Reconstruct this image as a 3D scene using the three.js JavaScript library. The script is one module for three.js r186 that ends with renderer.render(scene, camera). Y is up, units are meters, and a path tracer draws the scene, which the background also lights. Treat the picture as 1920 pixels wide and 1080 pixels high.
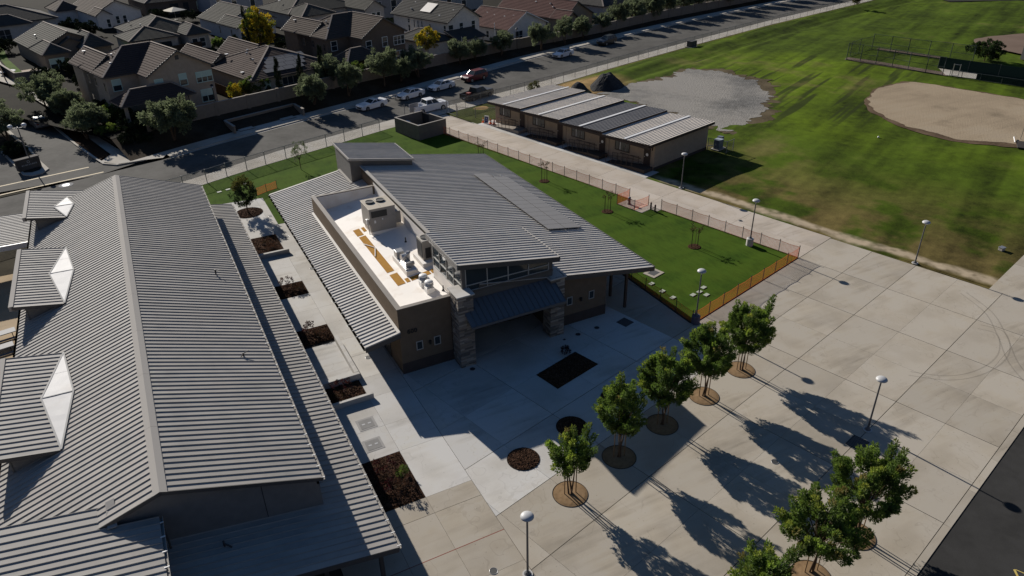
import * as THREE from 'three';
import { mergeGeometries } from 'three/addons/utils/BufferGeometryUtils.js';
import { RoundedBoxGeometry } from 'three/addons/geometries/RoundedBoxGeometry.js';
import { FontLoader } from 'three/addons/loaders/FontLoader.js';
import { TextGeometry } from 'three/addons/geometries/TextGeometry.js';

// ------------------------------------------------------------------ camera, sky, sun, exposure
const scene = new THREE.Scene();
const camera = new THREE.PerspectiveCamera(42.8, 16 / 9, 0.5, 2000);
camera.rotation.set(-0.513462, -0.47125, -0.0189915, 'YXZ');
camera.position.set(0, 31.2, 0);
const renderer = new THREE.WebGLRenderer({ antialias: true });
renderer.toneMapping = THREE.LinearToneMapping;
renderer.toneMappingExposure = 1.32;
renderer.shadowMap.enabled = true;
const SUN_AZ = THREE.MathUtils.degToRad(79), SUN_EL = THREE.MathUtils.degToRad(25.3);
const SUN = new THREE.Vector3(-Math.cos(SUN_AZ) * Math.cos(SUN_EL), Math.sin(SUN_EL), -Math.sin(SUN_AZ) * Math.cos(SUN_EL));
{ // clear sky: blue overhead, paler towards the horizon, a broad glow round the sun
  const w = 256, h = 128, d = new Float32Array(w * h * 4), v = new THREE.Vector3();
  for (let j = 0; j < h; j++) for (let i = 0; i < w; i++) {
    const phi = (i / w - 0.5) * Math.PI * 2, el = ((j + 0.5) / h - 0.5) * Math.PI;
    v.set(Math.cos(el) * Math.cos(phi), Math.sin(el), Math.cos(el) * Math.sin(phi));
    const t = Math.pow(1 - Math.max(0, Math.sin(el)), 2.5), s = Math.max(0, v.dot(SUN));
    const glow = 0.9 * Math.pow(s, 8) + 3.0 * Math.pow(s, 60);
    const k = (j * w + i) * 4, up = el > -0.02 ? 1 : 0.35;
    d[k] = up * (0.08 + 1.25 * t + 1.0 * glow); d[k + 1] = up * (0.36 + 1.0 * t + 0.95 * glow); d[k + 2] = up * (0.98 + 0.52 * t + 0.85 * glow); d[k + 3] = 1;
  }
  const sky = new THREE.DataTexture(d, w, h, THREE.RGBAFormat, THREE.FloatType);
  sky.mapping = THREE.EquirectangularReflectionMapping; sky.magFilter = sky.minFilter = THREE.LinearFilter; sky.needsUpdate = true;
  scene.background = sky; scene.environment = sky; scene.environmentIntensity = 0.13;
}
{
  const sun = new THREE.DirectionalLight(new THREE.Color(1, 0.945, 0.865), 5);
  sun.position.copy(SUN).multiplyScalar(300); sun.target.position.set(60, 0, -70); sun.position.add(sun.target.position);
  sun.castShadow = true; sun.shadow.radius = 1;
  Object.assign(sun.shadow.camera, { left: -220, right: 220, top: 220, bottom: -220, near: 1, far: 900 });
  sun.shadow.mapSize.set(4096, 4096);
  scene.add(sun, sun.target);
}

// ------------------------------------------------------------------ helpers
function rng(seed) { let a = seed >>> 0; return () => { a |= 0; a = a + 0x6D2B79F5 | 0; let t = Math.imul(a ^ a >>> 15, 1 | a); t = t + Math.imul(t ^ t >>> 7, 61 | t) ^ t; return ((t ^ t >>> 14) >>> 0) / 4294967296; }; }
const V3 = (x, y, z) => new THREE.Vector3(x, y, z);
const rad = THREE.MathUtils.degToRad, clamp = THREE.MathUtils.clamp, lerp = THREE.MathUtils.lerp;
const taken = {};
const numbered = (n) => { const k = taken[n] = (taken[n] ?? -1) + 1; return k ? `${n}_${String(k).padStart(3, '0')}` : n; };
function tag(o, label, category, group) { o.userData = { label, category }; if (group) o.userData.group = group; return o; }
function thing(name, label, category, [x, y, z] = [0, 0, 0], ry = 0, group) {
  const o = new THREE.Group(); o.name = numbered(name); o.position.set(x, y, z); o.rotation.y = ry; scene.add(o); o.updateMatrixWorld();
  return tag(o, label, category, group);
}
function ground(name) { const o = new THREE.Group(); o.name = name; o.userData.kind = 'structure'; scene.add(o); return o; }
function copyOf(src, label, [x, y, z], ry = 0, s = 1) {
  const o = src.clone(); o.name = numbered(src.name.replace(/_\d+$/, '')); o.position.set(x, y, z); o.rotation.set(0, ry, 0);
  if (Array.isArray(s)) o.scale.set(...s); else o.scale.setScalar(s);
  o.userData = { ...src.userData }; if (label) o.userData.label = label; scene.add(o); return o;
}
// every geometry becomes position + normal + uv (uv in metres, by the main axis of each face)
function norm(g, keep) {
  let q = g.index ? g.toNonIndexed() : g;
  if (!q.attributes.normal) q.computeVertexNormals();
  for (const k of Object.keys(q.attributes)) if (!['position', 'normal', 'uv', ...(keep || [])].includes(k)) q.deleteAttribute(k);
  if (!q.attributes.uv) q.setAttribute('uv', new THREE.BufferAttribute(new Float32Array(q.attributes.position.count * 2), 2));
  return q;
}
const merge = (list, keep) => { const l = [list].flat(Infinity).map((g) => norm(g, keep)); return l.length === 1 ? l[0] : mergeGeometries(l, false); };
function metreUV(g, ox = 0, oz = 0) {
  const p = g.attributes.position, uv = new Float32Array(p.count * 2), a = V3(), b = V3(), c = V3();
  for (let i = 0; i < p.count; i += 3) {
    a.fromBufferAttribute(p, i); b.fromBufferAttribute(p, i + 1); c.fromBufferAttribute(p, i + 2);
    const n = b.clone().sub(a).cross(c.clone().sub(a)), x = Math.abs(n.x), y = Math.abs(n.y), z = Math.abs(n.z);
    [a, b, c].forEach((v, k) => { const [s, t] = y >= x && y >= z ? [v.x + ox, v.z + oz] : x >= z ? [v.z + oz, v.y] : [v.x + ox, v.y]; uv[(i + k) * 2] = s; uv[(i + k) * 2 + 1] = t; });
  }
  g.setAttribute('uv', new THREE.BufferAttribute(uv, 2)); return g;
}
function mesh(name, geos, m, o = {}) {
  const g = merge(Array.isArray(geos) ? geos : [geos], o.keep);
  if (!o.keepUV) metreUV(g, o.ox, o.oz);
  const r = new THREE.Mesh(g, m); r.name = name; r.castShadow = r.receiveShadow = true;
  if (o.stuff) r.userData.kind = 'stuff'; if (o.label) r.userData.label = o.label;
  return r;
}
// part: geometry in the parent's own coordinates; wpart: geometry in world (or frame F) coordinates
function part(parent, name, geos, m, o = {}) { const r = mesh(name, geos, m, o); parent.add(r); return r; }
function wpart(parent, name, geos, m, o = {}) {
  const r = mesh(name, geos, m, o); parent.updateWorldMatrix(true, false);
  const M = parent.matrixWorld.clone().invert(); if (o.F) M.multiply(o.F);
  r.geometry.applyMatrix4(M); parent.add(r); return r;
}
function inst(parent, name, geo, m, M, o = {}) { // a part that shares its geometry, placed by a world matrix
  const r = new THREE.Mesh(geo, m); r.name = name; r.castShadow = r.receiveShadow = true; parent.updateWorldMatrix(true, false);
  r.applyMatrix4(parent.matrixWorld.clone().invert().multiply(M)); parent.add(r); if (o.label) r.userData.label = o.label; return r;
}
const bx = (x0, x1, y0, y1, z0, z1) => new THREE.BoxGeometry(x1 - x0, y1 - y0, z1 - z0).translate((x0 + x1) / 2, (y0 + y1) / 2, (z0 + z1) / 2);
const cyl = (r0, r1, h, x, y, z, n = 12) => new THREE.CylinderGeometry(r1, r0, h, n).translate(x, y + h / 2, z);
const rbx = (x0, x1, y0, y1, z0, z1, r = 0.03) => new RoundedBoxGeometry(x1 - x0, y1 - y0, z1 - z0, 2, r).translate((x0 + x1) / 2, (y0 + y1) / 2, (z0 + z1) / 2);
function bar(p, q, r0, r1 = r0, n = 6) {
  const d = V3().subVectors(q, p), L = d.length(), g = new THREE.CylinderGeometry(r1, r0, L, n).translate(0, L / 2, 0);
  return g.applyQuaternion(new THREE.Quaternion().setFromUnitVectors(V3(0, 1, 0), d.normalize())).translate(p.x, p.y, p.z);
}
function beam(p, q, w, h) { // box from p to q
  const d = V3().subVectors(q, p), L = d.length(); d.normalize();
  let s = V3(0, 1, 0).cross(d); if (s.lengthSq() < 1e-6) s = V3(1, 0, 0); s.normalize();
  const u = d.clone().cross(s);
  return new THREE.BoxGeometry(w, h, L).translate(0, 0, L / 2).applyMatrix4(new THREE.Matrix4().makeBasis(s, u, d).setPosition(p));
}
function tris(list) { // list of triangles/quads of Vector3-like arrays
  const p = []; for (const f of list) for (let i = 1; i + 1 < f.length; i++) p.push(...f[0], ...f[i], ...f[i + 1]);
  const g = new THREE.BufferGeometry(); g.setAttribute('position', new THREE.Float32BufferAttribute(p, 3)); g.computeVertexNormals(); return g;
}
function slab3(pts, t) { // planar convex polygon (counter-clockwise from above) given thickness t downwards
  const dn = pts.map(([x, y, z]) => [x, y - t, z]), f = [pts, [...dn].reverse()];
  for (let i = 0; i < pts.length; i++) { const j = (i + 1) % pts.length; f.push([pts[i], dn[i], dn[j], pts[j]]); }
  return tris(f);
}
const area2 = (p) => p.reduce((s, [x, z], i) => { const [X, Z] = p[(i + 1) % p.length]; return s + x * Z - X * z; }, 0);
function sheet(poly, y) { // any flat polygon [[x,z]...] facing up
  const c = poly.map(([x, z]) => new THREE.Vector2(x, z)); if (area2(poly) < 0) c.reverse();
  return tris(THREE.ShapeUtils.triangulateShape(c, []).map((t) => [t[0], t[2], t[1]].map((i) => [c[i].x, y, c[i].y])));
}
function prism(poly, y0, y1) {
  const p = area2(poly) < 0 ? [...poly].reverse() : poly, f = [];
  for (let i = 0; i < p.length; i++) { const a = p[i], b = p[(i + 1) % p.length]; f.push([[a[0], y0, a[1]], [a[0], y1, a[1]], [b[0], y1, b[1]], [b[0], y0, b[1]]]); }
  return merge([sheet(poly, y1), tris(f)]);
}
function ribbon(L, R, yl, yr = yl) { // strip between two polylines of equal length, facing up
  const f = []; for (let i = 0; i + 1 < L.length; i++) f.push([[L[i][0], yl, L[i][1]], [L[i + 1][0], yl, L[i + 1][1]], [R[i + 1][0], yr, R[i + 1][1]], [R[i][0], yr, R[i][1]]]);
  const g = tris(f), n = g.attributes.normal; if (n.getY(0) < 0) return tris(f.map((q) => [...q].reverse())); return g;
}
function clip(poly, f) { // convex polygon against f(x,z) >= 0
  const out = []; for (let i = 0; i < poly.length; i++) { const a = poly[i], b = poly[(i + 1) % poly.length], fa = f(...a), fb = f(...b);
    if (fa >= 0) out.push(a); if ((fa >= 0) !== (fb >= 0)) { const t = fa / (fa - fb); out.push(a.map((v, k) => v + t * (b[k] - v))); } }
  return out;
}
// the plaza, the path, the portables and the street run along a second pair of axes, turned 15.2 degrees from the two school buildings
const TH = rad(15.2078), CT = Math.cos(TH), ST = Math.sin(TH), FP = new THREE.Matrix4().makeRotationY(TH);
const pw = (a, b) => [a * CT - b * ST, -a * ST - b * CT];       // plaza (a, b) -> world (x, z)
const wp = (x, z) => [x * CT - z * ST, -x * ST - z * CT];       // world (x, z) -> plaza (a, b)
const interp = (pl, a) => { for (let i = 0; i + 1 < pl.length; i++) if (a <= pl[i + 1][0] || i + 2 === pl.length) { const [p, q] = [pl[i], pl[i + 1]]; return p[1] + (a - p[0]) / (q[0] - p[0]) * (q[1] - p[1]); } };

// ------------------------------------------------------------------ procedural textures
const hash = (x, y, s) => { let h = Math.imul(x, 374761393) ^ Math.imul(y, 668265263) ^ Math.imul(s, 2147483647 - 1013); h = Math.imul(h ^ h >>> 13, 1274126177); return ((h ^ h >>> 16) >>> 0) / 4294967296; };
function vnoise(x, y, per, s) {
  const xi = Math.floor(x), yi = Math.floor(y), fx = x - xi, fy = y - yi, u = fx * fx * (3 - 2 * fx), v = fy * fy * (3 - 2 * fy), m = (a) => per ? ((a % per) + per) % per : a;
  const a = hash(m(xi), m(yi), s), b = hash(m(xi + 1), m(yi), s), c = hash(m(xi), m(yi + 1), s), d = hash(m(xi + 1), m(yi + 1), s);
  return a + (b - a) * u + (c - a) * v + (a - b - c + d) * u * v;
}
function fbm(x, y, per, oct, s) { let r = 0, w = 0.5, f = 1; for (let o = 0; o < oct; o++) { r += w * vnoise(x * f, y * f, per ? per * f : 0, s + o * 17); w *= 0.5; f *= 2; } return r / (1 - Math.pow(0.5, oct)); }
const enc = (c) => Math.round(255 * clamp(c <= 0.0031308 ? c * 12.92 : 1.055 * Math.pow(c, 1 / 2.4) - 0.055, 0, 1));
function colourTex(w, h, metres, fn, once) { // fn(u, v) -> linear rgb, u and v in 0..1
  const d = new Uint8Array(w * h * 4);
  for (let j = 0; j < h; j++) for (let i = 0; i < w; i++) { const c = fn(i / w, j / h), k = (j * w + i) * 4; d[k] = enc(c[0]); d[k + 1] = enc(c[1]); d[k + 2] = enc(c[2]); d[k + 3] = c.length > 3 ? Math.round(255 * c[3]) : 255; }
  const t = new THREE.DataTexture(d, w, h); t.colorSpace = THREE.SRGBColorSpace; t.magFilter = THREE.LinearFilter; t.minFilter = THREE.LinearMipmapLinearFilter; t.generateMipmaps = true;
  t.wrapS = t.wrapT = once ? THREE.ClampToEdgeWrapping : THREE.RepeatWrapping; if (metres) t.repeat.set(1 / metres, 1 / metres); t.needsUpdate = true; return t;
}
function greyTex(w, h, metres, fn) {
  const d = new Uint8Array(w * h * 4);
  for (let j = 0; j < h; j++) for (let i = 0; i < w; i++) { const c = Math.round(255 * clamp(fn(i / w, j / h), 0, 1)), k = (j * w + i) * 4; d[k] = d[k + 1] = d[k + 2] = c; d[k + 3] = 255; }
  const t = new THREE.DataTexture(d, w, h); t.magFilter = THREE.LinearFilter; t.minFilter = THREE.LinearMipmapLinearFilter; t.generateMipmaps = true; t.wrapS = t.wrapT = THREE.RepeatWrapping; t.repeat.set(1 / metres, 1 / metres); t.needsUpdate = true; return t;
}
const grey = (v, r = 1, g = 1, b = 1) => [v * r, v * g, v * b];
const T = {};
T.concrete = colourTex(1024, 1024, 13, (u, v) => { // trowel streaks, damp blotches, fine grain
  const blot = fbm(u * 5, v * 5, 5, 5, 11), streak = fbm(u * 4, v * 40, 0, 3, 31) * (1 - Math.abs(2 * v - 1) * 0) , pale = fbm(u * 9, v * 9, 9, 4, 57), grain = hash((u * 1024) | 0, (v * 1024) | 0, 5);
  const s = Math.sin(Math.PI * u) * Math.sin(Math.PI * v); // streaks die out at the tile's edge so that it repeats
  let k = 0.95 + (blot - 0.5) * 0.40 + (streak - 0.5) * 0.55 * s + (grain - 0.5) * 0.09 + (pale - 0.5) * 0.22; const sx = Math.floor(u * 90), sy = Math.floor(v * 90), sp = hash(sx, sy, 99); if (sp < 0.02) { const q = Math.hypot(u * 90 - sx - 0.5, v * 90 - sy - 0.5); if (q < 0.12 + sp * 6) k *= 0.72; } const vein = Math.abs(fbm(u * 6, v * 6, 6, 4, 131) - 0.5); if (vein < 0.006) k *= 0.9;
  return [k * 1.0, k * (0.985 + (pale - 0.5) * 0.04), k * (0.965 + (pale - 0.5) * 0.12)];
});
T.asphalt = colourTex(1024, 1024, 17, (u, v) => { const n = fbm(u * 6, v * 6, 6, 5, 3), g = hash((u * 1024) | 0, (v * 1024) | 0, 9), m = fbm(u * 40, v * 40, 40, 2, 14); const k = 0.8 + (n - 0.5) * 0.55 + (g - 0.5) * 0.22 + (m - 0.5) * 0.2; return [k, k * 0.99, k * 0.97]; });
T.grain = colourTex(512, 512, 3, (u, v) => { const n = fbm(u * 8, v * 8, 8, 4, 21), g = hash((u * 512) | 0, (v * 512) | 0, 2); const k = 0.93 + (n - 0.5) * 0.25 + (g - 0.5) * 0.08; return [k, k, k]; });
T.stuccoB = greyTex(512, 512, 1.2, (u, v) => fbm(u * 40, v * 40, 40, 3, 8));
T.metal = colourTex(512, 512, 7, (u, v) => { const n = fbm(u * 5, v * 5, 5, 4, 41), s = fbm(u * 3, v * 48, 0, 2, 44); const d = fbm(u * 17, v * 17, 17, 3, 47), k = 0.96 + (n - 0.5) * 0.34 + (s - 0.5) * 0.16 * Math.sin(Math.PI * u) * Math.sin(Math.PI * v) + (d - 0.5) * 0.16; return [k, k * (0.995 - (n - 0.5) * 0.05), k * (0.985 - (n - 0.5) * 0.1)]; });
T.membrane = colourTex(1024, 1024, 9, (u, v) => { const n = fbm(u * 4, v * 4, 4, 5, 61), d = fbm(u * 11, v * 11, 11, 4, 63); let k = 0.96 + (n - 0.5) * 0.14; const dirt = clamp((d - 0.56) * 3, 0, 1) * 0.22; return [k - dirt * 0.6, k - dirt * 0.8, k - dirt]; });
T.turf = colourTex(1024, 1024, 19, (u, v) => { // new laid turf: mown lines, seams of the rolls, fine blades
  const n = fbm(u * 9, v * 9, 9, 4, 71), b = hash((u * 1024) | 0, (v * 1024) | 0, 4), f = fbm(u * 90, v * 30, 0, 2, 72), roll = vnoise(0.5, v * 32, 32, 75);
  const k = 0.85 + (n - 0.5) * 0.5 + (b - 0.5) * 0.35 + (f - 0.5) * 0.3 + (roll - 0.5) * 0.22; return [k * (1 + (n - 0.5) * 0.35), k, k * 0.9];
});
T.mulch = colourTex(512, 512, 1.6, (u, v) => { const n = fbm(u * 40, v * 22, 0, 3, 81), g = hash((u * 256) | 0, (v * 256) | 0, 6); const k = 0.35 + n * 0.9 + (g - 0.5) * 0.7; return [k, k * 0.86, k * 0.72]; });
T.soil = colourTex(1024, 1024, 12, (u, v) => { const n = fbm(u * 7, v * 7, 7, 5, 91), g = fbm(u * 80, v * 80, 80, 2, 93), h = hash((u * 1024) | 0, (v * 1024) | 0, 12); const k = 0.82 + (n - 0.5) * 0.8 + (g - 0.5) * 0.4 + (h - 0.5) * 0.25; return [k, k * 0.97, k * 0.92]; });
T.soilB = greyTex(512, 512, 3, (u, v) => fbm(u * 20, v * 20, 20, 4, 95));
const mat = (c, roughness = 0.85, o = {}) => { // rough mineral and plant surfaces have next to no sheen
  const p = { color: new THREE.Color().setRGB(...(typeof c === 'number' ? [c, c, c] : c)), roughness, side: THREE.DoubleSide, ...o };
  return roughness >= 0.84 ? new THREE.MeshPhysicalMaterial({ specularIntensity: 0.12, ...p }) : new THREE.MeshStandardMaterial(p);
};
const M = {
  metalOld: [0.335, 0.32, 0.35].map((k) => new THREE.MeshPhysicalMaterial({ color: new THREE.Color().setRGB(k, k * 0.94, k * 0.865), roughness: 0.65, specularIntensity: 0.25, map: T.metal, side: THREE.DoubleSide })),
  metal: [0.485, 0.46, 0.50].map((k) => new THREE.MeshPhysicalMaterial({ color: new THREE.Color().setRGB(k, k * 0.95, k * 0.885), roughness: 0.65, specularIntensity: 0.25, map: T.metal, side: THREE.DoubleSide })),
  metalTrim: mat([0.34, 0.32, 0.295], 0.86), fascia: mat([0.075, 0.07, 0.066], 0.6), bronze: mat([0.05, 0.045, 0.042], 0.5), awning: mat([0.10, 0.105, 0.115], 0.45),
  stucco: mat([0.175, 0.135, 0.098], 0.95, { map: T.grain, bumpMap: T.stuccoB, bumpScale: 0.006 }), stuccoLight: mat([0.20, 0.195, 0.185], 0.95, { map: T.grain, bumpMap: T.stuccoB, bumpScale: 0.006 }),
  siding: mat([0.11, 0.105, 0.10], 0.8, { map: T.grain }), membrane: mat([0.78, 0.735, 0.68], 0.7, { map: T.membrane }), cricket: new THREE.MeshPhysicalMaterial({ color: new THREE.Color().setRGB(0.52, 0.51, 0.50), roughness: 0.7, map: T.membrane, side: THREE.DoubleSide }),
  walkpad: mat([0.38, 0.20, 0.045], 0.9, { map: T.grain }), hvac: mat([0.34, 0.31, 0.27], 0.6, { map: T.grain }), hvacDark: mat(0.018, 0.5), galvDull: mat([0.42, 0.41, 0.39], 0.86), galv: mat([0.42, 0.42, 0.42], 0.35, { metalness: 0.7 }), white: mat([0.72, 0.71, 0.69], 0.55),
  glass: new THREE.MeshPhysicalMaterial({ color: new THREE.Color().setRGB(0.03, 0.04, 0.045), roughness: 0.06, metalness: 0, specularIntensity: 1, side: THREE.DoubleSide }),
  frame: mat([0.40, 0.40, 0.38], 0.5), black: mat(0.012, 0.6), concrete: [1, 0.94, 1.06, 0.98].map((k) => mat([0.375 * k, 0.336 * k, 0.279 * k], 0.86, { map: T.concrete })), concretePath: [1, 0.95, 1.04].map((k) => mat([0.46 * k, 0.405 * k, 0.345 * k], 0.86, { map: T.concrete })), concreteGrey: [1, 0.95, 1.05].map((k) => mat([0.49 * k, 0.475 * k, 0.45 * k], 0.84, { map: T.concrete })),
  joint: mat([0.05, 0.045, 0.04], 1), redJoint: mat([0.22, 0.07, 0.05], 1), asphalt: mat([0.046, 0.045, 0.044], 0.92, { map: T.asphalt }), street: mat([0.112, 0.108, 0.101], 0.9, { map: T.asphalt }), kerb: mat([0.40, 0.375, 0.335], 0.9, { map: T.concrete }),
  turf: mat([0.052, 0.094, 0.009], 1, { map: T.turf }), mulch: mat([0.060, 0.034, 0.022], 1, { map: T.mulch, bumpMap: T.soilB, bumpScale: 0.06 }), dg: mat([0.23, 0.155, 0.09], 1, { map: T.soil }), soil: mat([0.06, 0.05, 0.036], 1, { map: T.soil, bumpMap: T.soilB, bumpScale: 0.05 }),
  pole: mat([0.10, 0.10, 0.105], 0.5), lampTop: mat([0.42, 0.42, 0.42], 0.5), bark: mat([0.11, 0.075, 0.05], 1, { map: T.grain }), stake: mat([0.20, 0.13, 0.07], 1),
};
// ------------------------------------------------------------------ ground, street, field
const N0 = [[-60, 80], [-20, 82], [27.9, 84.4], [32.7, 85.1], [38, 85.6], [44.3, 86], [53.1, 86.7], [56.9, 87], [89.7, 87], [105.9, 88.2], [130.1, 89.1], [161.6, 89.7], [220, 88.4], [300, 84]];   // lawn edge of the near pavement
const N1 = [[-60, 83], [-20, 85], [26.4, 87.1], [40, 89.4], [58.9, 90.4], [82.2, 90.1], [109.5, 91.2], [134.6, 92.2], [167.2, 92.8], [209.2, 92.1], [300, 88]];                                   // near kerb
const F0 = [[28, 97.2], [35.2, 98.4], [43.3, 99.2], [52.5, 100.1], [65.9, 101.2], [86.8, 103.4], [101.9, 105], [136.2, 106.2], [156.9, 106.5], [178.6, 105.6], [197.6, 104.3], [300, 95]];            // far kerb
const range = (a, b, n) => Array.from({ length: n + 1 }, (_, i) => a + (b - a) * i / n);
const along = (pl, as, off = 0) => as.map((a) => pw(a, interp(pl, a) + off));
const mk = (name, g, m, o = {}) => { const r = mesh(name, g, m, o); r.name = numbered(name); r.userData.kind = 'structure'; scene.add(r); return r; };
mk('ground', sheet([[-700, 500], [700, 500], [700, -900], [-700, -900]], -0.3), mat([0.045, 0.04, 0.028], 1, { map: T.soil }));
{
  const as = range(-60, 300, 90), far = as.map((a) => pw(a, Math.max(interp(F0, a), 97.2)));
  mk('street', [ribbon(along(N1, as), far, -0.1)], M.street);
  mk('near_pavement', [ribbon(along(N0, as), along(N1, as, -0.35), 0.03), ribbon(along(N1, as, -0.35), along(N1, as, -0.12), 0.03, 0.03), tris(as.slice(1).map((a, i) => { const p = pw(as[i], interp(N1, as[i]) - 0.12), q = pw(a, interp(N1, a) - 0.12); return [[p[0], 0.03, p[1]], [q[0], 0.03, q[1]], [q[0], -0.1, q[1]], [p[0], -0.1, p[1]]]; }))], M.kerb);
  const fa = range(29, 300, 80);
  mk('far_kerb', [ribbon(along(F0, fa), along(F0, fa, 0.18), 0.05), tris(fa.slice(1).map((a, i) => { const p = pw(fa[i], interp(F0, fa[i])), q = pw(a, interp(F0, a)); return [[p[0], 0.05, p[1]], [q[0], 0.05, q[1]], [q[0], -0.1, q[1]], [p[0], -0.1, p[1]]]; })), ribbon(along(F0, fa, -0.45), along(F0, fa), -0.085, -0.08)], M.kerb);
  mk('far_pavement', ribbon(along(F0, fa, 0.2), along(F0, fa, 2.6), 0.055), M.kerb);
  // side street with its right kerb, planted strip and pavement; the island in the middle carries the sign
  mk('side_street', sheet([[-60, -97], [-6, -99], [-1.5, -101.6], [-3.8, -101.5], [-5.8, -103.8], [-6.6, -106.9], [-8.6, -113.9], [-11.5, -125.5], [-14.7, -136.8], [-19, -152], [-30, -190], [-60, -190]], -0.095), M.street);
  const curb = [[-0.5, -101.9], [-1.5, -101.8], [-3.8, -101.6], [-5.4, -103], [-6.6, -106.9], [-8.6, -113.9], [-11.5, -125.5], [-14.7, -136.8], [-18.6, -151], [-29, -190]];
  mk('side_kerb', prism([...curb, ...[...curb].reverse().map(([x, z]) => [x + 0.28, z - 0.1])], -0.1, 0.06), M.kerb);
  mk('side_pavement', [sheet([[-1.2, -101.9], [1.6, -101.5], [3, -104.5], [-1, -106], [-3.2, -106.6], [-4.4, -106.3], [-5.6, -104], [-3.7, -101.9]], 0.05), sheet([[-4.3, -106.4], [-2.6, -105.8], [-5.2, -114.5], [-9.6, -131], [-13.9, -147], [-28, -198], [-30, -197], [-15.3, -147], [-11, -131], [-6.6, -115]], 0.052)], M.kerb);
  mk('planted_strip', sheet([[-4.5, -106.3], [-5.6, -105], [-6.3, -107], [-8.3, -114], [-11.2, -125.6], [-14.3, -136.8], [-18, -150], [-16.5, -150], [-11.2, -131], [-6.7, -115]], 0.06), M.mulch);
  mk('median_island', [prism([[-22, -117], [-17.5, -115.8], [-15.7, -109.3], [-14.2, -103.6], [-13.2, -102.7], [-12.1, -103], [-11.4, -104.5], [-12.3, -107.7], [-13.8, -114.6], [-15.3, -119.7], [-20, -138], [-26, -138]], -0.1, 0.05)], M.kerb);
  mk('island_planting', sheet([[-22, -116.6], [-17.2, -115.6], [-15.4, -109.3], [-14.1, -104.3], [-13.2, -103.9], [-12.4, -104.4], [-12.2, -105.4], [-12.7, -107.8], [-14.1, -114.6], [-15.7, -119.7], [-20.4, -137], [-26, -137]], 0.07), M.soil);
  const paint = mat([0.52, 0.42, 0.25], 0.8, { map: T.grain });
  for (const [p, q, w] of [[[-30, -97.9], [-7, -102.9], 0.28], [[-30, -94.6], [-5.4, -100], 0.28]]) { const d = V3(q[0] - p[0], 0, q[1] - p[1]).normalize(), n = [-d.z * w / 2, d.x * w / 2];
    mk('road_line', sheet([[p[0] + n[0], p[1] + n[1]], [q[0] + n[0], q[1] + n[1]], [q[0] - n[0], q[1] - n[1]], [p[0] - n[0], p[1] - n[1]]], -0.09), paint); }
  const mh = thing('manhole_cover', 'pale round manhole cover in the street beside the yellow road lines', 'manhole cover', [-9.5, -0.1, -97.3]);
  part(mh, 'collar', new THREE.CylinderGeometry(0.8, 0.8, 0.02, 28).translate(0, 0.008, 0), mat(0.22, 0.9)); part(mh, 'lid', new THREE.CylinderGeometry(0.42, 0.42, 0.02, 24).translate(0, 0.016, 0), mat(0.6, 0.5));
}
// playing field: one sheet with a bank down from the street pavement, worn grass, bare and dry places
const fieldY = (a, b) => { // height over plaza coordinates
  const d = interp(N0, a) - b, x = a / 9, y = b / 9;
  const flat = Math.min(clamp((Math.hypot(a - 128, b - 35) - 20) / 10, 0, 1), clamp((Math.hypot((a - 96) / 1.2, b - 73) - 16) / 6, 0, 1), clamp((a - 67) / 5, 0, 1), clamp(d / 2, 0, 1));
  const rut = (c, w, h) => h * Math.exp(-Math.pow((d - c - 0.5 * Math.sin(a / 17)) / w, 2));
  const east = clamp((a - 84) / 10, 0, 1);
  return -0.04 + flat * ((fbm(x + 40, y + 40, 0, 4, 301) - 0.5) * 0.55 + (fbm(x * 4 + 9, y * 4 + 9, 0, 2, 305) - 0.5) * 0.1) + east * (0.45 * Math.exp(-Math.pow((d - 3.5) / 2.2, 2)) - rut(7.6, 0.55, 0.22) + rut(8.7, 0.5, 0.14) - rut(5.6, 0.35, 0.1));
};
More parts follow.
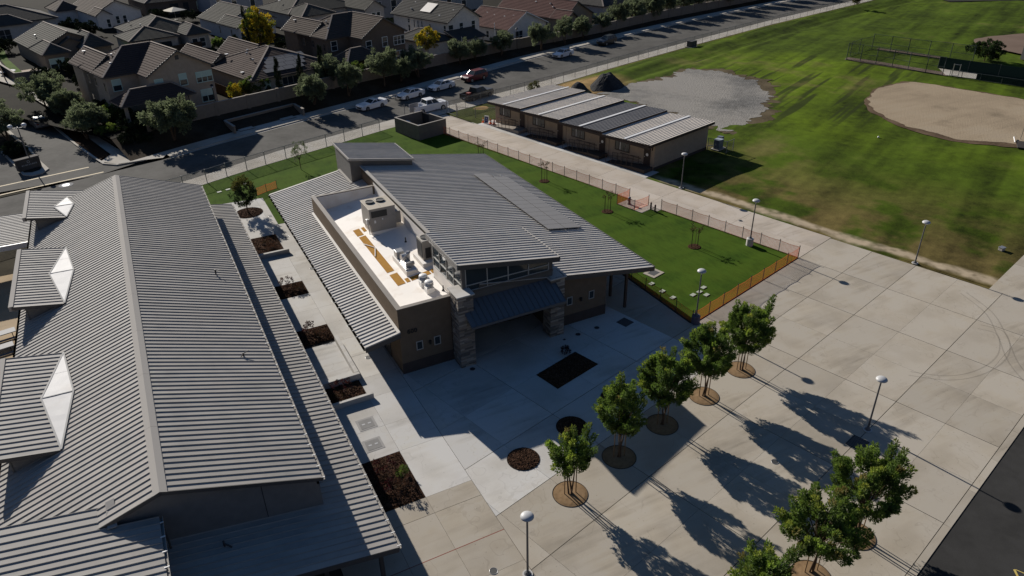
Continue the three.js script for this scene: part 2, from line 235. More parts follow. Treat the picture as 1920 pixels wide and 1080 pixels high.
{
  const A0 = 60, A1 = 280, B0 = -70, B1 = 100;
  T.field = colourTex(2048, 2048, 0, (u, v) => {
    const a = A0 + u * (A1 - A0), b = B0 + v * (B1 - B0), d = interp(N0, a) - b;
    const n = fbm(a / 14, b / 14, 0, 5, 201), m = fbm(a / 3.2, b / 3.2, 0, 4, 207), f = fbm(a * 1.6, b * 1.6, 0, 3, 209), g = hash((u * 2048) | 0, (v * 2048) | 0, 8);
    const mow = fbm((a * 0.985 + b * 0.17) / 24, (-a * 0.17 + b * 0.985) / 1.5, 0, 3, 213), rutm = fbm((a * 0.985 + b * 0.17) / 16, (-a * 0.17 + b * 0.985) / 0.8, 0, 2, 217), tuft = fbm(a * 0.9, b * 0.9, 0, 2, 219); // long streaks left by the mower
    let c = [0.050, 0.078, 0.006]; const k = 0.95 + (n - 0.5) * 0.7 + (m - 0.5) * 0.55 + (mow - 0.5) * 1.05 + (f - 0.5) * 0.45 + (g - 0.5) * 0.3 + (tuft - 0.5) * 0.4;
    c = c.map((x) => x * k); const lush = clamp((fbm(a / 22, b / 22, 0, 3, 221) - 0.48) * 4, 0, 1); c = [c[0] * (1 + 0.55 * lush), c[1] * (1 + 0.5 * lush), c[2]];
    const mix = (q, t) => { c = c.map((x, i) => x + (q[i] - x) * t); };
    const rz = clamp(1 - Math.hypot((a - 118) / 30, (b - 58) / 22), 0, 1); if (rutm > 0.62) mix([0.022, 0.030, 0.007], clamp((rutm - 0.62) * 9, 0, 1) * clamp(rz * 2.5, 0, 0.8));
    // dry grass next to the path and along the south
    const dry = clamp(1.25 - (a - 66) / (13 + 8 * n + 5 * clamp((40 - b) / 30, 0, 1)), 0, 1) * clamp((m - 0.36) * 5, 0, 1) * clamp((62 - b) / 14, 0, 1); mix([0.118 * k, 0.085 * k, 0.032 * k], dry * 0.85);
    const ridge = clamp((n - 0.60) * 8, 0, 1) * clamp((m - 0.45) * 4, 0, 1); mix([0.10 * k, 0.082 * k, 0.03 * k], ridge * 0.55);
    const dryN = clamp(1 - Math.hypot((a - 88) / 15, (d - 6) / 8), 0, 1) + clamp(1 - Math.hypot((a - 76) / 14, (d - 7) / 11), 0, 1); mix([0.27 * k, 0.175 * k, 0.075 * k], clamp(dryN * 3.2 * (0.35 + m), 0, 0.96));
    // washed-out sandy soil along the edge of the path
    const e = a - 66.1 - 0.8 * (fbm(b / 5, 3, 0, 3, 231) - 0.5), bare = clamp(1 - Math.abs(e - 1.2) / (0.55 + 0.9 * fbm(b / 3.1, 9, 0, 3, 233)), 0, 1) * clamp((50 - b) / 4, 0, 1); mix([0.36 * (0.7 + 0.5 * f), 0.29 * (0.7 + 0.5 * f), 0.20 * (0.7 + 0.5 * f)], clamp(bare * 2.2 * (f + 0.15), 0, 1));
    const beside = clamp(1 - Math.abs(a - 81 ) / 2.2, 0, 1) * clamp((b - 48) / 3, 0, 1); mix([0.15 * k, 0.11 * k, 0.06 * k], beside * 0.7);
    if (d < 0.7) mix([0.13 * k, 0.10 * k, 0.04 * k], 0.6);
    return c;
  }, true);
  T.field.repeat.set(1, 1);
  const pos = [], uv = [], idx = [], as = [...range(65.8, 80, 24), ...range(81.2, 280, 150)], nb = 190;
  as.forEach((a) => { const top = interp(N0, a), low = a < 66.2 ? 12.6 : B0; for (let j = 0; j <= nb; j++) { const t = j / nb, b = low + (top - low) * (0.3 * t + 0.7 * Math.pow(t, 0.8)), [x, z] = pw(a, b); pos.push(x, fieldY(a, b) - (b < 12.7 && a < 130 ? 0.06 : 0), z); uv.push((a - A0) / (A1 - A0), (b - B0) / (B1 - B0)); } });
  for (let i = 0; i + 1 < as.length; i++) for (let j = 0; j < nb; j++) { const p = i * (nb + 1) + j, q = p + nb + 1; idx.push(p, q, p + 1, q, q + 1, p + 1); }
  const g = new THREE.BufferGeometry(); g.setAttribute('position', new THREE.Float32BufferAttribute(pos, 3)); g.setAttribute('uv', new THREE.Float32BufferAttribute(uv, 2)); g.setIndex(idx); g.computeVertexNormals();
  const f = new THREE.Mesh(g, mat(1, 1, { map: T.field, bumpMap: T.soilB, bumpScale: 0.03 })); f.name = 'grass_field'; f.userData.kind = 'structure'; f.castShadow = f.receiveShadow = true; scene.add(f);
}
// ragged outlines for the bare places
function ragged(pts, step, amp, seed) {
  const out = [], P = pts.map((p) => V3(p[0], 0, p[1])), c = new THREE.CatmullRomCurve3(P, true, 'catmullrom', 0.5), n = Math.round(c.getLength() / step);
  for (let i = 0; i < n; i++) { const p = c.getPointAt(i / n), t = c.getTangentAt(i / n), k = amp * (fbm(i * 0.35, seed, 0, 3, seed) - 0.5) * 2; out.push([p.x - t.z * k, p.z + t.x * k]); }
  return out;
}
{
  T.dirt = colourTex(1024, 1024, 40, (u, v) => { const n = fbm(u * 6, v * 6, 6, 5, 401), r = fbm(u * 9, v * 60, 0, 2, 403), g = hash((u * 1024) | 0, (v * 1024) | 0, 7), p = fbm(u * 11, v * 11, 11, 4, 405); let k = 0.95 + (n - 0.5) * 0.42 + (r - 0.5) * 0.2 * Math.sin(Math.PI * u) + (g - 0.5) * 0.14; if (p > 0.6) k -= (p - 0.6) * 0.9; return [k, k * 0.98, k * 0.95]; });
  const dirt = mat([0.31, 0.25, 0.178], 1, { map: T.dirt, bumpMap: T.soilB, bumpScale: 0.03 });
  mk('infield_dirt', sheet(ragged([[93.6, -63.6], [95, -67.5], [96.9, -71.2], [100.2, -74.6], [106.6, -78.2], [110.9, -78.9], [115.2, -78.3], [117.2, -73.1], [118.9, -67], [119.8, -62], [119, -54], [112, -47], [104, -47], [97.4, -52.4], [94.3, -56.2], [93.8, -60.2]], 0.6, 0.5, 11), 0.03), dirt);
  mk('infield_rim', sheet(ragged([[92.7, -63.5], [94.2, -67.7], [96.2, -71.5], [99.7, -75], [106.5, -78.6], [110.9, -79.3], [115.4, -78.8], [117.6, -73.1], [119.3, -67], [120.3, -62], [119.6, -53.6], [112.2, -45.8], [103.4, -45.4], [96.2, -51.6], [92.8, -55.9], [92.5, -60.2]], 0.6, 0.5, 12), 0.012), mat([0.13, 0.092, 0.062], 1, { map: T.soil }));
  mk('second_infield', sheet(ragged([[150.5, -88], [153, -93.5], [160, -94.5], [170, -92], [176, -84], [172, -74], [160, -72], [150, -78]], 1, 0.5, 13), 0.25), mat([0.17, 0.125, 0.10], 1, { map: T.dirt }));
  T.gravel = colourTex(1024, 1024, 46, (u, v) => { const n = fbm(u * 5, v * 5, 5, 5, 451), p = fbm(u * 9 + n, v * 9, 0, 4, 455), g = hash((u * 1024) | 0, (v * 1024) | 0, 3), s = fbm(u * 70, v * 70, 70, 2, 457), e = Math.sin(Math.PI * u) * Math.sin(Math.PI * v); let k = 0.92 + (n - 0.5) * 1.5 + (g - 0.5) * 0.22 + (s - 0.5) * 0.3 + (p - 0.5) * 0.5 * e; return [k * (1 + (n - 0.5) * 0.12), k, k * (1 - (n - 0.5) * 0.16)]; });
  const gravel = mat([0.245, 0.230, 0.208], 1, { map: T.gravel, bumpMap: T.soilB, bumpScale: 0.06 });
  mk('gravel_lot', sheet(ragged([[67.6, -98.0], [71, -100.8], [76.8, -101.3], [83.3, -102.4], [88.8, -104], [91.5, -102.6], [93.2, -100], [93.8, -94], [92.8, -89], [89.2, -85], [80.8, -77.4], [75, -74.4], [71, -75], [69.4, -88]], 0.4, 1.7, 21), 0.02), gravel);
  mk('gravel_fringe', sheet(ragged([[67, -98.6], [71, -101.6], [76.8, -102], [83.4, -103.2], [89, -105.4], [92.6, -103.6], [95.2, -100.4], [96, -93.8], [94.8, -88], [90.6, -83.6], [81.2, -75.8], [75, -72.8], [70, -73.6], [68.4, -88]], 0.35, 1.9, 22), -0.005), mat([0.11, 0.088, 0.055], 1, { map: T.soil }));
  // two heaps of dark gravel at the edge of the lot
  const heap = (name, label, cx, cz, rx, rz, h, ry, seed) => { const g = new THREE.CircleGeometry(1, 48).rotateX(-Math.PI / 2), q = [], pos = [], R = 14, S = 40;
    for (let i = 0; i < R; i++) for (let j = 0; j < S; j++) { const f = (r, s) => { const t = r / R, a = s / S * Math.PI * 2, w = 1 + 0.25 * (fbm(Math.cos(a) * 1.6 + 5, Math.sin(a) * 1.6 + 5, 0, 3, seed) - 0.5), x = Math.cos(a) * t * rx * w, z = Math.sin(a) * t * rz * w; return [x, h * (Math.pow(Math.cos(t * Math.PI / 2), 1.15)) * (0.8 + 0.45 * (fbm(x * 0.9 + 9, z * 0.9 + 9, 0, 3, seed + 1))) - 0.05, z]; };
      q.push([f(i, j), f(i, j + 1), f(i + 1, j + 1), f(i + 1, j)]); }
    const o = thing(name, label, 'gravel heap', [cx, 0, cz], ry, 'gravel heaps'); part(o, 'heap', tris(q), mat([0.055, 0.056, 0.06], 1, { map: T.soil, bumpMap: T.soilB, bumpScale: 0.1 })); };
  heap('gravel_heap', 'large grey gravel heap at the edge of the bare gravel lot', 70.4, -102.2, 3.5, 2.8, 2.2, 0.4, 31); heap('gravel_heap', 'small dark gravel heap just behind the classroom roof', 65.4, -102.8, 1.7, 1.5, 1.4, 0.2, 37);
}

// ------------------------------------------------------------------ pavements: every slab its own piece, open joints between them
const paving = ground('plaza_pavement'), pathG = ground('school_path'), walkG = ground('courtyard_walk');
const rs = rng(77);
mk('joint_bed', sheet([[-40, 0], [90, 0], [70, -32], pw(65.9, 12.6), pw(65.9, 34), pw(65.9, 86), [42, -101], [30, -95], [34.9, -46], [34.9, -60], [12, -82], [3.2, -82], [3.2, -40], [-40, -40]], -0.045), M.joint);
function slab(parent, poly, mats, y = 0) {
  if (poly.length < 3 || Math.abs(area2(poly)) < 0.1) return;
  const r = mesh('slab', prism(poly, y - 0.06, y), mats[(rs() * mats.length) | 0], { ox: rs() * 7, oz: rs() * 7 }); parent.add(r);
}
const rectP = (a0, a1, b0, b1, g = 0.011, ga = g, gb = g) => [[a0 + ga, b0 + gb], [a1 - ga, b0 + gb], [a1 - ga, b1 - gb], [a0 + ga, b1 - gb]].map((p) => pw(...p));
{
  const aL = [6.0, 10.3, 14.6, 19.25, 23.2, 27.56, 31.92, 36.28, 40.7, 45.03, 49.4, 53.75, 59.85, 65.8], bL = [5.37, 8.5, 11.62, 15.1, 18.62, 22.57, 26.62, 30.5, 35, 39.4, 44];
  const major = new Set([27.56, 36.28, 45.03, 53.75, 59.85, 65.8, 5.37, 11.62, 18.62, 22.57, 26.62, 35]);
  for (let i = 0; i + 1 < aL.length; i++) for (let j = 0; j + 1 < bL.length; j++) {
    const a0 = aL[i], a1 = aL[i + 1], b0 = bL[j], b1 = bL[j + 1]; if (a1 > 60 && b0 > 26) continue; if (b0 > 26 && a0 > 49) continue;
    const g = (v) => major.has(v) ? 0.02 : 0.006;
    let p = [[a0 + g(a0), b0 + g(b0)], [a1 - g(a1), b0 + g(b0)], [a1 - g(a1), b1 - g(b1)], [a0 + g(a0), b1 - g(b1)]].map((q) => pw(...q));
    p = clip(p, (x, z) => x - 12.36); p = clip(p, (x, z) => z + 47.5); if (b0 > 26) p = clip(p, (x) => 34.85 - x);
    slab(paving, p, b0 >= 22.5 && a0 < 40 ? M.concreteGrey : M.concrete);
  }
  for (let i = 0; i < 3; i++) slab(paving, rectP(65.8 + i * 6.5, 72.3 + i * 6.5, 5.37, 12.68), M.concrete), slab(paving, rectP(65.8 + i * 6.5, 72.3 + i * 6.5, -2, 5.36), M.concrete);
  for (let i = 0; i < 14; i++) slab(paving, rectP(14 + i * 3.7, 17.7 + i * 3.7, 4.97, 5.36, 0.006), M.concrete, 0.004);
  // under the roof deck posts
  for (let k = 0; k < 8; k++) slab(paving, [[29.8, -47.52 - k * 3.2], [34.85, -47.52 - k * 3.2], [34.85, -50.7 - k * 3.2], [29.8, -50.7 - k * 3.2]], M.concreteGrey);
  // the path beside the lawn
  const bs = [26.64, 30.6, 35.2, 39.8, 44.4, 49, 53.6, 58.2, 62.8, 67.4, 72, 76.6, 81.2, 86.8];
  for (let i = 0; i + 1 < bs.length; i++) { const g0 = i % 2 ? 0.006 : 0.02; for (const [a0, a1] of [[59.86, 62.8], [62.8, 66.0]]) slab(pathG, [[a0 + 0.006, bs[i] + g0], [a1 - 0.006, bs[i] + g0], [a1 - 0.006, bs[i + 1] - 0.006], [a0 + 0.006, bs[i + 1] - 0.006]].map((p) => pw(...p)), M.concretePath); }
  slab(pathG, [[57.75, 43.2], [59.84, 43.2], [59.84, 46.55], [57.75, 46.55]].map((p) => pw(...p)), M.concretePath, 0.03); slab(pathG, [[59.2, 42.3], [59.84, 42.3], [59.84, 43.1], [59.2, 43.1]].map((p) => pw(...p)), M.concrete, 0.03);
  for (let i = 0; i < 7; i++) slab(pathG, rectP(66.01, 69.2, 49.3 + i * 4.5, 53.8 + i * 4.5), M.concreteGrey, -0.004);
  // walk between the two buildings, with the planting beds left out
  const zs = [-18, -21, -23.4, -25.72, -28.62, -29.97, -34.4, -37.2, -40.45, -42.85, -45.86, -48.5, -51.35, -54.2, -57.05, -59.6, -62.8, -65.95, -70.75, -74.2, -79, -82];
  const bed = (z0, z1) => [[-29.97, -34.4], [-40.45, -42.85], [-48.5, -51.35], [-57.05, -59.6], [-65.95, -70.75]].some(([p, q]) => Math.abs(z0 - p) < 0.01 && Math.abs(z1 - q) < 0.01);
  for (let i = 0; i + 1 < zs.length; i++) for (const [x0, x1] of [[3.7, 6.86], [6.86, 9.45], [9.45, 12.34]]) {
    if (x0 === 6.86 && bed(zs[i], zs[i + 1])) continue; const gz = [-28.62, -25.72, -45.86].includes(zs[i]) ? 0.02 : 0.007;
    slab(walkG, [[x0 + 0.007, zs[i] - gz], [x1 - 0.007, zs[i] - gz], [x1 - 0.007, zs[i + 1] + 0.007], [x0 + 0.007, zs[i + 1] + 0.007]], zs[i] > -28.7 ? M.concrete : M.concreteGrey);
  }
  mk('red_joint', bx(3.7, 12.34, -0.03, 0.002, -25.745, -25.70), M.redJoint);
  mk('asphalt_yard', sheet([pw(10, 4.96), pw(90, 4.96), pw(90, -40), pw(10, -40)], -0.03), M.asphalt);
  mk('courtyard_ground', sheet([[-40, -18], [-9, -18], [-9, -74], [-40, -74]], -0.02), mat([0.42, 0.33, 0.225], 0.95, { map: T.concrete }));
}
{ // rubber left by turning carts, and the painted corner of a parking bay
  const tyre = mat([0.12, 0.11, 0.10], 1, { transparent: true, opacity: 0.16 }), P = (l) => new THREE.CatmullRomCurve3(l.map(([x, z]) => V3(x, 0, z))), arcs = [[[54.3, -26.3], [54.9, -25.0], [53.5, -23.5], [51.3, -22.5], [48.1, -22.2], [45.6, -22.9], [43.7, -24.6]], [[53.6, -26.1], [54.1, -25.0], [52.9, -23.9], [51.0, -23.0], [48.1, -22.7], [45.9, -23.3], [44.2, -24.8]], [[58, -30], [56.8, -27], [54.5, -24.4], [51.6, -21.6], [49.5, -18.2]], [[57.5, -30.2], [56.3, -27.3], [54.0, -24.8], [51.1, -22.0], [49.0, -18.6]]];
  for (const a of arcs) { const c = P(a), L = [], R = []; for (let i = 0; i <= 30; i++) { const p = c.getPoint(i / 30), t = c.getTangent(i / 30); L.push([p.x - t.z * 0.05, p.z + t.x * 0.05]); R.push([p.x + t.z * 0.05, p.z - t.x * 0.05]); } mk('tyre_mark', ribbon(L, R, 0.004), tyre); }
  const y = mat([0.5, 0.38, 0.10], 0.8); mk('bay_line', sheet([[33.4, -10.4], [33.52, -10.4], [34.02, -11.02], [33.92, -11.08]], -0.024), y); mk('bay_line', sheet([[33.98, -11.06], [34.06, -11.0], [35.6, -7.6], [35.5, -7.58]], -0.0235), y);
}
// lawn
mk('lawn', [sheet([pw(43.62, 26.78), pw(59.8, 26.78), pw(59.8, 42.25), pw(59.17, 42.25), pw(59.17, 43.15), pw(57.7, 43.15), pw(57.7, 46.6), pw(59.8, 46.6), pw(60.2, 86.9), pw(56.9, 86.95), pw(53.1, 86.65), pw(44.3, 85.95), pw(38, 85.55), pw(32.7, 85.05), pw(27.9, 84.35), pw(10, 83.4), [0, -82.2], [10.2, -81.2], [10.2, -73], [34.9, -73], [34.9, -37.3]], 0.012)], M.turf);
mk('gate_grass', sheet([pw(66.1, 79.6), pw(68.5, 79.6), pw(74, 80), pw(83, 80), pw(83, 87), pw(66.1, 87)], 0.0), mat([0.07, 0.085, 0.022], 1, { map: T.soil }));
{ const k = thing('trench_edging', 'strip of bare earth along the shaded lawn edge by the canopy posts', 'edging', [34.9, 0, -46.5]); wpart(k, 'edging', bx(34.78, 34.98, -0.02, 0.06, -60, -37.4), M.soil); }
// planting beds: recessed bark with loose chips, low concrete kerbs
const chipGeo = new THREE.BoxGeometry(0.09, 0.014, 0.03);
function chips(parent, n, pick, seed) {
  const r = rng(seed), o = new THREE.InstancedMesh(chipGeo, mat([0.075, 0.042, 0.027], 1), n), m = new THREE.Matrix4(), c = new THREE.Color(); parent.updateWorldMatrix(true, false); const inv = parent.matrixWorld.clone().invert();
  for (let i = 0; i < n; i++) { const [x, z, y] = pick(r); m.makeRotationFromEuler(new THREE.Euler((r() - 0.5) * 1.2, r() * 6.3, (r() - 0.5) * 1.2)).scale(V3(0.6 + r() * 1.1, 1, 0.6 + r() * 1.2)).setPosition(x, y + r() * 0.03, z); o.setMatrixAt(i, inv.clone().multiply(m)); o.setColorAt(i, c.setScalar(0.35 + r() * 1.2)); }
  o.name = 'bark_chips'; o.userData.kind = 'stuff'; o.castShadow = o.receiveShadow = true; parent.add(o);
}
function bedRect(label, poly, seed, n) {
  const cx = poly.reduce((s, p) => s + p[0], 0) / 4, cz = poly.reduce((s, p) => s + p[1], 0) / 4, o = thing('planting_bed', label, 'planting bed', [cx, 0, cz]), R = 14, q = [];
  const at = (s, t) => { const p = poly, x = lerp(lerp(p[0][0], p[1][0], s), lerp(p[3][0], p[2][0], s), t), z = lerp(lerp(p[0][1], p[1][1], s), lerp(p[3][1], p[2][1], s), t), e = Math.min(s, 1 - s, t, 1 - t); return [x, 0.012 + clamp(e * 8, 0, 1) * (0.01 + 0.09 * fbm(x * 1.7 + 50, z * 1.7 + 200, 0, 3, seed)), z]; };
  for (let i = 0; i < R; i++) for (let j = 0; j < R; j++) q.push([at(i / R, j / R), at(i / R, (j + 1) / R), at((i + 1) / R, (j + 1) / R), at((i + 1) / R, j / R)]);
  wpart(o, 'bark', tris(q), M.mulch); chips(o, n, (r) => { const v = at(0.02 + r() * 0.96, 0.02 + r() * 0.96); return [v[0], v[2], v[1]]; }, seed + 1); return o;
}
const beds = [
  bedRect('bark planting bed nearest the white utility lids, with red shrubs, largest in the walk', [[6.92, -34.36], [9.42, -34.36], [9.42, -30.0], [6.92, -30.0]], 501, 2600),
  bedRect('low walled bark bed with red shrubs at the near end of the raised seat pad', [[6.9, -42.8], [9.42, -42.8], [9.42, -40.5], [6.9, -40.5]], 505, 1500),
  bedRect('bark bed at the far end of the raised seat pad', [[6.9, -51.3], [9.42, -51.3], [9.42, -48.9], [6.9, -48.9]], 509, 1300),
  bedRect('small bark bed in the middle of the walk, third from the round tree bed', [[6.9, -59.55], [9.42, -59.55], [9.42, -57.1], [6.9, -57.1]], 513, 1100),
  bedRect('bark bed with a low kerb wall, closest to the round tree bed', [[6.9, -70.7], [9.42, -70.7], [9.42, -66.0], [6.9, -66.0]], 517, 1500),
  bedRect('dark rectangular planting bed in the shaded plaza before the entrance', [[20.78, -37.26], [24.76, -38.40], [25.39, -36.22], [21.29, -35.09]], 521, 1600),
];
for (const [b, z0, z1] of [[1, -40.5, -40.25], [4, -66.0, -65.7]]) wpart(beds[b], 'kerb_wall', rbx(6.7, 9.75, -0.02, 0.42, z0, z1, 0.02), M.concreteGrey[0]);
{ const o = thing('seat_pad', 'raised concrete pad with a seat wall between two bark beds', 'seat wall', [8.2, 0, -46]); wpart(o, 'pad', bx(6.9, 9.3, 0, 0.08, -48.4, -43.2), M.concreteGrey[1]); wpart(o, 'seat_wall', rbx(9.32, 9.62, 0, 0.46, -48.6, -43.2, 0.02), M.concreteGrey[0]); wpart(o, 'seat_wall', rbx(6.9, 9.62, 0, 0.46, -43.18, -42.88, 0.02), M.concreteGrey[0]); }
// round beds and tree wells
function well(name, label, cat, x, z, r, m, chipN, seed, group) {
  const o = thing(name, label, cat, [x, 0, z], 0, group), q = [], S = 36, R = 6;
  const at = (i, j) => { const t = i / R, a = j / S * Math.PI * 2, X = Math.cos(a) * r * t, Z = Math.sin(a) * r * t; return [X, 0.008 + 0.05 * (1 - t * t) + (t < 1 ? 0.03 * fbm(X * 3 + 40, Z * 3 + 40, 0, 2, seed) : 0), Z]; };
  for (let i = 0; i < R; i++) for (let j = 0; j < S; j++) q.push([at(i, j), at(i, j + 1), at(i + 1, j + 1), at(i + 1, j)]);
  part(o, 'fill', tris(q), m); part(o, 'rim', merge([new THREE.TorusGeometry(r, 0.022, 5, 40).rotateX(Math.PI / 2).translate(0, 0.012, 0)]), M.joint);
  if (chipN) chips(o, chipN, (k) => { const a = k() * 6.283, t = Math.sqrt(k()) * r * 0.95; return [x + Math.cos(a) * t, z + Math.sin(a) * t, 0.03 + 0.04 * (1 - t * t / r / r)]; }, seed);
}
const TREES = [[16.88, -26.24], [21.11, -27.44], [25.28, -28.62], [29.6, -29.64], [33.89, -30.75], [28.73, -16.37], [24.6, -15.6], [20.5, -14.4]];
const wellSay = ['sunlit round tree well under the smallest plaza tree', 'half shaded round tree well of the narrow pointed tree', 'shaded round tree well beside the paving joint, third from the left', 'sandy round tree well, fourth in the row', 'sandy round tree well at the far end of the row', 'sandy round tree well nearest the asphalt', 'round tree well at the bottom edge behind the near tree', 'round tree well of the tree cut off by the bottom edge'];
TREES.forEach(([x, z], i) => well('tree_well', wellSay[i], 'tree well', x, z, [1.02, 1.04, 1.04, 1.02, 1.0, 1.0, 1.0, 1.0][i], M.dg, 0, 601 + i, 'round tree wells in the plaza'));
[[15.88, -30.07], [20.06, -31.25], [24.25, -32.4]].forEach(([x, z], i) => well('round_bed', ['round bark bed in the sunlight, left of the tree row', 'round bark bed in the shade, middle of three', 'round bark bed in the shade behind the second tree'][i], 'planting bed', x, z, 1.0, M.mulch, 900, 631 + i, 'round bark beds'));
well('round_bed', 'round bark bed of the dense tree at the far end of the walk', 'planting bed', 8.08, -77.6, 1.45, M.mulch, 900, 641, 'round bark beds');
// covers, drains and lids
const lid = (label, x, z, r) => { const o = thing('drain_cover', label, 'drain cover', [x, 0, z], 0, 'round drain covers'); part(o, 'cover', cyl(r, r, 0.012, 0, 0, 0, 20), mat(0.035, 0.6)); part(o, 'ring', new THREE.TorusGeometry(r * 1.05, 0.014, 5, 24).rotateX(Math.PI / 2).translate(0, 0.01, 0), M.galv); };
for (const [l, x, z] of [['round drain cover on the sunlit slab left of the nearest lamp', 10.6, -23.5], ['small round cover beside the eaves of the brown wall', 10.9, -45.2], ['round cover on the walk near the seat pad', 11.0, -50.2], ['round cover on the walk by the third bed', 11.0, -54.6], ['round cover on the walk by the middle bed', 10.8, -61.5], ['round cover on the walk close to the far kerb wall', 10.3, -69.5], ['round cover on the walk near the dense tree', 9.9, -75.6], ['round cover in shade below the right stone pier', 26.2, -40.3], ['round cover in shade right of the stone pier', 28.0, -40.4], ['tiny round cover in shade at the stone pier', 24.9, -40.2], ['round cover in shade at the left stone pier', 17.1, -40.1], ['round cover in the tree shadow on the plaza', 29.1, -22.6], ['round steel cover on the path beside the lamp shadow', 51.9, -50.3]]) lid(l, x, z, l.startsWith('tiny') ? 0.12 : 0.2);
{ for (const [l, z, x] of [['white framed utility lid on the walk, the farther of two', -37.9, 8.44], ['white framed utility lid on the walk, nearer the big bed', -35.75, 8.2]]) { const o = thing('utility_vault_cover', l, 'utility cover', [x, 0, z]); part(o, 'frame', rbx(-0.6, 0.6, 0, 0.012, -0.6, 0.6, 0.004), mat([0.25, 0.24, 0.23], 0.8, { map: T.grain })); part(o, 'lid', rbx(-0.45, 0.45, 0.004, 0.02, -0.45, 0.45, 0.004), mat([0.17, 0.165, 0.16], 0.8, { map: T.grain })); part(o, 'handle', [bx(-0.3, -0.1, 0.02, 0.026, -0.06, 0.06), bx(0.1, 0.3, 0.02, 0.026, -0.06, 0.06)], M.galv); }
  const o = thing('square_vault_cover', 'dark square cover in the shaded plaza near the lamp with the purple base', 'utility cover', [30.4, 0, -40.0], TH); part(o, 'lid', bx(-0.5, 0.5, 0, 0.015, -0.5, 0.5), mat(0.05, 0.7));
  const g = thing('floor_grate', 'square drain grate in the plaza at the foot of the lamp pole', 'drain grate', [34.8, 0, -21.4], TH); part(g, 'frame', [bx(-0.6, 0.6, 0, 0.02, -0.5, -0.42), bx(-0.6, 0.6, 0, 0.02, 0.42, 0.5), bx(-0.6, -0.52, 0, 0.02, -0.42, 0.42), bx(0.52, 0.6, 0, 0.02, -0.42, 0.42)], M.black); part(g, 'pit', bx(-0.52, 0.52, 0.001, 0.003, -0.42, 0.42), M.black); for (let i = 0; i < 9; i++) part(g, 'grate_bar', bx(-0.5 + i * 0.12, -0.46 + i * 0.12, 0.004, 0.016, -0.42, 0.42), mat(0.10, 0.5));
  const p = thing('lawn_drain', 'pale concrete collar with a grate in the lawn near the roof tip', 'lawn drain', [37.34, 0.012, -45.49], TH); part(p, 'collar', bx(-0.75, 0.75, 0, 0.05, -0.62, 0.62), M.concrete[0]); part(p, 'grate', bx(-0.45, 0.45, 0.05, 0.056, -0.36, 0.36), mat(0.06, 0.7));
  const lids = [[37.85, -40.74, 'leftmost pale valve box lid in the lawn behind the lamp'], [38.66, -40.88, 'middle pale valve box lid in the lawn behind the lamp'], [38.84, -40.2, 'rightmost pale valve box lid in the lawn behind the lamp'], [39.46, -41.3, 'farthest small valve box lid in the lawn behind the lamp'], [36.1, -41.2, 'valve box lid at the shaded lawn edge, nearest the lamp'], [36.0, -42.5, 'valve box lid at the shaded lawn edge, middle'], [36.0, -44, 'valve box lid at the shaded lawn edge, nearest the post'], [6.2, -85.4, 'first valve box lid in the lawn by the street fence'], [7.2, -85.7, 'second valve box lid in the lawn by the street fence'], [8.2, -86.1, 'third valve box lid in the lawn by the street fence'], [9.3, -86.6, 'fourth valve box lid in the lawn by the street fence']];
  for (const [x, z, l] of lids) { const v = thing('valve_box', l, 'valve box', [x, 0.012, z], TH, 'valve boxes in the lawn'); part(v, 'lid', rbx(-0.26, 0.26, 0, 0.06, -0.18, 0.18, 0.015), mat([0.34, 0.36, 0.29], 0.8)); } }
// ------------------------------------------------------------------ standing seam roofs: every pan with its rib is a panel of its own
const SEAM = 0.42, panelCache = {};
function panelGeo(L, w, h = 0.062, v = 0) { // v: which stretch of the weathered metal this panel is cut from
  const k = `${L.toFixed(2)}_${w.toFixed(2)}_${h}_${v}`;
  return panelCache[k] ??= metreUV(merge([bx(0, L, -0.035, 0, 0, w), tris([[[0, 0, -0.008], [0, h, 0.002], [L, h, 0.002], [L, 0, -0.008]], [[0, h, 0.004], [0, h, 0.024], [L, h, 0.024], [L, h, 0.004]], [[0, h, 0.024], [0, 0, 0.036], [L, 0, 0.036], [L, h, 0.024]], [[0, 0, -0.008], [0, 0, 0.036], [0, h, 0.024], [0, h, 0.004]], [[L, 0, -0.008], [L, h, 0.004], [L, h, 0.024], [L, 0, 0.036]]])]), v * 1.37, v * 0.93);
}
const rp = rng(4242); let seamOld = true; // the older building has the lower seam
// seams run from (xa, ya) to (xb, yb); panels laid side by side from z0 to z1; lenAt(z) may shorten a panel
function seamRoof(parent, name, xa, ya, xb, yb, z0, z1, o = {}) {
  const n = Math.round((z1 - z0) / SEAM), w = (z1 - z0) / n, ex = V3(xb - xa, yb - ya, 0), L = ex.length(); ex.normalize();
  const ey = V3(-ex.y, ex.x, 0), ez = V3(0, 0, 1); if (ey.y < 0) { ey.negate(); ez.negate(); }
  for (let i = 0; i < n; i++) {
    const z = z0 + i * w, cut = o.cut ? o.cut(z + w / 2) : null; let s0 = 0, s1 = L; if (cut) { s0 = cut[0] * L; s1 = cut[1] * L; if (s1 - s0 < 0.05) continue; }
    const g = panelGeo(s1 - s0, w, seamOld ? 0.046 : 0.062, (rp() * 7) | 0), p = V3(xa, ya, ez.z > 0 ? z : z + w).addScaledVector(ex, s0);
    inst(parent, name, g, (seamOld ? M.metalOld : M.metal)[(rp() * 3) | 0], new THREE.Matrix4().makeBasis(ex, ey, ez).setPosition(p));
  }
}
const gutter = (x, y, z0, z1, s) => [bx(x, x + 0.13 * s, y - 0.14, y - 0.11, z0, z1), bx(x + 0.11 * s, x + 0.13 * s, y - 0.14, y, z0, z1)].map((g) => g);
const bxs = (a, b, c, d, e, f) => bx(Math.min(a, b), Math.max(a, b), c, d, e, f);

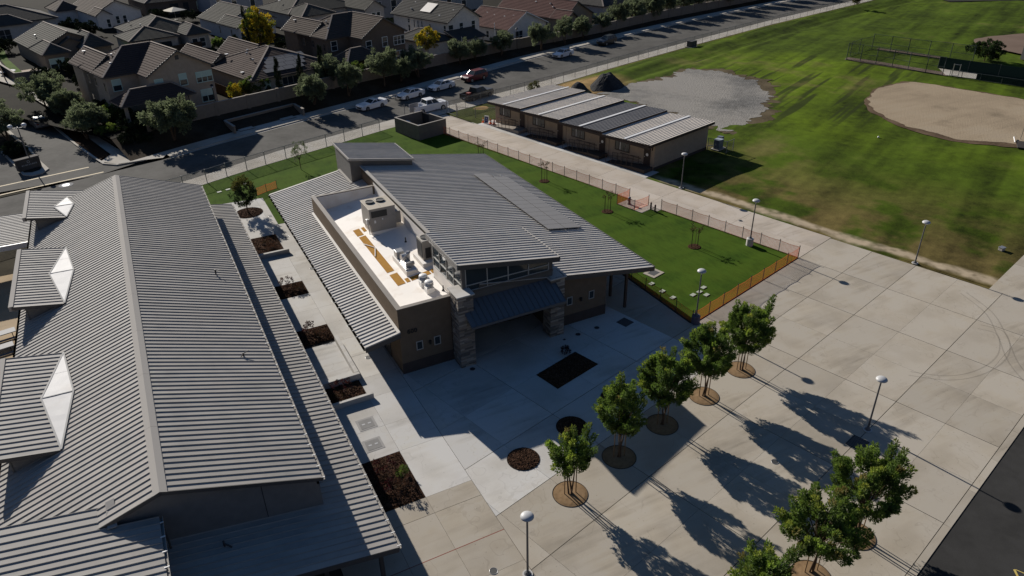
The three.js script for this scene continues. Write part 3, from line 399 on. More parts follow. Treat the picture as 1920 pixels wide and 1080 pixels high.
// ------------------------------------------------------------------ long gabled building on the left
{
  const o = thing('school_building', 'long grey gabled school building with metal roof, ridge cap and three white cricket dormers', 'school building', [-3.2, 0, -50.5]);
  const RX = -3.1, RY = 7.85, Z0 = -73, Z1 = -28.25, EX = 3.78, EY = 5.55, LX = -10.4, LY = RY - (RX - LX) / 3;
  // walls
  wpart(o, 'wall', [bx(-9.7, 3.62, 0, 5.1, Z0 + 0.3, Z1 - 0.25), tris([[[-9.7, 5.1, Z1 - 0.25], [3.62, 5.1, Z1 - 0.25], [3.62, 5.55, Z1 - 0.25], [RX, 7.72, Z1 - 0.25], [-9.7, 5.55, Z1 - 0.25]], [[-9.7, 5.1, Z0 + 0.3], [-9.7, 5.55, Z0 + 0.3], [RX, 7.72, Z0 + 0.3], [3.62, 5.55, Z0 + 0.3], [3.62, 5.1, Z0 + 0.3]]]), bx(3.5, 3.62, 5.05, 5.5, Z0 + 0.3, Z1 - 0.25)], M.stuccoLight);
  wpart(o, 'control_joint', bx(0.95, 0.98, 4.0, 6.4, Z1 - 0.249, Z1 - 0.243), M.black);
  wpart(o, 'door', bx(2.3, 3.3, 0, 2.2, Z1 - 0.25, Z1 - 0.19), M.bronze);
  // main roof
  seamRoof(o, 'roof_panel', RX, RY, EX, EY, Z0, Z1);
  seamRoof(o, 'roof_panel', RX, RY, LX, LY, Z0, Z1);
  wpart(o, 'roof_deck', [slab3([[RX, RY - 0.05, Z0], [RX, RY - 0.05, Z1 - 0.06], [EX - 0.05, EY - 0.05, Z1 - 0.06], [EX - 0.05, EY - 0.05, Z0]], 0.16), slab3([[LX + 0.05, LY - 0.05, Z0], [LX + 0.05, LY - 0.05, Z1 - 0.06], [RX, RY - 0.05, Z1 - 0.06], [RX, RY - 0.05, Z0]], 0.16)], M.fascia);
  const capZ = 9, cl = (Z1 - Z0 + 0.05) / capZ; for (let i = 0; i < capZ; i++) wpart(o, 'ridge_cap', tris([[[RX - 0.30, RY - 0.045, Z0 + i * cl], [RX - 0.30, RY - 0.045, Z0 + (i + 1) * cl - 0.01], [RX, RY + 0.075, Z0 + (i + 1) * cl - 0.01], [RX, RY + 0.075, Z0 + i * cl]], [[RX, RY + 0.075, Z0 + i * cl], [RX, RY + 0.075, Z0 + (i + 1) * cl - 0.01], [RX + 0.30, RY - 0.045, Z0 + (i + 1) * cl - 0.01], [RX + 0.30, RY - 0.045, Z0 + i * cl]]]), M.metalTrim);
  for (const z of [Z1, Z0]) for (const [x, y] of [[EX, EY], [LX, LY]]) wpart(o, 'rake_trim', beam(V3(RX, RY - 0.06, z), V3(x, y - 0.06, z), 0.05, 0.2), M.fascia);
  wpart(o, 'gutter', gutter(EX, EY, Z0, Z1, 1), M.metalTrim); wpart(o, 'gutter', gutter(LX, LY, -72.6, Z1, -1), M.white);
  for (let z = Z0 + 0.6; z < Z1; z += 0.9) wpart(o, 'gutter_strap', bx(EX - 0.06, EX + 0.13, EY - 0.01, EY + 0.02, z - 0.02, z + 0.02), M.white);
  for (const z of [-52.1]) wpart(o, 'roof_pipe', [cyl(0.05, 0.05, 0.45, 2.3, EY + 0.45, z, 8), cyl(0.1, 0.1, 0.03, 2.3, EY + 0.46, z, 8), bar(V3(2.3, EY + 0.75, z), V3(2.6, EY + 0.82, z + 0.1), 0.03)], M.black);
  wpart(o, 'roof_pipe', [cyl(0.05, 0.05, 0.3, 2.2, EY + 0.46, -40.2, 8), bar(V3(2.2, EY + 0.7, -40.2), V3(2.55, EY + 0.72, -40.35), 0.03), bar(V3(2.2, EY + 0.7, -40.2), V3(2.0, EY + 0.6, -40.0), 0.03)], M.black);
  // low roof over the walk, running on in front of the gable
  const CX0 = -3.6, CX1 = 6.15, CY1 = 3.18, cy = (x) => CY1 + (CX1 - x) / 6, CZ0 = -72.8, CZ1 = -24.5;
  seamRoof(o, 'walk_roof_panel', 3.64, cy(3.64), CX1, CY1, CZ0, Z1 - 0.25); seamRoof(o, 'walk_roof_panel', CX0, cy(CX0), CX1, CY1, Z1 - 0.25, CZ1);
  wpart(o, 'walk_roof_deck', [slab3([[3.64, cy(3.64) - 0.05, CZ0], [3.64, cy(3.64) - 0.05, Z1 - 0.25], [CX1 - 0.04, CY1 - 0.05, Z1 - 0.25], [CX1 - 0.04, CY1 - 0.05, CZ0]], 0.2), slab3([[CX0, cy(CX0) - 0.05, Z1 - 0.25], [CX0, cy(CX0) - 0.05, CZ1 - 0.05], [CX1 - 0.04, CY1 - 0.05, CZ1 - 0.05], [CX1 - 0.04, CY1 - 0.05, Z1 - 0.25]], 0.2), beam(V3(CX0, cy(CX0) - 0.16, CZ1), V3(CX1, CY1 - 0.16, CZ1), 0.05, 0.3)], M.fascia);
  wpart(o, 'gutter', gutter(CX1, CY1, CZ0, CZ1, 1), M.metalTrim);
  for (let z = CZ0 + 0.5; z < CZ1; z += 0.9) wpart(o, 'gutter_strap', bx(CX1 - 0.06, CX1 + 0.14, CY1 - 0.01, CY1 + 0.02, z - 0.02, z + 0.02), M.white);
  for (const z of [-24.9, -30.6, -36.3, -42, -47.7, -53.4, -59.1, -64.8, -70.5]) wpart(o, 'post', bx(5.2, 5.4, 0, 3.05, z - 0.1, z + 0.1), M.bronze);
  for (const x of [0.8, 2.6]) wpart(o, 'post', bx(x, x + 0.2, 0, 3.6, CZ1 - 0.5, CZ1 - 0.3), M.bronze);
  wpart(o, 'roof_pipe', [cyl(0.045, 0.045, 0.35, -1.2, cy(-1.2), -27.3, 8), bar(V3(-1.2, cy(-1.2) + 0.2, -27.3), V3(-0.9, cy(-0.9) + 0.05, -27.1), 0.04)], M.bronze);
  // dormers: shed roofs that fall to the ridge, each ending in a white saddle
  for (const [z0, z1, c0, c1] of [[-75.2, -68.3, -73.3, -68.3], [-61.6, -51.9, -61.6, -51.9], [-45.2, -35.45, -45.2, -35.45]]) {
    const xa = -10.35, ya = 7.02, xb = -7.38, yb = 6.47, mid = (c0 + c1) / 2, half = (c1 - c0) / 2, sl = (yb - ya) / (xb - xa);
    const d = new THREE.Group(); d.name = 'dormer'; d.position.set(xa - o.position.x, 0, mid - o.position.z); o.add(d);
    wpart(d, 'dormer_wall', [tris([z1 - 0.35, z0 + 0.35].map((z) => [[-9.65, 3, z], [-7.0, 6.4, z], [-7.2, 6.42, z], [-9.65, 6.85, z]])), bx(-9.72, -9.62, 4.6, 6.8, z0 + 0.35, z1 - 0.35)], M.stuccoLight);
    seamRoof(d, 'dormer_panel', xa, ya, xb, yb, z0, z1, { cut: (z) => { const t = clamp(1 - Math.abs(z - mid) / half, 0, 1); return [0, z < c0 ? 1.45 : 1 - t * 0.31]; } });
    wpart(d, 'dormer_deck', slab3([[xa, ya - 0.05, z0], [xa, ya - 0.05, z1 - 0.04], [xb - 0.1, yb - 0.05, z1 - 0.04], [xb - 0.1, yb - 0.05, z0]], 0.12), M.fascia);
    wpart(d, 'high_trim', bx(xa - 0.16, xa + 0.12, ya - 0.28, ya + 0.05, z0 - 0.02, z1 + 0.02), M.metalTrim);
    wpart(d, 'side_trim', [beam(V3(xa, ya - 0.1, z1 + 0.01), V3(xb, yb - 0.1, z1 + 0.01), 0.04, 0.24), beam(V3(xa, ya - 0.1, z0 - 0.01), V3(xb, yb - 0.1, z0 - 0.01), 0.04, 0.24)], M.fascia);
    // the saddle: two folded sheets in three lengths each, lapped
    const w = [-8.35, 6.47 + (xb + 8.35) * -sl + 0.07, mid], e = [-6.8, RY - (RX + 6.8) / 3 + 0.065, mid], tip = (z) => [-7.38, yb + 0.055, z], mixp = (p, q, t) => p.map((v, i) => v + (q[i] - v) * t);
    for (const t of [tip(c0), tip(c1)]) [[0, 0.5, 0], [0.5, 1, 0.006]].forEach(([s0, s1, h]) => { const q = [mixp(w, t, s0), mixp(w, t, s1), mixp(e, t, s1), mixp(e, t, s0)].map(([x, y, z]) => [x, y + h, z]);
      const R = 5, fs = []; for (let i = 0; i < R; i++) for (let j = 0; j < R; j++) { const P = (a, b) => { const x = mixp(mixp(q[0], q[1], a), mixp(q[3], q[2], a), b); return [x[0], x[1] + 0.03 * (fbm(x[0] * 2 + 30, x[2] * 2 + 200, 0, 2, 15) - 0.5), x[2]]; }; fs.push([P(i / R, j / R), P((i + 1) / R, j / R), P((i + 1) / R, (j + 1) / R), P(i / R, (j + 1) / R)]); }
      wpart(d, 'cricket_sheet', tris(fs), M.cricket); });
    for (const t of [tip(c0), tip(c1)]) for (const q of [w, e]) wpart(d, 'cricket_flashing', beam(V3(q[0], q[1] + 0.015, q[2]), V3(t[0], t[1] + 0.015, t[2]), 0.09, 0.012), M.galvDull);
    wpart(d, 'cricket_lap', beam(V3(w[0], w[1] + 0.02, w[2]), V3(e[0], e[1] + 0.02, e[2]), 0.07, 0.012), M.galvDull);
  }
  // porch roof at the front left corner
  const px = -3.42, py = 6.58, sx = -16, sy = py + (px - sx) / 6, pz0 = -29.6, pz1 = -20;
  seamRoof(o, 'porch_panel', sx, sy, px, py, -28.2, pz1); seamRoof(o, 'porch_panel', sx, sy, -5.35, py + (px + 5.35) / 6, pz0, -28.2);
  wpart(o, 'porch_deck', [slab3([[sx, sy - 0.05, -28.2], [sx, sy - 0.05, pz1], [px - 0.05, py - 0.05, pz1], [px - 0.05, py - 0.05, -28.2]], 0.3), slab3([[sx, sy - 0.05, pz0], [sx, sy - 0.05, -28.2], [-5.35, py + 0.27, -28.2], [-5.35, py + 0.27, pz0]], 0.2)], M.fascia);
  wpart(o, 'porch_flashing', slab3([[-5.4, 7.2, -29.55], [-5.4, 6.98, -28.05], [-5.02, 6.98, -28.05], [-5.02, 7.3, -29.55]], 0.04), M.metalTrim);
  wpart(o, 'porch_wall', bx(-14, px - 0.35, 0, 6.4, -27.9, -20.5), M.stuccoLight);
  wpart(o, 'gutter', gutter(px, py, -28.2, pz1, 1), M.metalTrim);
  for (let z = -27.8; z < pz1; z += 0.9) wpart(o, 'gutter_strap', bx(px - 0.06, px + 0.14, py - 0.01, py + 0.03, z - 0.025, z + 0.025), M.white);
  wpart(o, 'drain_pipe', bar(V3(px + 0.06, py - 0.1, -28.0), V3(px + 0.06, 4.6, -28.0), 0.05), M.fascia);
  // covered way towards the courtyard at the far end
  seamRoof(o, 'covered_way_panel', -22, 3.9, -10.45, 3.3, -80, -72.2);
  wpart(o, 'covered_way_fascia', [bx(-22, -8.6, 3.05, 3.5, -72.2, -72.06)], M.white); wpart(o, 'covered_way_flashing', bx(-10.9, -10.4, 3.36, 3.44, -74.2, -72.3), M.metalTrim);
  for (const x of [-20, -15, -11]) wpart(o, 'post', bx(x, x + 0.2, 0, 3.3, -72.7, -72.5), M.bronze);
}
{ // courtyard furniture at the left edge
  for (const [i, z] of [[0, -61], [1, -58.7]].map((v) => v)) { const t = thing('picnic_table', ['far picnic table with bench seats in the tan courtyard', 'near picnic table with bench seats in the tan courtyard'][i], 'picnic table', [-13.4, 0, z - 0.2], 0.2, 'picnic tables'); part(t, 'tabletop', rbx(-0.9, 0.9, 0.7, 0.76, -0.4, 0.4, 0.02), mat([0.16, 0.16, 0.17], 0.7)); for (const s of [-1, 1]) { part(t, 'bench', rbx(-0.9, 0.9, 0.42, 0.46, s * 0.75 - 0.14, s * 0.75 + 0.14, 0.015), mat([0.13, 0.13, 0.14], 0.7)); part(t, 'leg', [bar(V3(s * 0.6, 0, -0.8), V3(s * 0.6, 0.7, -0.2), 0.03), bar(V3(s * 0.6, 0, 0.8), V3(s * 0.6, 0.7, 0.2), 0.03), bar(V3(s * 0.6, 0.4, -0.8), V3(s * 0.6, 0.4, 0.8), 0.025)], M.black); } }
}

// ------------------------------------------------------------------ building with the stone piers and the number 600
seamOld = false;
const font = await new FontLoader().loadAsync('fonts/droid/droid_sans_bold.typeface.json');
const text = (s, size, depth, x, y, z, ry = 0) => { const g = new TextGeometry(s, { font, size, depth, curveSegments: 4 }); g.computeBoundingBox(); const b = g.boundingBox; return g.translate(-(b.min.x + b.max.x) / 2, -(b.min.y + b.max.y) / 2, 0).rotateY(ry).translate(x, y, z); };
{
  const o = thing('classroom_building', 'brown classroom building with stone piers, white equipment roof and the number 600', 'school building', [22, 0, -57]);
  const ZF = -41.9, ZB = -65.3, XW = 12.5, mr = (x) => 6.03 - (x - 18.55) / 6, deck = (x) => 3.8 + (x - 12.7) * 0.125;
  wpart(o, 'wall', [bx(XW, XW + 0.28, 0, 5.36, ZB, ZF - 0.28), bx(XW, 16.6, 0, 5.36, ZF - 0.28, ZF), bx(XW + 0.28, 18.6, 0, 5.3, ZB, ZB + 0.25), tris([[[25.2, 0, ZF], [29.75, 0, ZF], [29.75, mr(29.75) - 0.36, ZF], [25.2, mr(25.2) - 0.36, ZF]]]), bx(29.5, 29.75, 0, 3.9, -72.3, ZF - 0.25), bx(12.5, 29.5, 0, 3.4, -72.3, -72.05)], M.stucco);
  wpart(o, 'parapet_lining', [bx(XW + 0.285, XW + 0.3, 3.6, 5.3, ZB + 0.26, ZF - 0.29), bx(XW + 0.3, 18.3, 3.6, 5.25, ZB + 0.255, ZB + 0.27), bx(XW + 0.3, 16.5, 3.6, 5.25, ZF - 0.3, ZF - 0.285)], M.membrane);
  wpart(o, 'parapet_coping', [bx(XW - 0.04, XW + 0.34, 5.36, 5.41, ZB - 0.04, ZF - 0.3), bx(XW - 0.04, 16.5, 5.362, 5.412, ZF - 0.3, ZF + 0.04), bx(XW + 0.34, 18.4, 5.3, 5.35, ZB - 0.04, ZB + 0.3)], mat([0.20, 0.175, 0.15], 0.5, { map: T.metal }));
  wpart(o, 'flat_roof', tris([[[XW + 0.3, deck(XW + 0.3), ZB + 0.26], [XW + 0.3, deck(XW + 0.3), ZF - 0.29], [17.15, deck(17.15), ZF - 0.29], [17.15, deck(17.15), -46.9], [18.5, deck(18.5), -46.9], [18.5, deck(18.5), ZB + 0.26]]]), M.membrane);
  wpart(o, 'upper_wall', [bx(18.5, 18.7, 3.5, mr(18.7) - 0.05, ZB, -46.9)], M.membrane); wpart(o, 'upper_wall', bx(18.5, 18.75, 3.5, mr(18.7) - 0.06, -72.2, ZB - 0.02), M.stucco);
  wpart(o, 'base_band', [bx(XW - 0.02, 16.5, 0, 0.9, ZF - 0.02, ZF + 0.015), bx(25.3, 29.77, 0, 0.9, ZF - 0.02, ZF + 0.015)], mat([0.085, 0.068, 0.062], 0.95, { map: T.grain }));
  // low roof over the walk side
  const ey = 3.25, ex = 9.92, er = (x) => ey + (x - ex) / 6;
  seamRoof(o, 'eave_panel', XW, er(XW), ex, ey, ZB, -41.6); seamRoof(o, 'eave_panel', 18.5, er(18.5), ex, ey, -73.4, ZB);
  wpart(o, 'eave_deck', [slab3([[ex + 0.05, ey - 0.05, -65.3], [ex + 0.05, ey - 0.05, -41.66], [XW, er(XW) - 0.05, -41.66], [XW, er(XW) - 0.05, -65.3]], 0.3), slab3([[ex + 0.05, ey - 0.05, -73.35], [ex + 0.05, ey - 0.05, -65.3], [18.5, er(18.5) - 0.05, -65.3], [18.5, er(18.5) - 0.05, -73.35]], 0.3), beam(V3(ex, ey - 0.22, -41.62), V3(XW, er(XW) - 0.22, -41.62), 0.06, 0.36)], M.fascia);
  wpart(o, 'eave_gutter', gutter(ex, ey, -73.4, -41.55, -1), M.metalTrim); for (let z = -73; z < -41.6; z += 0.9) wpart(o, 'gutter_strap', bx(ex - 0.14, ex + 0.05, ey - 0.01, ey + 0.02, z - 0.02, z + 0.02), M.white);
  wpart(o, 'wall_flashing', slab3([[XW - 0.2, er(XW) + 0.04, ZB], [XW - 0.2, er(XW) + 0.04, -41.6], [XW - 0.01, er(XW) + 0.10, -41.6], [XW - 0.01, er(XW) + 0.10, ZB]], 0.03), M.metal[0]);
  
  wpart(o, 'side_door', bx(XW - 0.05, XW, 0, 2.1, -46, -44.4), M.bronze);
  // main roof
  const RXe = 33.95, RZ0 = -72.8, RZ1 = -41.35;
  seamRoof(o, 'roof_panel', 18.55, mr(18.55), RXe, mr(RXe), RZ0, RZ1);
  wpart(o, 'roof_deck', [slab3([[18.5, mr(18.5) - 0.05, RZ0 + 0.04], [18.5, mr(18.5) - 0.05, RZ1 - 0.06], [RXe - 0.05, mr(RXe) - 0.05, RZ1 - 0.06], [RXe - 0.05, mr(RXe) - 0.05, RZ0 + 0.04]], 0.34)], M.fascia);
  wpart(o, 'roof_fascia', [beam(V3(24.4, mr(24.4) - 0.2, RZ1), V3(RXe, mr(RXe) - 0.2, RZ1), 0.06, 0.38), bx(RXe - 0.05, RXe + 0.08, mr(RXe) - 0.38, mr(RXe) + 0.02, RZ0, RZ1)], M.fascia);
  wpart(o, 'ridge_trim', bx(18.36, 18.66, mr(18.5) - 0.02, mr(18.5) + 0.1, RZ0, -46.9), M.metalTrim);
  for (const z of [-41.95, -44.05, -50, -56, -62, -68]) wpart(o, 'canopy_post', rbx(31.62, 31.82, 0, mr(31.7) - 0.35, z - 0.1, z + 0.1, 0.02), mat([0.06, 0.042, 0.032], 0.6));
  wpart(o, 'canopy_beam', bx(31.6, 31.85, mr(31.7) - 0.62, mr(31.7) - 0.36, -72, -41.7), M.bronze);
  // solar panels
  const sl = Math.atan2(-1, 6), pg = bx(-0.825, 0.825, 0, 0.045, -0.495, 0.495), pm = new THREE.MeshPhysicalMaterial({ color: new THREE.Color().setRGB(0.19, 0.183, 0.178), roughness: 0.55, clearcoat: 0.3, clearcoatRoughness: 0.4, side: THREE.DoubleSide });  // panel grey is lightened to include the sheen of the glass
  for (let i = 0; i < 15; i++) for (let j = 0; j < 2; j++) { if (i === 0 && j === 1) continue; const x = 29.86 + j * 1.69, z = -64.72 + i * 1.027; inst(o, 'solar_panel', pg, pm, new THREE.Matrix4().makeRotationZ(sl).setPosition(x, mr(x) + 0.17, z)); }
  wpart(o, 'solar_rail', [29.4, 30.3, 31.1, 32.0].map((x) => bx(x - 0.03, x + 0.03, mr(x) + 0.04, mr(x) + 0.14, -65.1, -49.9)), M.galv);
  // tall box at the back
  const bt = (x) => 7.0 - (x - 17.4) / 6;
  wpart(o, 'plant_room_wall', tris([[[17.45, 3, -69], [23.9, 3, -69], [23.9, bt(23.9) - 0.05, -69], [17.45, bt(17.45) - 0.05, -69]], [[17.45, 0, -74.4], [17.45, bt(17.45) - 0.05, -74.4], [23.9, bt(23.9) - 0.05, -74.4], [23.9, 0, -74.4]], [[17.45, 0, -74.4], [17.45, 0, -69], [17.45, bt(17.45) - 0.05, -69], [17.45, bt(17.45) - 0.05, -74.4]], [[23.9, 0, -69], [23.9, 0, -74.4], [23.9, bt(23.9), -74.4], [23.9, bt(23.9), -69]]]), M.siding);
  seamRoof(o, 'plant_room_panel', 17.4, bt(17.4), 24.0, bt(24.0), -74.6, -68.9);
  wpart(o, 'plant_room_trim', [beam(V3(17.4, bt(17.4) - 0.06, -68.86), V3(24, bt(24) - 0.06, -68.86), 0.05, 0.22), bx(17.3, 17.44, bt(17.4) - 0.16, bt(17.4) + 0.05, -74.6, -68.88), bx(23.96, 24.1, bt(24) - 0.2, bt(24) + 0.03, -74.6, -68.88)], M.metalTrim);
  wpart(o, 'plant_room_flashing', bx(17.2, 17.44, er(17.3), er(17.3) + 0.1, -73.4, -68.9), M.metalTrim);
  // clerestory over the entrance
  const mx0 = 16.85, mx1 = 24.9, my = (x) => 8.05 - (x - mx0) / 6, mz0 = -46.95, mz1 = -41.1;
  seamRoof(o, 'clerestory_panel', mx0, my(mx0), mx1, my(mx1), mz0, mz1);
  wpart(o, 'clerestory_deck', slab3([[mx0 + 0.02, my(mx0) - 0.05, mz0 + 0.02], [mx0 + 0.02, my(mx0) - 0.05, mz1 - 0.06], [mx1 - 0.02, my(mx1) - 0.05, mz1 - 0.06], [mx1 - 0.02, my(mx1) - 0.05, mz0 + 0.02]], 0.3), M.fascia);
  wpart(o, 'clerestory_fascia', [beam(V3(mx0, my(mx0) - 0.18, mz1), V3(mx1, my(mx1) - 0.18, mz1), 0.06, 0.36)], M.fascia);
  wpart(o, 'clerestory_side_fascia', bx(mx0 - 0.08, mx0 + 0.03, my(mx0) - 0.38, my(mx0) + 0.03, mz0, mz1 - 0.02), mat([0.25, 0.24, 0.225], 0.5)); wpart(o, 'clerestory_end_trim', bx(mx1 - 0.03, mx1 + 0.08, my(mx1) - 0.34, my(mx1) + 0.04, mz0, mz1 - 0.02), M.metalTrim);
  wpart(o, 'clerestory_wall', [bx(17.2, 24.5, 3.2, 5.62, -41.62, -41.42), bx(24.15, 24.5, 5.6, my(24.5) - 0.35, -41.62, -41.42), bx(17.2, 17.5, 5.6, my(17.4) - 0.35, -41.62, -41.42), tris([[[24.5, 4, -41.5], [24.5, 4, -46.9], [24.5, my(24.5) - 0.3, -46.9], [24.5, my(24.5) - 0.3, -41.5]], [[17.2, 4, -46.9], [17.2, my(17.2) - 0.3, -46.9], [24.5, my(24.5) - 0.3, -46.9], [24.5, 4, -46.9]]])], M.siding);
  wpart(o, 'clerestory_sill', bx(17.2, 17.3, 4.1, 5.42, -46.9, -41.6), M.membrane); wpart(o, 'sill_flashing', bx(17.2, 24.5, 5.5, 5.66, -41.45, -41.36), M.fascia);
  const wx = [17.5, 19.16, 20.82, 22.48, 24.15], wy = (x) => my(x) - 0.36;
  for (let i = 0; i < 4; i++) { const x0 = wx[i], x1 = wx[i + 1], w = wpart(o, 'clerestory_window', [bx(x0 - 0.03, x0 + 0.03, 5.64, wy(x0), -41.5, -41.4), ...(i === 3 ? [bx(x1 - 0.03, x1 + 0.03, 5.64, wy(x1), -41.5, -41.4)] : []), beam(V3(x0, 6.12, -41.45), V3(x1, 6.12, -41.45), 0.09, 0.06), bx(x0, x1, 5.64, 5.70, -41.5, -41.4)], M.frame);
    wpart(w, 'pane', tris([[[x0, 5.66, -41.47], [x1, 5.66, -41.47], [x1, wy(x1), -41.47], [x0, wy(x0), -41.47]]]), M.glass); }
  const gz = [-46.8, -45.5, -44.2, -42.9, -41.65]; for (let i = 0; i < 4; i++) { const w = wpart(o, 'clerestory_window', [bx(17.18, 17.3, 5.42, 7.6, gz[i] - 0.03, gz[i] + 0.03), bx(17.18, 17.3, 6.15, 6.2, gz[i], gz[i + 1]), bx(17.18, 17.3, 5.42, 5.47, gz[i], gz[i + 1]), bx(17.18, 17.3, 7.55, 7.62, gz[i], gz[i + 1])], M.frame); wpart(w, 'pane', bx(17.235, 17.245, 5.45, 7.6, gz[i] + 0.02, gz[i + 1] - 0.02), M.glass); }
  // entrance recess and awning
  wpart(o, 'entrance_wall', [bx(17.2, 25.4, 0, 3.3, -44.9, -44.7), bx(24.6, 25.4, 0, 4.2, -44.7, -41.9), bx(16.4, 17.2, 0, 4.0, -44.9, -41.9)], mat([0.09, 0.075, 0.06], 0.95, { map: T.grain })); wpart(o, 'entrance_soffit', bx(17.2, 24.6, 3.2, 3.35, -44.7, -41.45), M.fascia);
  for (const x of [18.6, 20.2]) { const w = wpart(o, 'window', bx(x, x + 1.2, 0.95, 2.35, -44.7, -44.66), M.frame); wpart(w, 'pane', bx(x + 0.07, x + 1.13, 1.02, 2.28, -44.662, -44.64), mat([0.42, 0.46, 0.40], 0.5)); }
  for (const x of [22.4, 23.4]) { const d = wpart(o, 'entrance_door', bx(x, x + 0.94, 0, 2.2, -44.7, -44.64), M.bronze); wpart(d, 'door_handle', bx(x + 0.1, x + 0.14, 0.95, 1.15, -44.64, -44.58), M.galv); wpart(d, 'door_pane', bx(x + 0.2, x + 0.74, 0.3, 2.0, -44.642, -44.625), M.glass); }
  const ay = (z) => 4.95 - (z + 41.4) * 0.49, ax0 = 16.95, ax1 = 24.5, an = 18, aw = (ax1 - ax0) / an;
  for (let i = 0; i < an; i++) { const x = ax0 + i * aw, ez = V3(0, ay(-39.4) - ay(-41.4), 2.0), L = ez.length(); inst(o, 'awning_panel', panelGeo(L, aw), M.awning, new THREE.Matrix4().makeBasis(ez.clone().normalize(), V3(0, ez.z, -ez.y).normalize(), V3(-1, 0, 0)).setPosition(x + aw, ay(-41.4), -41.4)); }
  wpart(o, 'awning_fascia', [bx(ax0 - 0.02, ax1 + 0.02, ay(-39.4) - 0.16, ay(-39.4) + 0.03, -39.42, -39.34), beam(V3(ax0, ay(-41.4) - 0.08, -41.4), V3(ax0, ay(-39.4) - 0.08, -39.4), 0.05, 0.18), beam(V3(ax1, ay(-41.4) - 0.08, -41.4), V3(ax1, ay(-39.4) - 0.08, -39.4), 0.05, 0.18)], M.awning);
  // stone piers, stone by stone
  const sm = [[0.30, 0.265, 0.23], [0.22, 0.20, 0.18], [0.38, 0.345, 0.30], [0.15, 0.135, 0.12], [0.27, 0.225, 0.185]].map((c) => mat(c, 0.95, { map: T.grain })), sg = metreUV(merge(new THREE.BoxGeometry(1, 1, 1)));
  const pier = (x0, x1, z0, z1, h, seed) => { const r = rng(seed), g = new THREE.Group(); g.name = 'stone_pier'; g.position.set((x0 + x1) / 2, 0, (z0 + z1) / 2).sub(o.position); o.add(g);
    wpart(g, 'pier_core', bx(x0 + 0.06, x1 - 0.06, 0, h - 0.1, z0 + 0.06, z1 - 0.06), M.stuccoLight); const ch = 0.135;
    for (let k = 0; k * ch < h - 0.12; k++) { const y = k * ch + ch / 2;
      for (const [f, l] of [['f', x1 - x0], ['s', z1 - z0], ['e', z1 - z0]]) { let t = (f === 'f' ? 0 : 0.03); if (f === 'e' && y > 5.0) { } while (t < l - 0.05) { let w = Math.min(0.30 + r() * 0.45, l - t); if (l - t - w < 0.15) w = l - t; const d = 0.05 + r() * 0.05, c = t + w / 2, H = ch - 0.012;
        const Mx = new THREE.Matrix4().makeScale(f === 'f' ? w - 0.012 : d, H, f === 'f' ? d : w - 0.012).setPosition(f === 'f' ? x0 + c : f === 's' ? x0 + 0.05 - d / 2 + 0.03 : x1 - 0.08 + d / 2, y, f === 'f' ? z1 - 0.08 + d / 2 : z1 - c);
        inst(g, 'stone', sg, sm[(r() * 5) | 0], Mx); t += w; } } }
    wpart(g, 'pier_cap', rbx(x0 - 0.1, x1 + 0.1, h - 0.1, h, z0 - 0.1, z1 + 0.12, 0.02), M.concreteGrey[0]); };
  pier(16.45, 17.62, -42.1, -40.55, 5.95, 901); pier(24.1, 25.3, -42.1, -40.95, 5.12, 903);
  // windows, wall lights and the number on the front
  for (const [x, y] of [[13.64, 1.7], [15.0, 1.7], [26.1, 1.78], [28.12, 1.8]]) { const w = wpart(o, 'window', [bx(x, x + 0.5, y, y + 0.06, ZF, ZF + 0.03), bx(x, x + 0.5, y + 0.66, y + 0.72, ZF, ZF + 0.03), bx(x, x + 0.06, y + 0.06, y + 0.66, ZF, ZF + 0.03), bx(x + 0.44, x + 0.5, y + 0.06, y + 0.66, ZF, ZF + 0.03)], M.frame); wpart(w, 'pane', bx(x + 0.05, x + 0.45, y + 0.05, y + 0.67, ZF + 0.002, ZF + 0.012), M.glass); }
  for (const [x, y] of [[14.66, 2.15], [27.33, 2.1]]) wpart(o, 'wall_light', [cyl(0.09, 0.09, 0.26, x, y - 0.13, ZF + 0.14, 10), bx(x - 0.05, x + 0.05, y - 0.05, y + 0.05, ZF, ZF + 0.1)], M.black);
  wpart(o, 'number', text('600', 0.33, 0.04, 13.43, 3.43, ZF + 0.01), M.black, { label: 'black number 600 on the brown wall' });
  wpart(o, 'downspout', [bar(V3(25.45, 0, ZF + 0.08), V3(25.45, 4.4, ZF + 0.08), 0.05)], M.bronze);
  // walkway pads on the flat roof
  const pad = (x0, x1, z0, z1) => wpart(o, 'walk_pad', slab3([[x0, deck(x0) + 0.02, z0], [x0, deck(x0) + 0.02, z1], [x1, deck(x1) + 0.02, z1], [x1, deck(x1) + 0.02, z0]], 0.015), M.walkpad);
  pad(14.38, 14.95, -58.9, -57.5); pad(14.42, 15.02, -57.25, -49.85); pad(14.45, 15.08, -49.4, -47.45); pad(15.12, 15.4, -58.9, -58.0); pad(15.2, 15.5, -48.1, -47.45); pad(15.6, 16.4, -48.05, -47.45); pad(16.5, 17.2, -48.05, -47.45); pad(17.3, 18.2, -48.05, -47.45);
  wpart(o, 'condensate_pipe', [bar(V3(14.35, deck(14.35) + 0.08, -55.74), V3(14.96, deck(14.96) + 0.08, -54.39), 0.035), bar(V3(14.96, deck(14.96) + 0.08, -54.39), V3(14.48, deck(14.48) + 0.08, -52.96), 0.035)], M.white);
  for (const [x, z] of [[17.0, -44.6], [17.43, -53.7], [17.6, -62.8], [13.2, -60], [13.1, -48.5]]) wpart(o, 'vent_pipe', [cyl(0.05, 0.05, 0.42, x, deck(x), z, 8), cyl(0.12, 0.07, 0.1, x, deck(x), z, 8)], x > 14 ? M.black : M.white);
  const O = o; globalThis.DECK = deck;
}
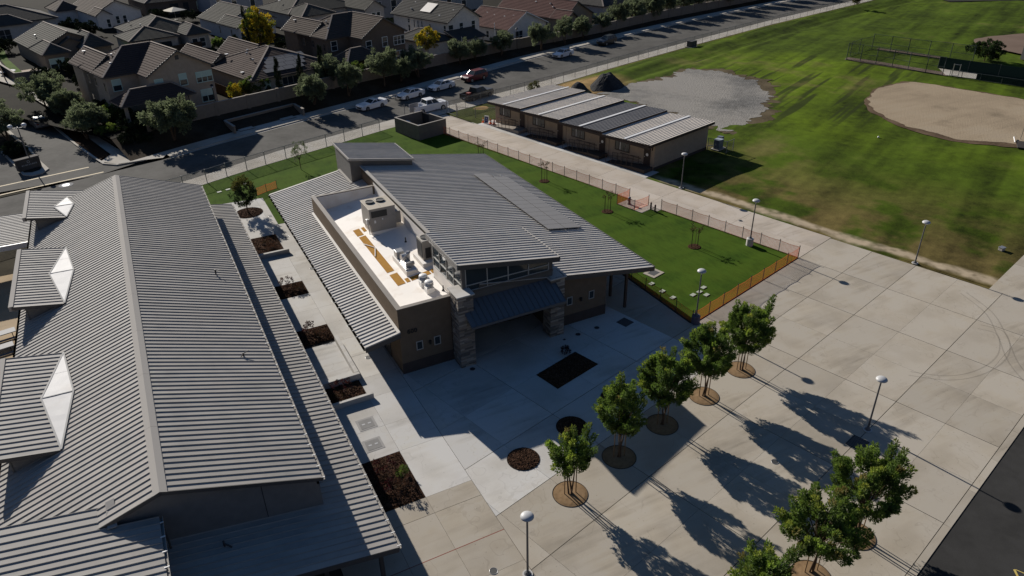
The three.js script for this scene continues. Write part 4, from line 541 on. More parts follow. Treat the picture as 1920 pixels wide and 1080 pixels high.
{ // roof equipment: each unit stands on the roof and is a thing of its own
  const d = globalThis.DECK;
  const u = thing('rooftop_air_conditioner', 'big beige rooftop air conditioner with two fans on the white roof', 'air conditioner', [16.6, d(16.6), -57.7]);
  const L = (x0, x1, y0, y1, z0, z1, r = 0.02) => rbx(x0 - 16.6, x1 - 16.6, y0, y1, z0 + 57.7, z1 + 57.7, r);
  part(u, 'curb', L(15.5, 17.9, -0.15, 0.25, -58.9, -56.6), M.membrane); part(u, 'cabinet', L(15.4, 17.7, 0.25, 2.3, -59.0, -56.6, 0.03), M.hvac);
  part(u, 'condenser_coil', L(15.55, 16.95, 1.55, 2.12, -56.62, -56.56), M.hvacDark); part(u, 'top_panel', [L(15.36, 16.52, 2.3, 2.36, -59.04, -56.56), L(16.55, 17.74, 2.3, 2.36, -59.04, -56.56)], mat([0.36, 0.31, 0.24], 0.6));
  for (const x of [15.95, 16.9]) { const f = part(u, 'fan_guard', [cyl(0.36, 0.36, 0.09, x - 16.6, 2.36, -58.1 + 57.7, 24)], M.black); part(f, 'fan_ring', new THREE.TorusGeometry(0.36, 0.03, 6, 28).rotateX(Math.PI / 2).translate(x - 16.6, 2.46, -0.4), mat(0.06, 0.5)); }
  part(u, 'hood', [L(17.7, 18.25, 0.5, 1.6, -58.3, -56.9)], M.hvac); part(u, 'access_panel', [L(15.5, 16.3, 0.35, 1.4, -56.61, -56.57, 0.01), L(16.4, 17.5, 0.35, 1.4, -56.61, -56.57, 0.01)], mat([0.32, 0.29, 0.25], 0.6));
  part(u, 'label_plate', [L(15.75, 15.9, 1.05, 1.3, -56.575, -56.55, 0.005), L(16.45, 16.55, 1.25, 1.4, -56.575, -56.55, 0.005)], M.white); part(u, 'disconnect_box', [L(15.2, 15.4, 0.9, 1.35, -57.2, -56.9), ], M.galv); part(u, 'conduit', [bar(V3(-1.3, 0, 0.9), V3(-1.3, 1.0, 0.7), 0.03), bar(V3(-1.3, 0.05, 0.9), V3(-0.6, -0.05, 1.35), 0.03)], M.galv);
  const t = thing('tall_condenser', 'tall grey condenser unit beside the clerestory windows on the white roof', 'air conditioner', [17.75, d(17.75), -49.7]);
  part(t, 'curb', rbx(-0.75, 0.75, -0.1, 0.28, -1.15, 1.1, 0.02), M.membrane); part(t, 'cabinet', rbx(-0.5, 0.55, 0.28, 1.95, -0.7, 0.6, 0.03), M.hvac); part(t, 'coil', [bx(-0.3, 0.15, 0.45, 1.35, 0.6, 0.63), bx(-0.53, -0.5, 0.5, 1.8, -0.6, 0.5)], M.hvacDark); part(t, 'fan_grille', [cyl(0.36, 0.36, 0.05, 0, 1.95, -0.05, 20), new THREE.TorusGeometry(0.37, 0.03, 5, 24).rotateX(Math.PI / 2).translate(0, 2.0, -0.05)], M.black); part(t, 'service_panel', rbx(0.2, 0.5, 0.5, 1.7, 0.6, 0.64, 0.01), mat([0.30, 0.28, 0.25], 0.6));
  const c = thing('exhaust_unit', 'galvanised exhaust fan and duct unit on a white kerb in the middle of the roof', 'exhaust fan', [15.95, d(15.95), -49.8]);
  part(c, 'curb', rbx(-0.45, 0.5, -0.12, 0.35, -1.8, 1.5, 0.02), M.membrane); part(c, 'housing', rbx(-0.35, 0.3, 0.35, 0.95, -1.6, -0.9, 0.03), M.galv); part(c, 'blower', new THREE.CylinderGeometry(0.38, 0.38, 0.5, 20).rotateZ(Math.PI / 2).translate(0, 0.72, -0.1), M.galv); part(c, 'outlet', rbx(-0.25, 0.25, 0.35, 0.75, 0.1, 0.9, 0.03), M.galv); part(c, 'motor', new THREE.CylinderGeometry(0.16, 0.16, 0.45, 14).rotateZ(Math.PI / 2).translate(0.25, 0.6, 0.75), M.hvac); part(c, 'stack', [cyl(0.13, 0.13, 0.75, 0.22, 0.55, 0.25, 12), cyl(0.2, 0.12, 0.14, 0.22, 1.3, 0.25, 12), bar(V3(-0.2, 0.5, 0.5), V3(-0.2, 1.15, 0.5), 0.06), bar(V3(-0.2, 1.15, 0.5), V3(0.2, 1.15, 0.3), 0.06)], M.galv); part(c, 'panel', rbx(-0.42, 0.1, 0.36, 0.44, -0.4, 1.3, 0.01), M.galv);
  const v0 = thing('roof_ventilator', 'white mushroom roof ventilator, the farther of the pair', 'roof ventilator', [16.1, d(16.1), -46.25], 0, 'white roof ventilators');
  part(v0, 'curb', rbx(-0.3, 0.3, -0.1, 0.4, -0.3, 0.3, 0.02), M.white); part(v0, 'neck', cyl(0.2, 0.2, 0.18, 0, 0.4, 0, 16), M.galv); part(v0, 'louvre', [0, 1, 2].map((i) => new THREE.CylinderGeometry(0.30, 0.34, 0.05, 18).translate(0, 0.58 + i * 0.08, 0)), M.galv); part(v0, 'cap', new THREE.SphereGeometry(0.33, 18, 8, 0, 6.3, 0, 1.57).scale(1, 0.5, 1).translate(0, 0.8, 0), M.white);
  copyOf(v0, 'white mushroom roof ventilator, the nearer of the pair', [16.12, d(16.12), -45.15]);
}

// ------------------------------------------------------------------ portable classrooms
{
  const wallM = mat([0.37, 0.295, 0.22], 0.9, { map: T.grain }), trim = mat([0.045, 0.03, 0.024], 0.8), light = [[0.60, 0.54, 0.47], [0.56, 0.505, 0.44]].map((c) => mat(c, 0.55, { map: T.metal })), dark = [[0.155, 0.15, 0.15], [0.14, 0.135, 0.138]].map((c) => mat(c, 0.55, { map: T.metal }));
  const bN = [78.5, 71.75, 64.5, 57.15, 50.1], a0 = 68.6, a1 = 79.5;
  const say = ['portable classroom at the far left end of the row, light metal roof', 'second portable classroom from the far end, light metal roof', 'portable classroom with the dark grey metal roof, third in the row', 'portable classroom at the near right end of the row, light roof and bare side wall'];
  for (let u = 0; u < 4; u++) {
    const bl = bN[u], br = bN[u + 1], [cx, cz] = pw((a0 + a1) / 2, (bl + br) / 2), o = thing('portable_classroom', say[u], 'portable classroom', [cx, 0, cz], TH, 'portable classrooms'), F = { F: FP };
    const lift = 0, hl = 3.25 + lift, hr = 3.55 + lift;
    wpart(o, 'wall', bx(a0, a1, 0, 3.15, -bl + 0.05, -br - 0.03), wallM, F);
    if (u === 3) wpart(o, 'skirt', bx(a0 - 0.01, a1 + 0.01, 0, 0.35, -br - 0.03, -br), trim, F);
    wpart(o, 'roof_edge', [bx(67.15, 67.3, hl - 0.3, hl - 0.02, -bl, -br + (u === 3 ? 0.35 : 0)), slab3([[67.2, hl - 0.04, -bl], [67.2, hr - 0.04, -br + (u === 3 ? 0.35 : 0)], [80.2, hr - 0.04, -br + (u === 3 ? 0.35 : 0)], [80.2, hl - 0.04, -bl]], 0.2), bx(67.15, 80.2, hr - 0.34, hr - 0.05, -br - 0.02 + (u === 3 ? 0.35 : 0), -br + 0.02 + (u === 3 ? 0.35 : 0))], trim, F);
    // ribbed roof sheets: pans running front to back
    const n = 18, zr = -br + (u === 3 ? 0.38 : 0.02), w = (zr + bl) / n, ez = V3(0, hr - hl, zr + bl).normalize(), ey = V3(0, ez.z, -ez.y), Bm = new THREE.Matrix4().makeBasis(V3(1, 0, 0), ey, ez);
    const pg = panelCache['port' + u] = metreUV(merge([bx(0, 13.05, -0.02, 0, 0, w), tris([[[0, 0, 0], [0, 0.05, 0.02], [13.05, 0.05, 0.02], [13.05, 0, 0]], [[0, 0.05, 0.02], [0, 0.05, 0.07], [13.05, 0.05, 0.07], [13.05, 0.05, 0.02]], [[0, 0.05, 0.07], [0, 0, 0.09], [13.05, 0, 0.09], [13.05, 0.05, 0.07]]])]));
    for (let i = 0; i < n; i++) { const t = i / n; inst(o, i === 9 ? 'roof_seam_strip' : 'roof_sheet', pg, (u === 2 ? dark : light)[i % 2], FP.clone().multiply(Bm.clone().setPosition(67.15, hl + (hr - hl) * t + 0.012, -bl + (zr + bl) * t))); }
    wpart(o, 'centre_strip', slab3([[67.1, (hl + hr) / 2 + 0.11, -(bl + br) / 2 - 0.2], [67.1, (hl + hr) / 2 + 0.13, -(bl + br) / 2 + 0.2], [80.25, (hl + hr) / 2 + 0.13, -(bl + br) / 2 + 0.2], [80.25, (hl + hr) / 2 + 0.11, -(bl + br) / 2 - 0.2]], 0.03), mat([0.62, 0.62, 0.62], 0.4), F);
    // front: door at the right end, wide three-light window, drip rail, brackets, light
    const zb = (b) => -b, d0 = br + 0.55; const door = wpart(o, 'door', bx(a0 - 0.06, a0, 0.45, 2.6, zb(d0 + 1.0), zb(d0)), trim, F); if (u > 1) wpart(door, 'door_notice', new THREE.CylinderGeometry(0.2, 0.2, 0.01, 6).rotateZ(Math.PI / 2).translate(a0 - 0.07, 1.75, zb(d0 + 0.5)), M.white, F); wpart(door, 'door_handle', bx(a0 - 0.12, a0 - 0.06, 1.4, 1.5, zb(d0 + 0.9), zb(d0 + 0.82)), M.galv, F);
    wpart(o, 'door_trim', [bx(a0 - 0.04, a0, 0.4, 2.75, zb(d0 + 1.12), zb(d0 + 1.0)), bx(a0 - 0.04, a0, 0.4, 2.75, zb(d0), zb(d0 - 0.12))], wallM, F);
    const w0 = bl - 1.0, w1 = w0 - 2.3, win = wpart(o, 'window', [bx(a0 - 0.06, a0, 1.25, 1.34, zb(w0), zb(w1)), bx(a0 - 0.06, a0, 2.42, 2.5, zb(w0), zb(w1)), ...[0, 0.27, 0.72, 1].map((t) => bx(a0 - 0.06, a0, 1.34, 2.42, zb(w0) + t * 2.24, zb(w0) + t * 2.24 + 0.06))], trim, F);
    wpart(win, 'pane', bx(a0 - 0.03, a0 - 0.02, 1.34, 2.42, zb(w0) + 0.05, zb(w1) - 0.02), M.glass, F); wpart(win, 'blind', [bx(a0 - 0.034, a0 - 0.031, 1.4, 2.4, zb(w0) + 0.75, zb(w0) + 0.85), bx(a0 - 0.034, a0 - 0.031, 1.4, 2.4, zb(w0) + 1.62, zb(w0) + 1.70)], M.white, F);
    wpart(o, 'drip_rail', bx(a0 - 0.05, a0, 1.0, 1.06, zb(bl - 1.9), zb(br + 2.0)), trim, F);
    for (const b of [bl - 0.2, br + 0.35]) wpart(o, 'eave_bracket', [beam(V3(a0, 2.75, zb(b)), V3(67.4, 3.1, zb(b)), 0.08, 0.1), bx(a0 - 0.06, a0, 2.4, 3.1, zb(b) - 0.05, zb(b) + 0.05)], trim, F);
    wpart(o, 'wall_light', bx(a0 - 0.12, a0, 2.55, 2.7, zb(d0 + 1.5), zb(d0 + 1.35)), M.white, F);
    // entry ramp with rails
    const rz0 = bl - 2.6, ra = a0 - 2.0; const ramp = wpart(o, 'ramp', [bx(ra + 0.3, a0 - 0.1, 0, 0.45, zb(br + 2.0), zb(br + 0.1)), tris([[[ra + 0.3, 0.02, zb(bl - 1.0)], [ra + 0.3, 0.45, zb(br + 2)], [ra + 1.6, 0.45, zb(br + 2)], [ra + 1.6, 0.02, zb(bl - 1.0)]], [[ra + 0.3, 0, zb(bl - 1)], [ra + 0.3, 0, zb(br + 2)], [ra + 0.3, 0.45, zb(br + 2)]]])], u === 0 ? mat([0.25, 0.22, 0.19], 0.9) : mat([0.08, 0.062, 0.05], 0.95), F);
    for (const a of [ra + 0.32, ra + 1.58]) { const rail = wpart(o, 'ramp_rail', [beam(V3(a, 0.95, zb(bl - 1.0)), V3(a, 1.38, zb(br + 2.0)), 0.04, 0.04), beam(V3(a, 0.6, zb(bl - 1.0)), V3(a, 1.0, zb(br + 2.0)), 0.03, 0.03), ...(a < ra + 1 ? [beam(V3(a, 1.38, zb(br + 2)), V3(a, 1.38, zb(br + 0.1)), 0.04, 0.04)] : []), ...range(0, 1, 5).map((t) => { const b = lerp(bl - 1, br + 2, t); return bx(a - 0.02, a + 0.02, 0, 0.95 + 0.43 * t, zb(b) - 0.02, zb(b) + 0.02); })], mat([0.05, 0.035, 0.028], 0.7), F); }
  }
}
{ // walled bin enclosure by the street
  const [cx, cz] = pw(58.1, 82.2), o = thing('bin_enclosure', 'square brown block wall enclosure on the lawn beside the street pavement', 'enclosure', [cx, 0, cz], TH), F = { F: FP }, A0 = 55.7, A1 = 60.4, B0 = 79.45, B1 = 85, h = 2.05, wm = mat([0.19, 0.165, 0.14], 0.95, { map: T.grain, bumpMap: T.stuccoB, bumpScale: 0.004 }), cap = mat([0.20, 0.18, 0.16], 0.8);
  // block courses: each course of each wall its own piece
  for (let k = 0; k < 10; k++) { const y0 = k * 0.2, y1 = y0 + 0.194; for (const g of [bx(A0, A1, y0, y1, -B0 - 0.2, -B0), bx(A0, A0 + 0.2, y0, y1, -B1 + 0.2, -B0 - 0.2), bx(A0, A1, y0, y1, -B1, -B1 + 0.2), bx(A1 - 0.2, A1, y0, y1, -B1 + 1.9, -B0 - 0.2)]) wpart(o, 'block_course', g, wm, F); }
  wpart(o, 'wall_cap', [bx(A0 - 0.02, A1 + 0.02, 2.0, h, -B0 - 0.22, -B0 + 0.02), bx(A0 - 0.02, A0 + 0.22, 2.0, h, -B1 + 0.2, -B0 - 0.22), bx(A0 - 0.02, A1 + 0.02, 2.0, h, -B1 - 0.02, -B1 + 0.2), bx(A1 - 0.22, A1 + 0.02, 2.0, h, -B1 + 1.9, -B0 - 0.22)], cap, F); wpart(o, 'gate', bx(A1 - 0.12, A1 - 0.06, 0.1, 1.9, -B1 + 0.2, -B1 + 1.9), M.bronze, F);
  for (const [a, b, l, c] of [[56.9, 84, 'pale crate lid at the back inside the block enclosure', [0.5, 0.5, 0.48]], [57.2, 80.3, 'pale carton inside the block enclosure at the near corner', [0.45, 0.36, 0.3]], [59.2, 80.4, 'small white box inside the block enclosure at the right', [0.55, 0.55, 0.55]]]) { const [x, z] = pw(a, b), q = thing('bin', l, 'bin', [x, 0, z], TH); part(q, 'body', rbx(-0.45, 0.45, 0.05, 1.35, -0.35, 0.35, 0.05), mat([0.06, 0.06, 0.062], 0.7)); part(q, 'lid', rbx(-0.5, 0.5, 1.35, 1.45, -0.4, 0.4, 0.03), mat(c, 0.6)); for (const s of [-1, 1]) part(q, 'wheel', new THREE.CylinderGeometry(0.1, 0.1, 0.06, 12).rotateZ(Math.PI / 2).translate(s * 0.4, 0.1, -0.32), M.black); }
  const [x, z] = pw(58.1, 82.6), q = thing('drum', 'grey drum standing inside the block enclosure', 'drum', [x, 0, z]); part(q, 'body', cyl(0.3, 0.3, 0.95, 0, 0, 0, 16), mat([0.2, 0.2, 0.2], 0.6)); part(q, 'lid', cyl(0.32, 0.3, 0.06, 0, 0.95, 0, 16), mat([0.3, 0.29, 0.28], 0.6)); part(q, 'hoop', [0.3, 0.62].map((y) => new THREE.TorusGeometry(0.305, 0.012, 5, 18).rotateX(Math.PI / 2).translate(0, y, 0)), M.galv);
}
// ------------------------------------------------------------------ the raised house plots, the planted bank and the garden wall
const WALL = [[28, 104.6], [34, 104.8], [57, 105.6], [80, 107], [105, 108.3], [136, 107], [152, 107.2], [200, 104], [262, 94]]; // along the houses' own axes, turned 17 degrees
const F17 = rad(17), hw = (u, w, yaw = 17) => { const a = rad(yaw); return [u * Math.cos(a) - w * Math.sin(a), -u * Math.sin(a) - w * Math.cos(a)]; };
const padY = (u) => clamp(lerp(1.5, 0.35, (u - 60) / 60), 0.35, 1.5);
{
  const us = range(28, 262, 60), L = us.map((u) => hw(u, interp(WALL, u) + 0.1)), R = us.map((u) => hw(u, 330)), pos = [];
  for (let i = 0; i + 1 < us.length; i++) { const y0 = padY(us[i]), y1 = padY(us[i + 1]); pos.push([[L[i][0], y0, L[i][1]], [L[i + 1][0], y1, L[i + 1][1]], [R[i + 1][0], y1, R[i + 1][1]], [R[i][0], y0, R[i][1]]]); }
  mk('house_plots', [tris(pos), sheet([hw(28, 106), hw(28, 330), hw(-80, 330), hw(-80, 200), hw(20.5, 152), hw(20.5, 135)], 1.2)], mat([0.018, 0.016, 0.011], 1, { map: T.soil }));  // soil colour darkened to include the shade of houses and trees
  const bank = [], fa = us.map((u) => { const [x, z] = hw(u, interp(WALL, u)); const [a] = wp(x, z); return pw(a, interp(F0, a) + 2.55); });
  for (let i = 0; i + 1 < us.length; i++) for (let k = 0; k < 4; k++) { const P = (j, t) => { const w = hw(us[j], interp(WALL, us[j])), f = fa[j]; return [lerp(f[0], w[0], t), 0.06 + (padY(us[j]) - 0.1) * Math.pow(t, 1.2) + (t > 0 && t < 1 ? 0.12 * (fbm(us[j] * 0.5, t * 4, 0, 2, 5) - 0.5) : 0), lerp(f[1], w[1], t)]; }; bank.push([P(i, k / 4), P(i + 1, k / 4), P(i + 1, (k + 1) / 4), P(i, (k + 1) / 4)]); }
  mk('planted_bank', tris(bank), mat([0.055, 0.042, 0.030], 1, { map: T.soil }));
  { const q = (u, w, y) => { const [x, z] = hw(u, w); return [x, y, z]; }; mk('planted_bank', tris([[[-2.3, 0.05, -105.8], [1.4, 0.05, -103.8], q(28, 104.7, 1.2), [-5.0, 0.05, -114.6]], [[-5.0, 0.05, -114.6], q(28, 104.7, 1.2), q(28, 135, 1.3), [-13.5, 0.05, -147]]]), M.soil); }
  const wallM = mat([0.24, 0.20, 0.16], 0.95, { map: T.grain, bumpMap: T.stuccoB, bumpScale: 0.004 }), capM = mat([0.30, 0.27, 0.235], 0.85);
  const gw = thing('garden_wall', 'long tan block garden wall with capped top behind the street trees', 'garden wall', [hw(34, 105)[0], 0, hw(34, 105)[1]]);
  const seg = range(33, 262, 46);
  for (let i = 0; i + 1 < seg.length; i++) { const [p, q] = [seg[i], seg[i + 1]].map((u) => hw(u, interp(WALL, u))), y = padY(seg[i]) - 0.5, h = 2.25, a = V3(p[0], y + h / 2, p[1]), b = V3(q[0], y + h / 2, q[1]);
    wpart(gw, 'wall_panel', beam(a, b, 0.2, h), wallM); wpart(gw, 'wall_cap', beam(a.clone().setY(y + h + 0.035), b.clone().setY(y + h + 0.035), 0.3, 0.07), capM); wpart(gw, 'wall_pier', bx(p[0] - 0.24, p[0] + 0.24, y, y + h + 0.12, p[1] - 0.24, p[1] + 0.24), wallM); }
  const sw = thing('side_wall', 'low tan garden wall running up the side street by the big olive trees', 'garden wall', [hw(30, 112)[0], 0, hw(30, 112)[1]]);
  wpart(sw, 'wall_panel', beam(V3(hw(30, 112)[0], 1.6, hw(30, 112)[1]), V3(hw(30, 134)[0], 1.6, hw(30, 134)[1]), 0.2, 1.7), wallM); wpart(sw, 'wall_cap', beam(V3(hw(30, 112)[0], 2.48, hw(30, 112)[1]), V3(hw(30, 134)[0], 2.48, hw(30, 134)[1]), 0.32, 0.08), capM);
  const yw = thing('yard_wall', 'tan yard wall beside the grass verge at the far left house', 'garden wall', [hw(27, 150, 16)[0], 1.5, hw(27, 150, 16)[1]]); for (const [p, q] of [[[25.6, 150], [25.6, 160]], [[25.6, 160], [25.6, 172]], [[25.6, 150], [30.5, 149]]]) { const A = hw(...p, 16), B = hw(...q, 16); wpart(yw, 'wall_panel', beam(V3(A[0], 2.3, A[1]), V3(B[0], 2.3, B[1]), 0.22, 1.6), wallM); wpart(yw, 'wall_cap', beam(V3(A[0], 3.13, A[1]), V3(B[0], 3.13, B[1]), 0.34, 0.07), capM); }
  const pl = thing('retaining_wall', 'low U shaped block retaining wall at the street pavement', 'retaining wall', [16, 0, -108.5]);
  for (const [p, q] of [[[10.9, -111.0], [21.6, -114.9]], [[10.9, -111.0], [11.6, -107.3]], [[21.6, -114.9], [22.2, -111.2]]]) { wpart(pl, 'wall_panel', beam(V3(p[0], 0.55, p[1]), V3(q[0], 0.55, q[1]), 0.25, 1.0), wallM); wpart(pl, 'wall_cap', beam(V3(p[0], 1.08, p[1]), V3(q[0], 1.08, q[1]), 0.36, 0.07), capM); }
  for (const [x, z, t] of [[13.2, -108.9, 'left utility box lid inside the low U shaped wall'], [19.6, -111.2, 'right utility box lid inside the low U shaped wall']]) { const o = thing('utility_vault', t, 'utility vault', [x, 0.06, z], F17); part(o, 'lid', bx(-1.1, 1.1, 0, 0.07, -0.7, 0.7), M.kerb); part(o, 'frame', [bx(-1.2, 1.2, 0, 0.05, -0.8, -0.7), bx(-1.2, 1.2, 0, 0.05, 0.7, 0.8)], mat(0.12)); }
}
// ------------------------------------------------------------------ houses
// roofs are laid in courses of tiles: each course is a tilted step, so the rows throw real shadow lines
function courses(P, step = 0.42) { // planar convex polygon, highest edge anywhere
  const v = P.map((p) => V3(...p)), n = V3().subVectors(v[1], v[0]).cross(V3().subVectors(v[2], v[0])).normalize(); if (n.y < 0) n.negate();
  const down = V3(0, -1, 0).addScaledVector(n, n.y).normalize(), s = v.map((p) => p.dot(down)), s0 = Math.min(...s), s1 = Math.max(...s), out = [];
  for (let t = s0; t < s1 - 0.02; t += step) { const e = Math.min(t + step, s1); let q = v.map((p) => [p.x, p.y, p.z]);
    const cut = (poly, f) => { const o = []; for (let i = 0; i < poly.length; i++) { const a = poly[i], b = poly[(i + 1) % poly.length], fa = f(a), fb = f(b); if (fa >= 0) o.push(a); if ((fa >= 0) !== (fb >= 0)) { const k = fa / (fa - fb); o.push(a.map((c, j) => c + k * (b[j] - c))); } } return o; };
    const D = (p) => p[0] * down.x + p[1] * down.y + p[2] * down.z; q = cut(q, (p) => D(p) - t); q = cut(q, (p) => e - D(p)); if (q.length < 3) continue;
    const up = q.map((p) => { const k = 0.012 + 0.055 * clamp((D(p) - t) / step, 0, 1); return [p[0] + n.x * k, p[1] + n.y * k, p[2] + n.z * k]; }); out.push(up);
    for (let i = 0; i < q.length; i++) { const j = (i + 1) % q.length; if (Math.abs(D(q[i]) - e) < 1e-4 && Math.abs(D(q[j]) - e) < 1e-4) out.push([q[i], up[i], up[j], q[j]]); } }
  return out;
}
const tileMats = { brown: mat([0.074, 0.054, 0.047], 0.9, { map: T.metal }), tan: mat([0.082, 0.065, 0.054], 0.9, { map: T.metal }), grey: mat([0.072, 0.069, 0.064], 0.9, { map: T.metal }), red: mat([0.11, 0.062, 0.055], 0.9, { map: T.metal }), olive: mat([0.075, 0.072, 0.062], 0.9, { map: T.metal }) };
const capMat = mat([0.26, 0.22, 0.19], 0.85), houseWin = mat([0.75, 0.75, 0.70], 0.6), greenWin = mat([0.55, 0.72, 0.63], 0.6);
const paneLight = new THREE.MeshPhysicalMaterial({ color: new THREE.Color().setRGB(0.46, 0.62, 0.55), roughness: 0.3, side: THREE.DoubleSide }), paneDark = M.glass;
function house(name, label, yaw, blocks, wallC, tile, o = {}) {
  const us = blocks.flatMap((b) => [b.u[0], b.u[1]]), ws = blocks.flatMap((b) => [b.w[0], b.w[1]]), cu = (Math.min(...us) + Math.max(...us)) / 2, cw = (Math.min(...ws) + Math.max(...ws)) / 2, [X, Z] = hw(cu, cw, yaw);
  const g = thing(name, label, 'house', [X, 0, Z], rad(yaw), o.group), L = (u, w, y) => [u - cu, y, cw - w], wm = mat(wallC, 0.95, { map: T.grain, bumpMap: T.stuccoB, bumpScale: 0.005 }), tm = tileMats[tile], walls = [], inset = 0.42;
  for (const b of blocks) {
    const [u0, u1] = b.u, [w0, w1] = b.w, e = b.eave, r = b.ridge, planes = [], caps = [];
    if (b.wall !== false) walls.push(bx(u0 + inset - cu, u1 - inset - cu, 0, e - 0.02, cw - w1 + inset, cw - w0 - inset));
    const du = u1 - u0, dw = w1 - w0;
    if (b.roof === 'hip') {
      const run = Math.min(du, dw) / 2, A = du >= dw ? [u0 + run, (w0 + w1) / 2] : [(u0 + u1) / 2, w0 + run], B = du >= dw ? [u1 - run, (w0 + w1) / 2] : [(u0 + u1) / 2, w1 - run], a = L(A[0], A[1], r), c = L(B[0], B[1], r), p = [L(u0, w0, e), L(u1, w0, e), L(u1, w1, e), L(u0, w1, e)];
      if (du >= dw) planes.push([p[0], p[1], c, a], [p[2], p[3], a, c], [p[3], p[0], a], [p[1], p[2], c]); else planes.push([p[3], p[0], a, c], [p[1], p[2], c, a], [p[0], p[1], a], [p[2], p[3], c]);
      caps.push([a, c], ...(du >= dw ? [[p[0], a], [p[3], a], [p[1], c], [p[2], c]] : [[p[0], a], [p[1], a], [p[2], c], [p[3], c]]));
    } else if (b.roof === 'gableW') { // ridge runs away from the street
      const m = b.mid ?? (u0 + u1) / 2, a = L(m, w0, r), c = L(m, w1, r); planes.push([L(u0, w1, e), L(u0, w0, e), a, c], [L(u1, w0, e), L(u1, w1, e), c, a]); caps.push([a, c]);
      if (b.wall !== false) { const k = (r - e) / (m - u0); walls.push(...[w0 + inset, w1 - inset].map((w) => tris([[L(u0 + inset, w, e - 0.05), L(u1 - inset, w, e - 0.05), L(u1 - inset, w, e + inset * (r - e) / (u1 - m) - 0.12), L(m, w, r - 0.12), L(u0 + inset, w, e + inset * k - 0.12)]]))); }
      for (const [u, w] of [[u0, w0], [u1, w0], [u0, w1], [u1, w1]]) part(g, 'rake_board', beam(V3(...L(u, w, e - 0.08)), V3(...L(m, w, r - 0.08)), 0.08, 0.2), o.trim ?? M.fascia);
    } else if (b.roof === 'shed') { planes.push([L(u0, w0, e), L(u1, w0, e), L(u1, w1, r), L(u0, w1, r)]); }
    const rf = new THREE.Group(); rf.name = 'roof'; g.add(rf);
    part(rf, 'roof_deck', planes.map((p) => slab3(p.map((q) => [q[0], q[1], q[2]]), 0.16)), M.fascia); part(rf, 'roof_tiles', tris(planes.flatMap((p) => courses(p))), tm, { stuff: true });
    for (const [p, q] of caps) part(rf, 'ridge_cap', beam(V3(p[0], p[1] + 0.06, p[2]), V3(q[0], q[1] + 0.06, q[2]), 0.26, 0.12), o.cap ?? capMat);
  }
  part(g, 'wall', walls, wm);
  // windows: [face, along, wall position, sill, width, height, lights, kind]
  for (const [f, s, at, y, w, h, n = 1, kind = 0] of o.windows ?? []) {
    const fr = [], fm = kind === 2 ? wm : kind ? greenWin : houseWin, pm = kind === 1 ? paneLight : paneDark;
    const box = (s0, s1, y0, y1, d0, d1) => f === 'front' ? bx(s0 - cu, s1 - cu, y0, y1, cw - at + d0, cw - at + d1) : bx(at - cu - d1, at - cu - d0, y0, y1, cw - s1, cw - s0);
    fr.push(box(s, s + w, y, y + 0.09, 0, 0.06), box(s, s + w, y + h - 0.09, y + h, 0, 0.06), box(s, s + w, y + h * 0.48, y + h * 0.48 + 0.06, 0, 0.05)); for (let i = 0; i <= n; i++) fr.push(box(s + i * (w - 0.09) / n, s + i * (w - 0.09) / n + 0.09, y + 0.09, y + h - 0.09, 0, 0.058));
    const win = part(g, 'window', fr, fm); part(win, 'pane', box(s + 0.05, s + w - 0.05, y + h * 0.5, y + h - 0.05, 0.005, 0.03), pm); part(win, 'pane', box(s + 0.05, s + w - 0.05, y + 0.05, y + h * 0.5, 0.005, 0.03), paneDark); part(win, 'sill', box(s - 0.1, s + w + 0.1, y - 0.12, y, 0, 0.1), wm);
  }
  for (const [u, w, y, k] of o.vents ?? []) part(g, 'roof_vent', k ? [cyl(0.12, 0.12, 0.28, u - cu, y, cw - w, 8), cyl(0.2, 0.16, 0.08, u - cu, y + 0.28, cw - w, 8)] : [rbx(u - cu - 0.26, u - cu + 0.26, y, y + 0.12, cw - w - 0.2, cw - w + 0.2, 0.04)], k ? M.galv : M.white);
  return { g, L: (u, w, y) => V3(...L(u, w, y)), wm, cu, cw };
}
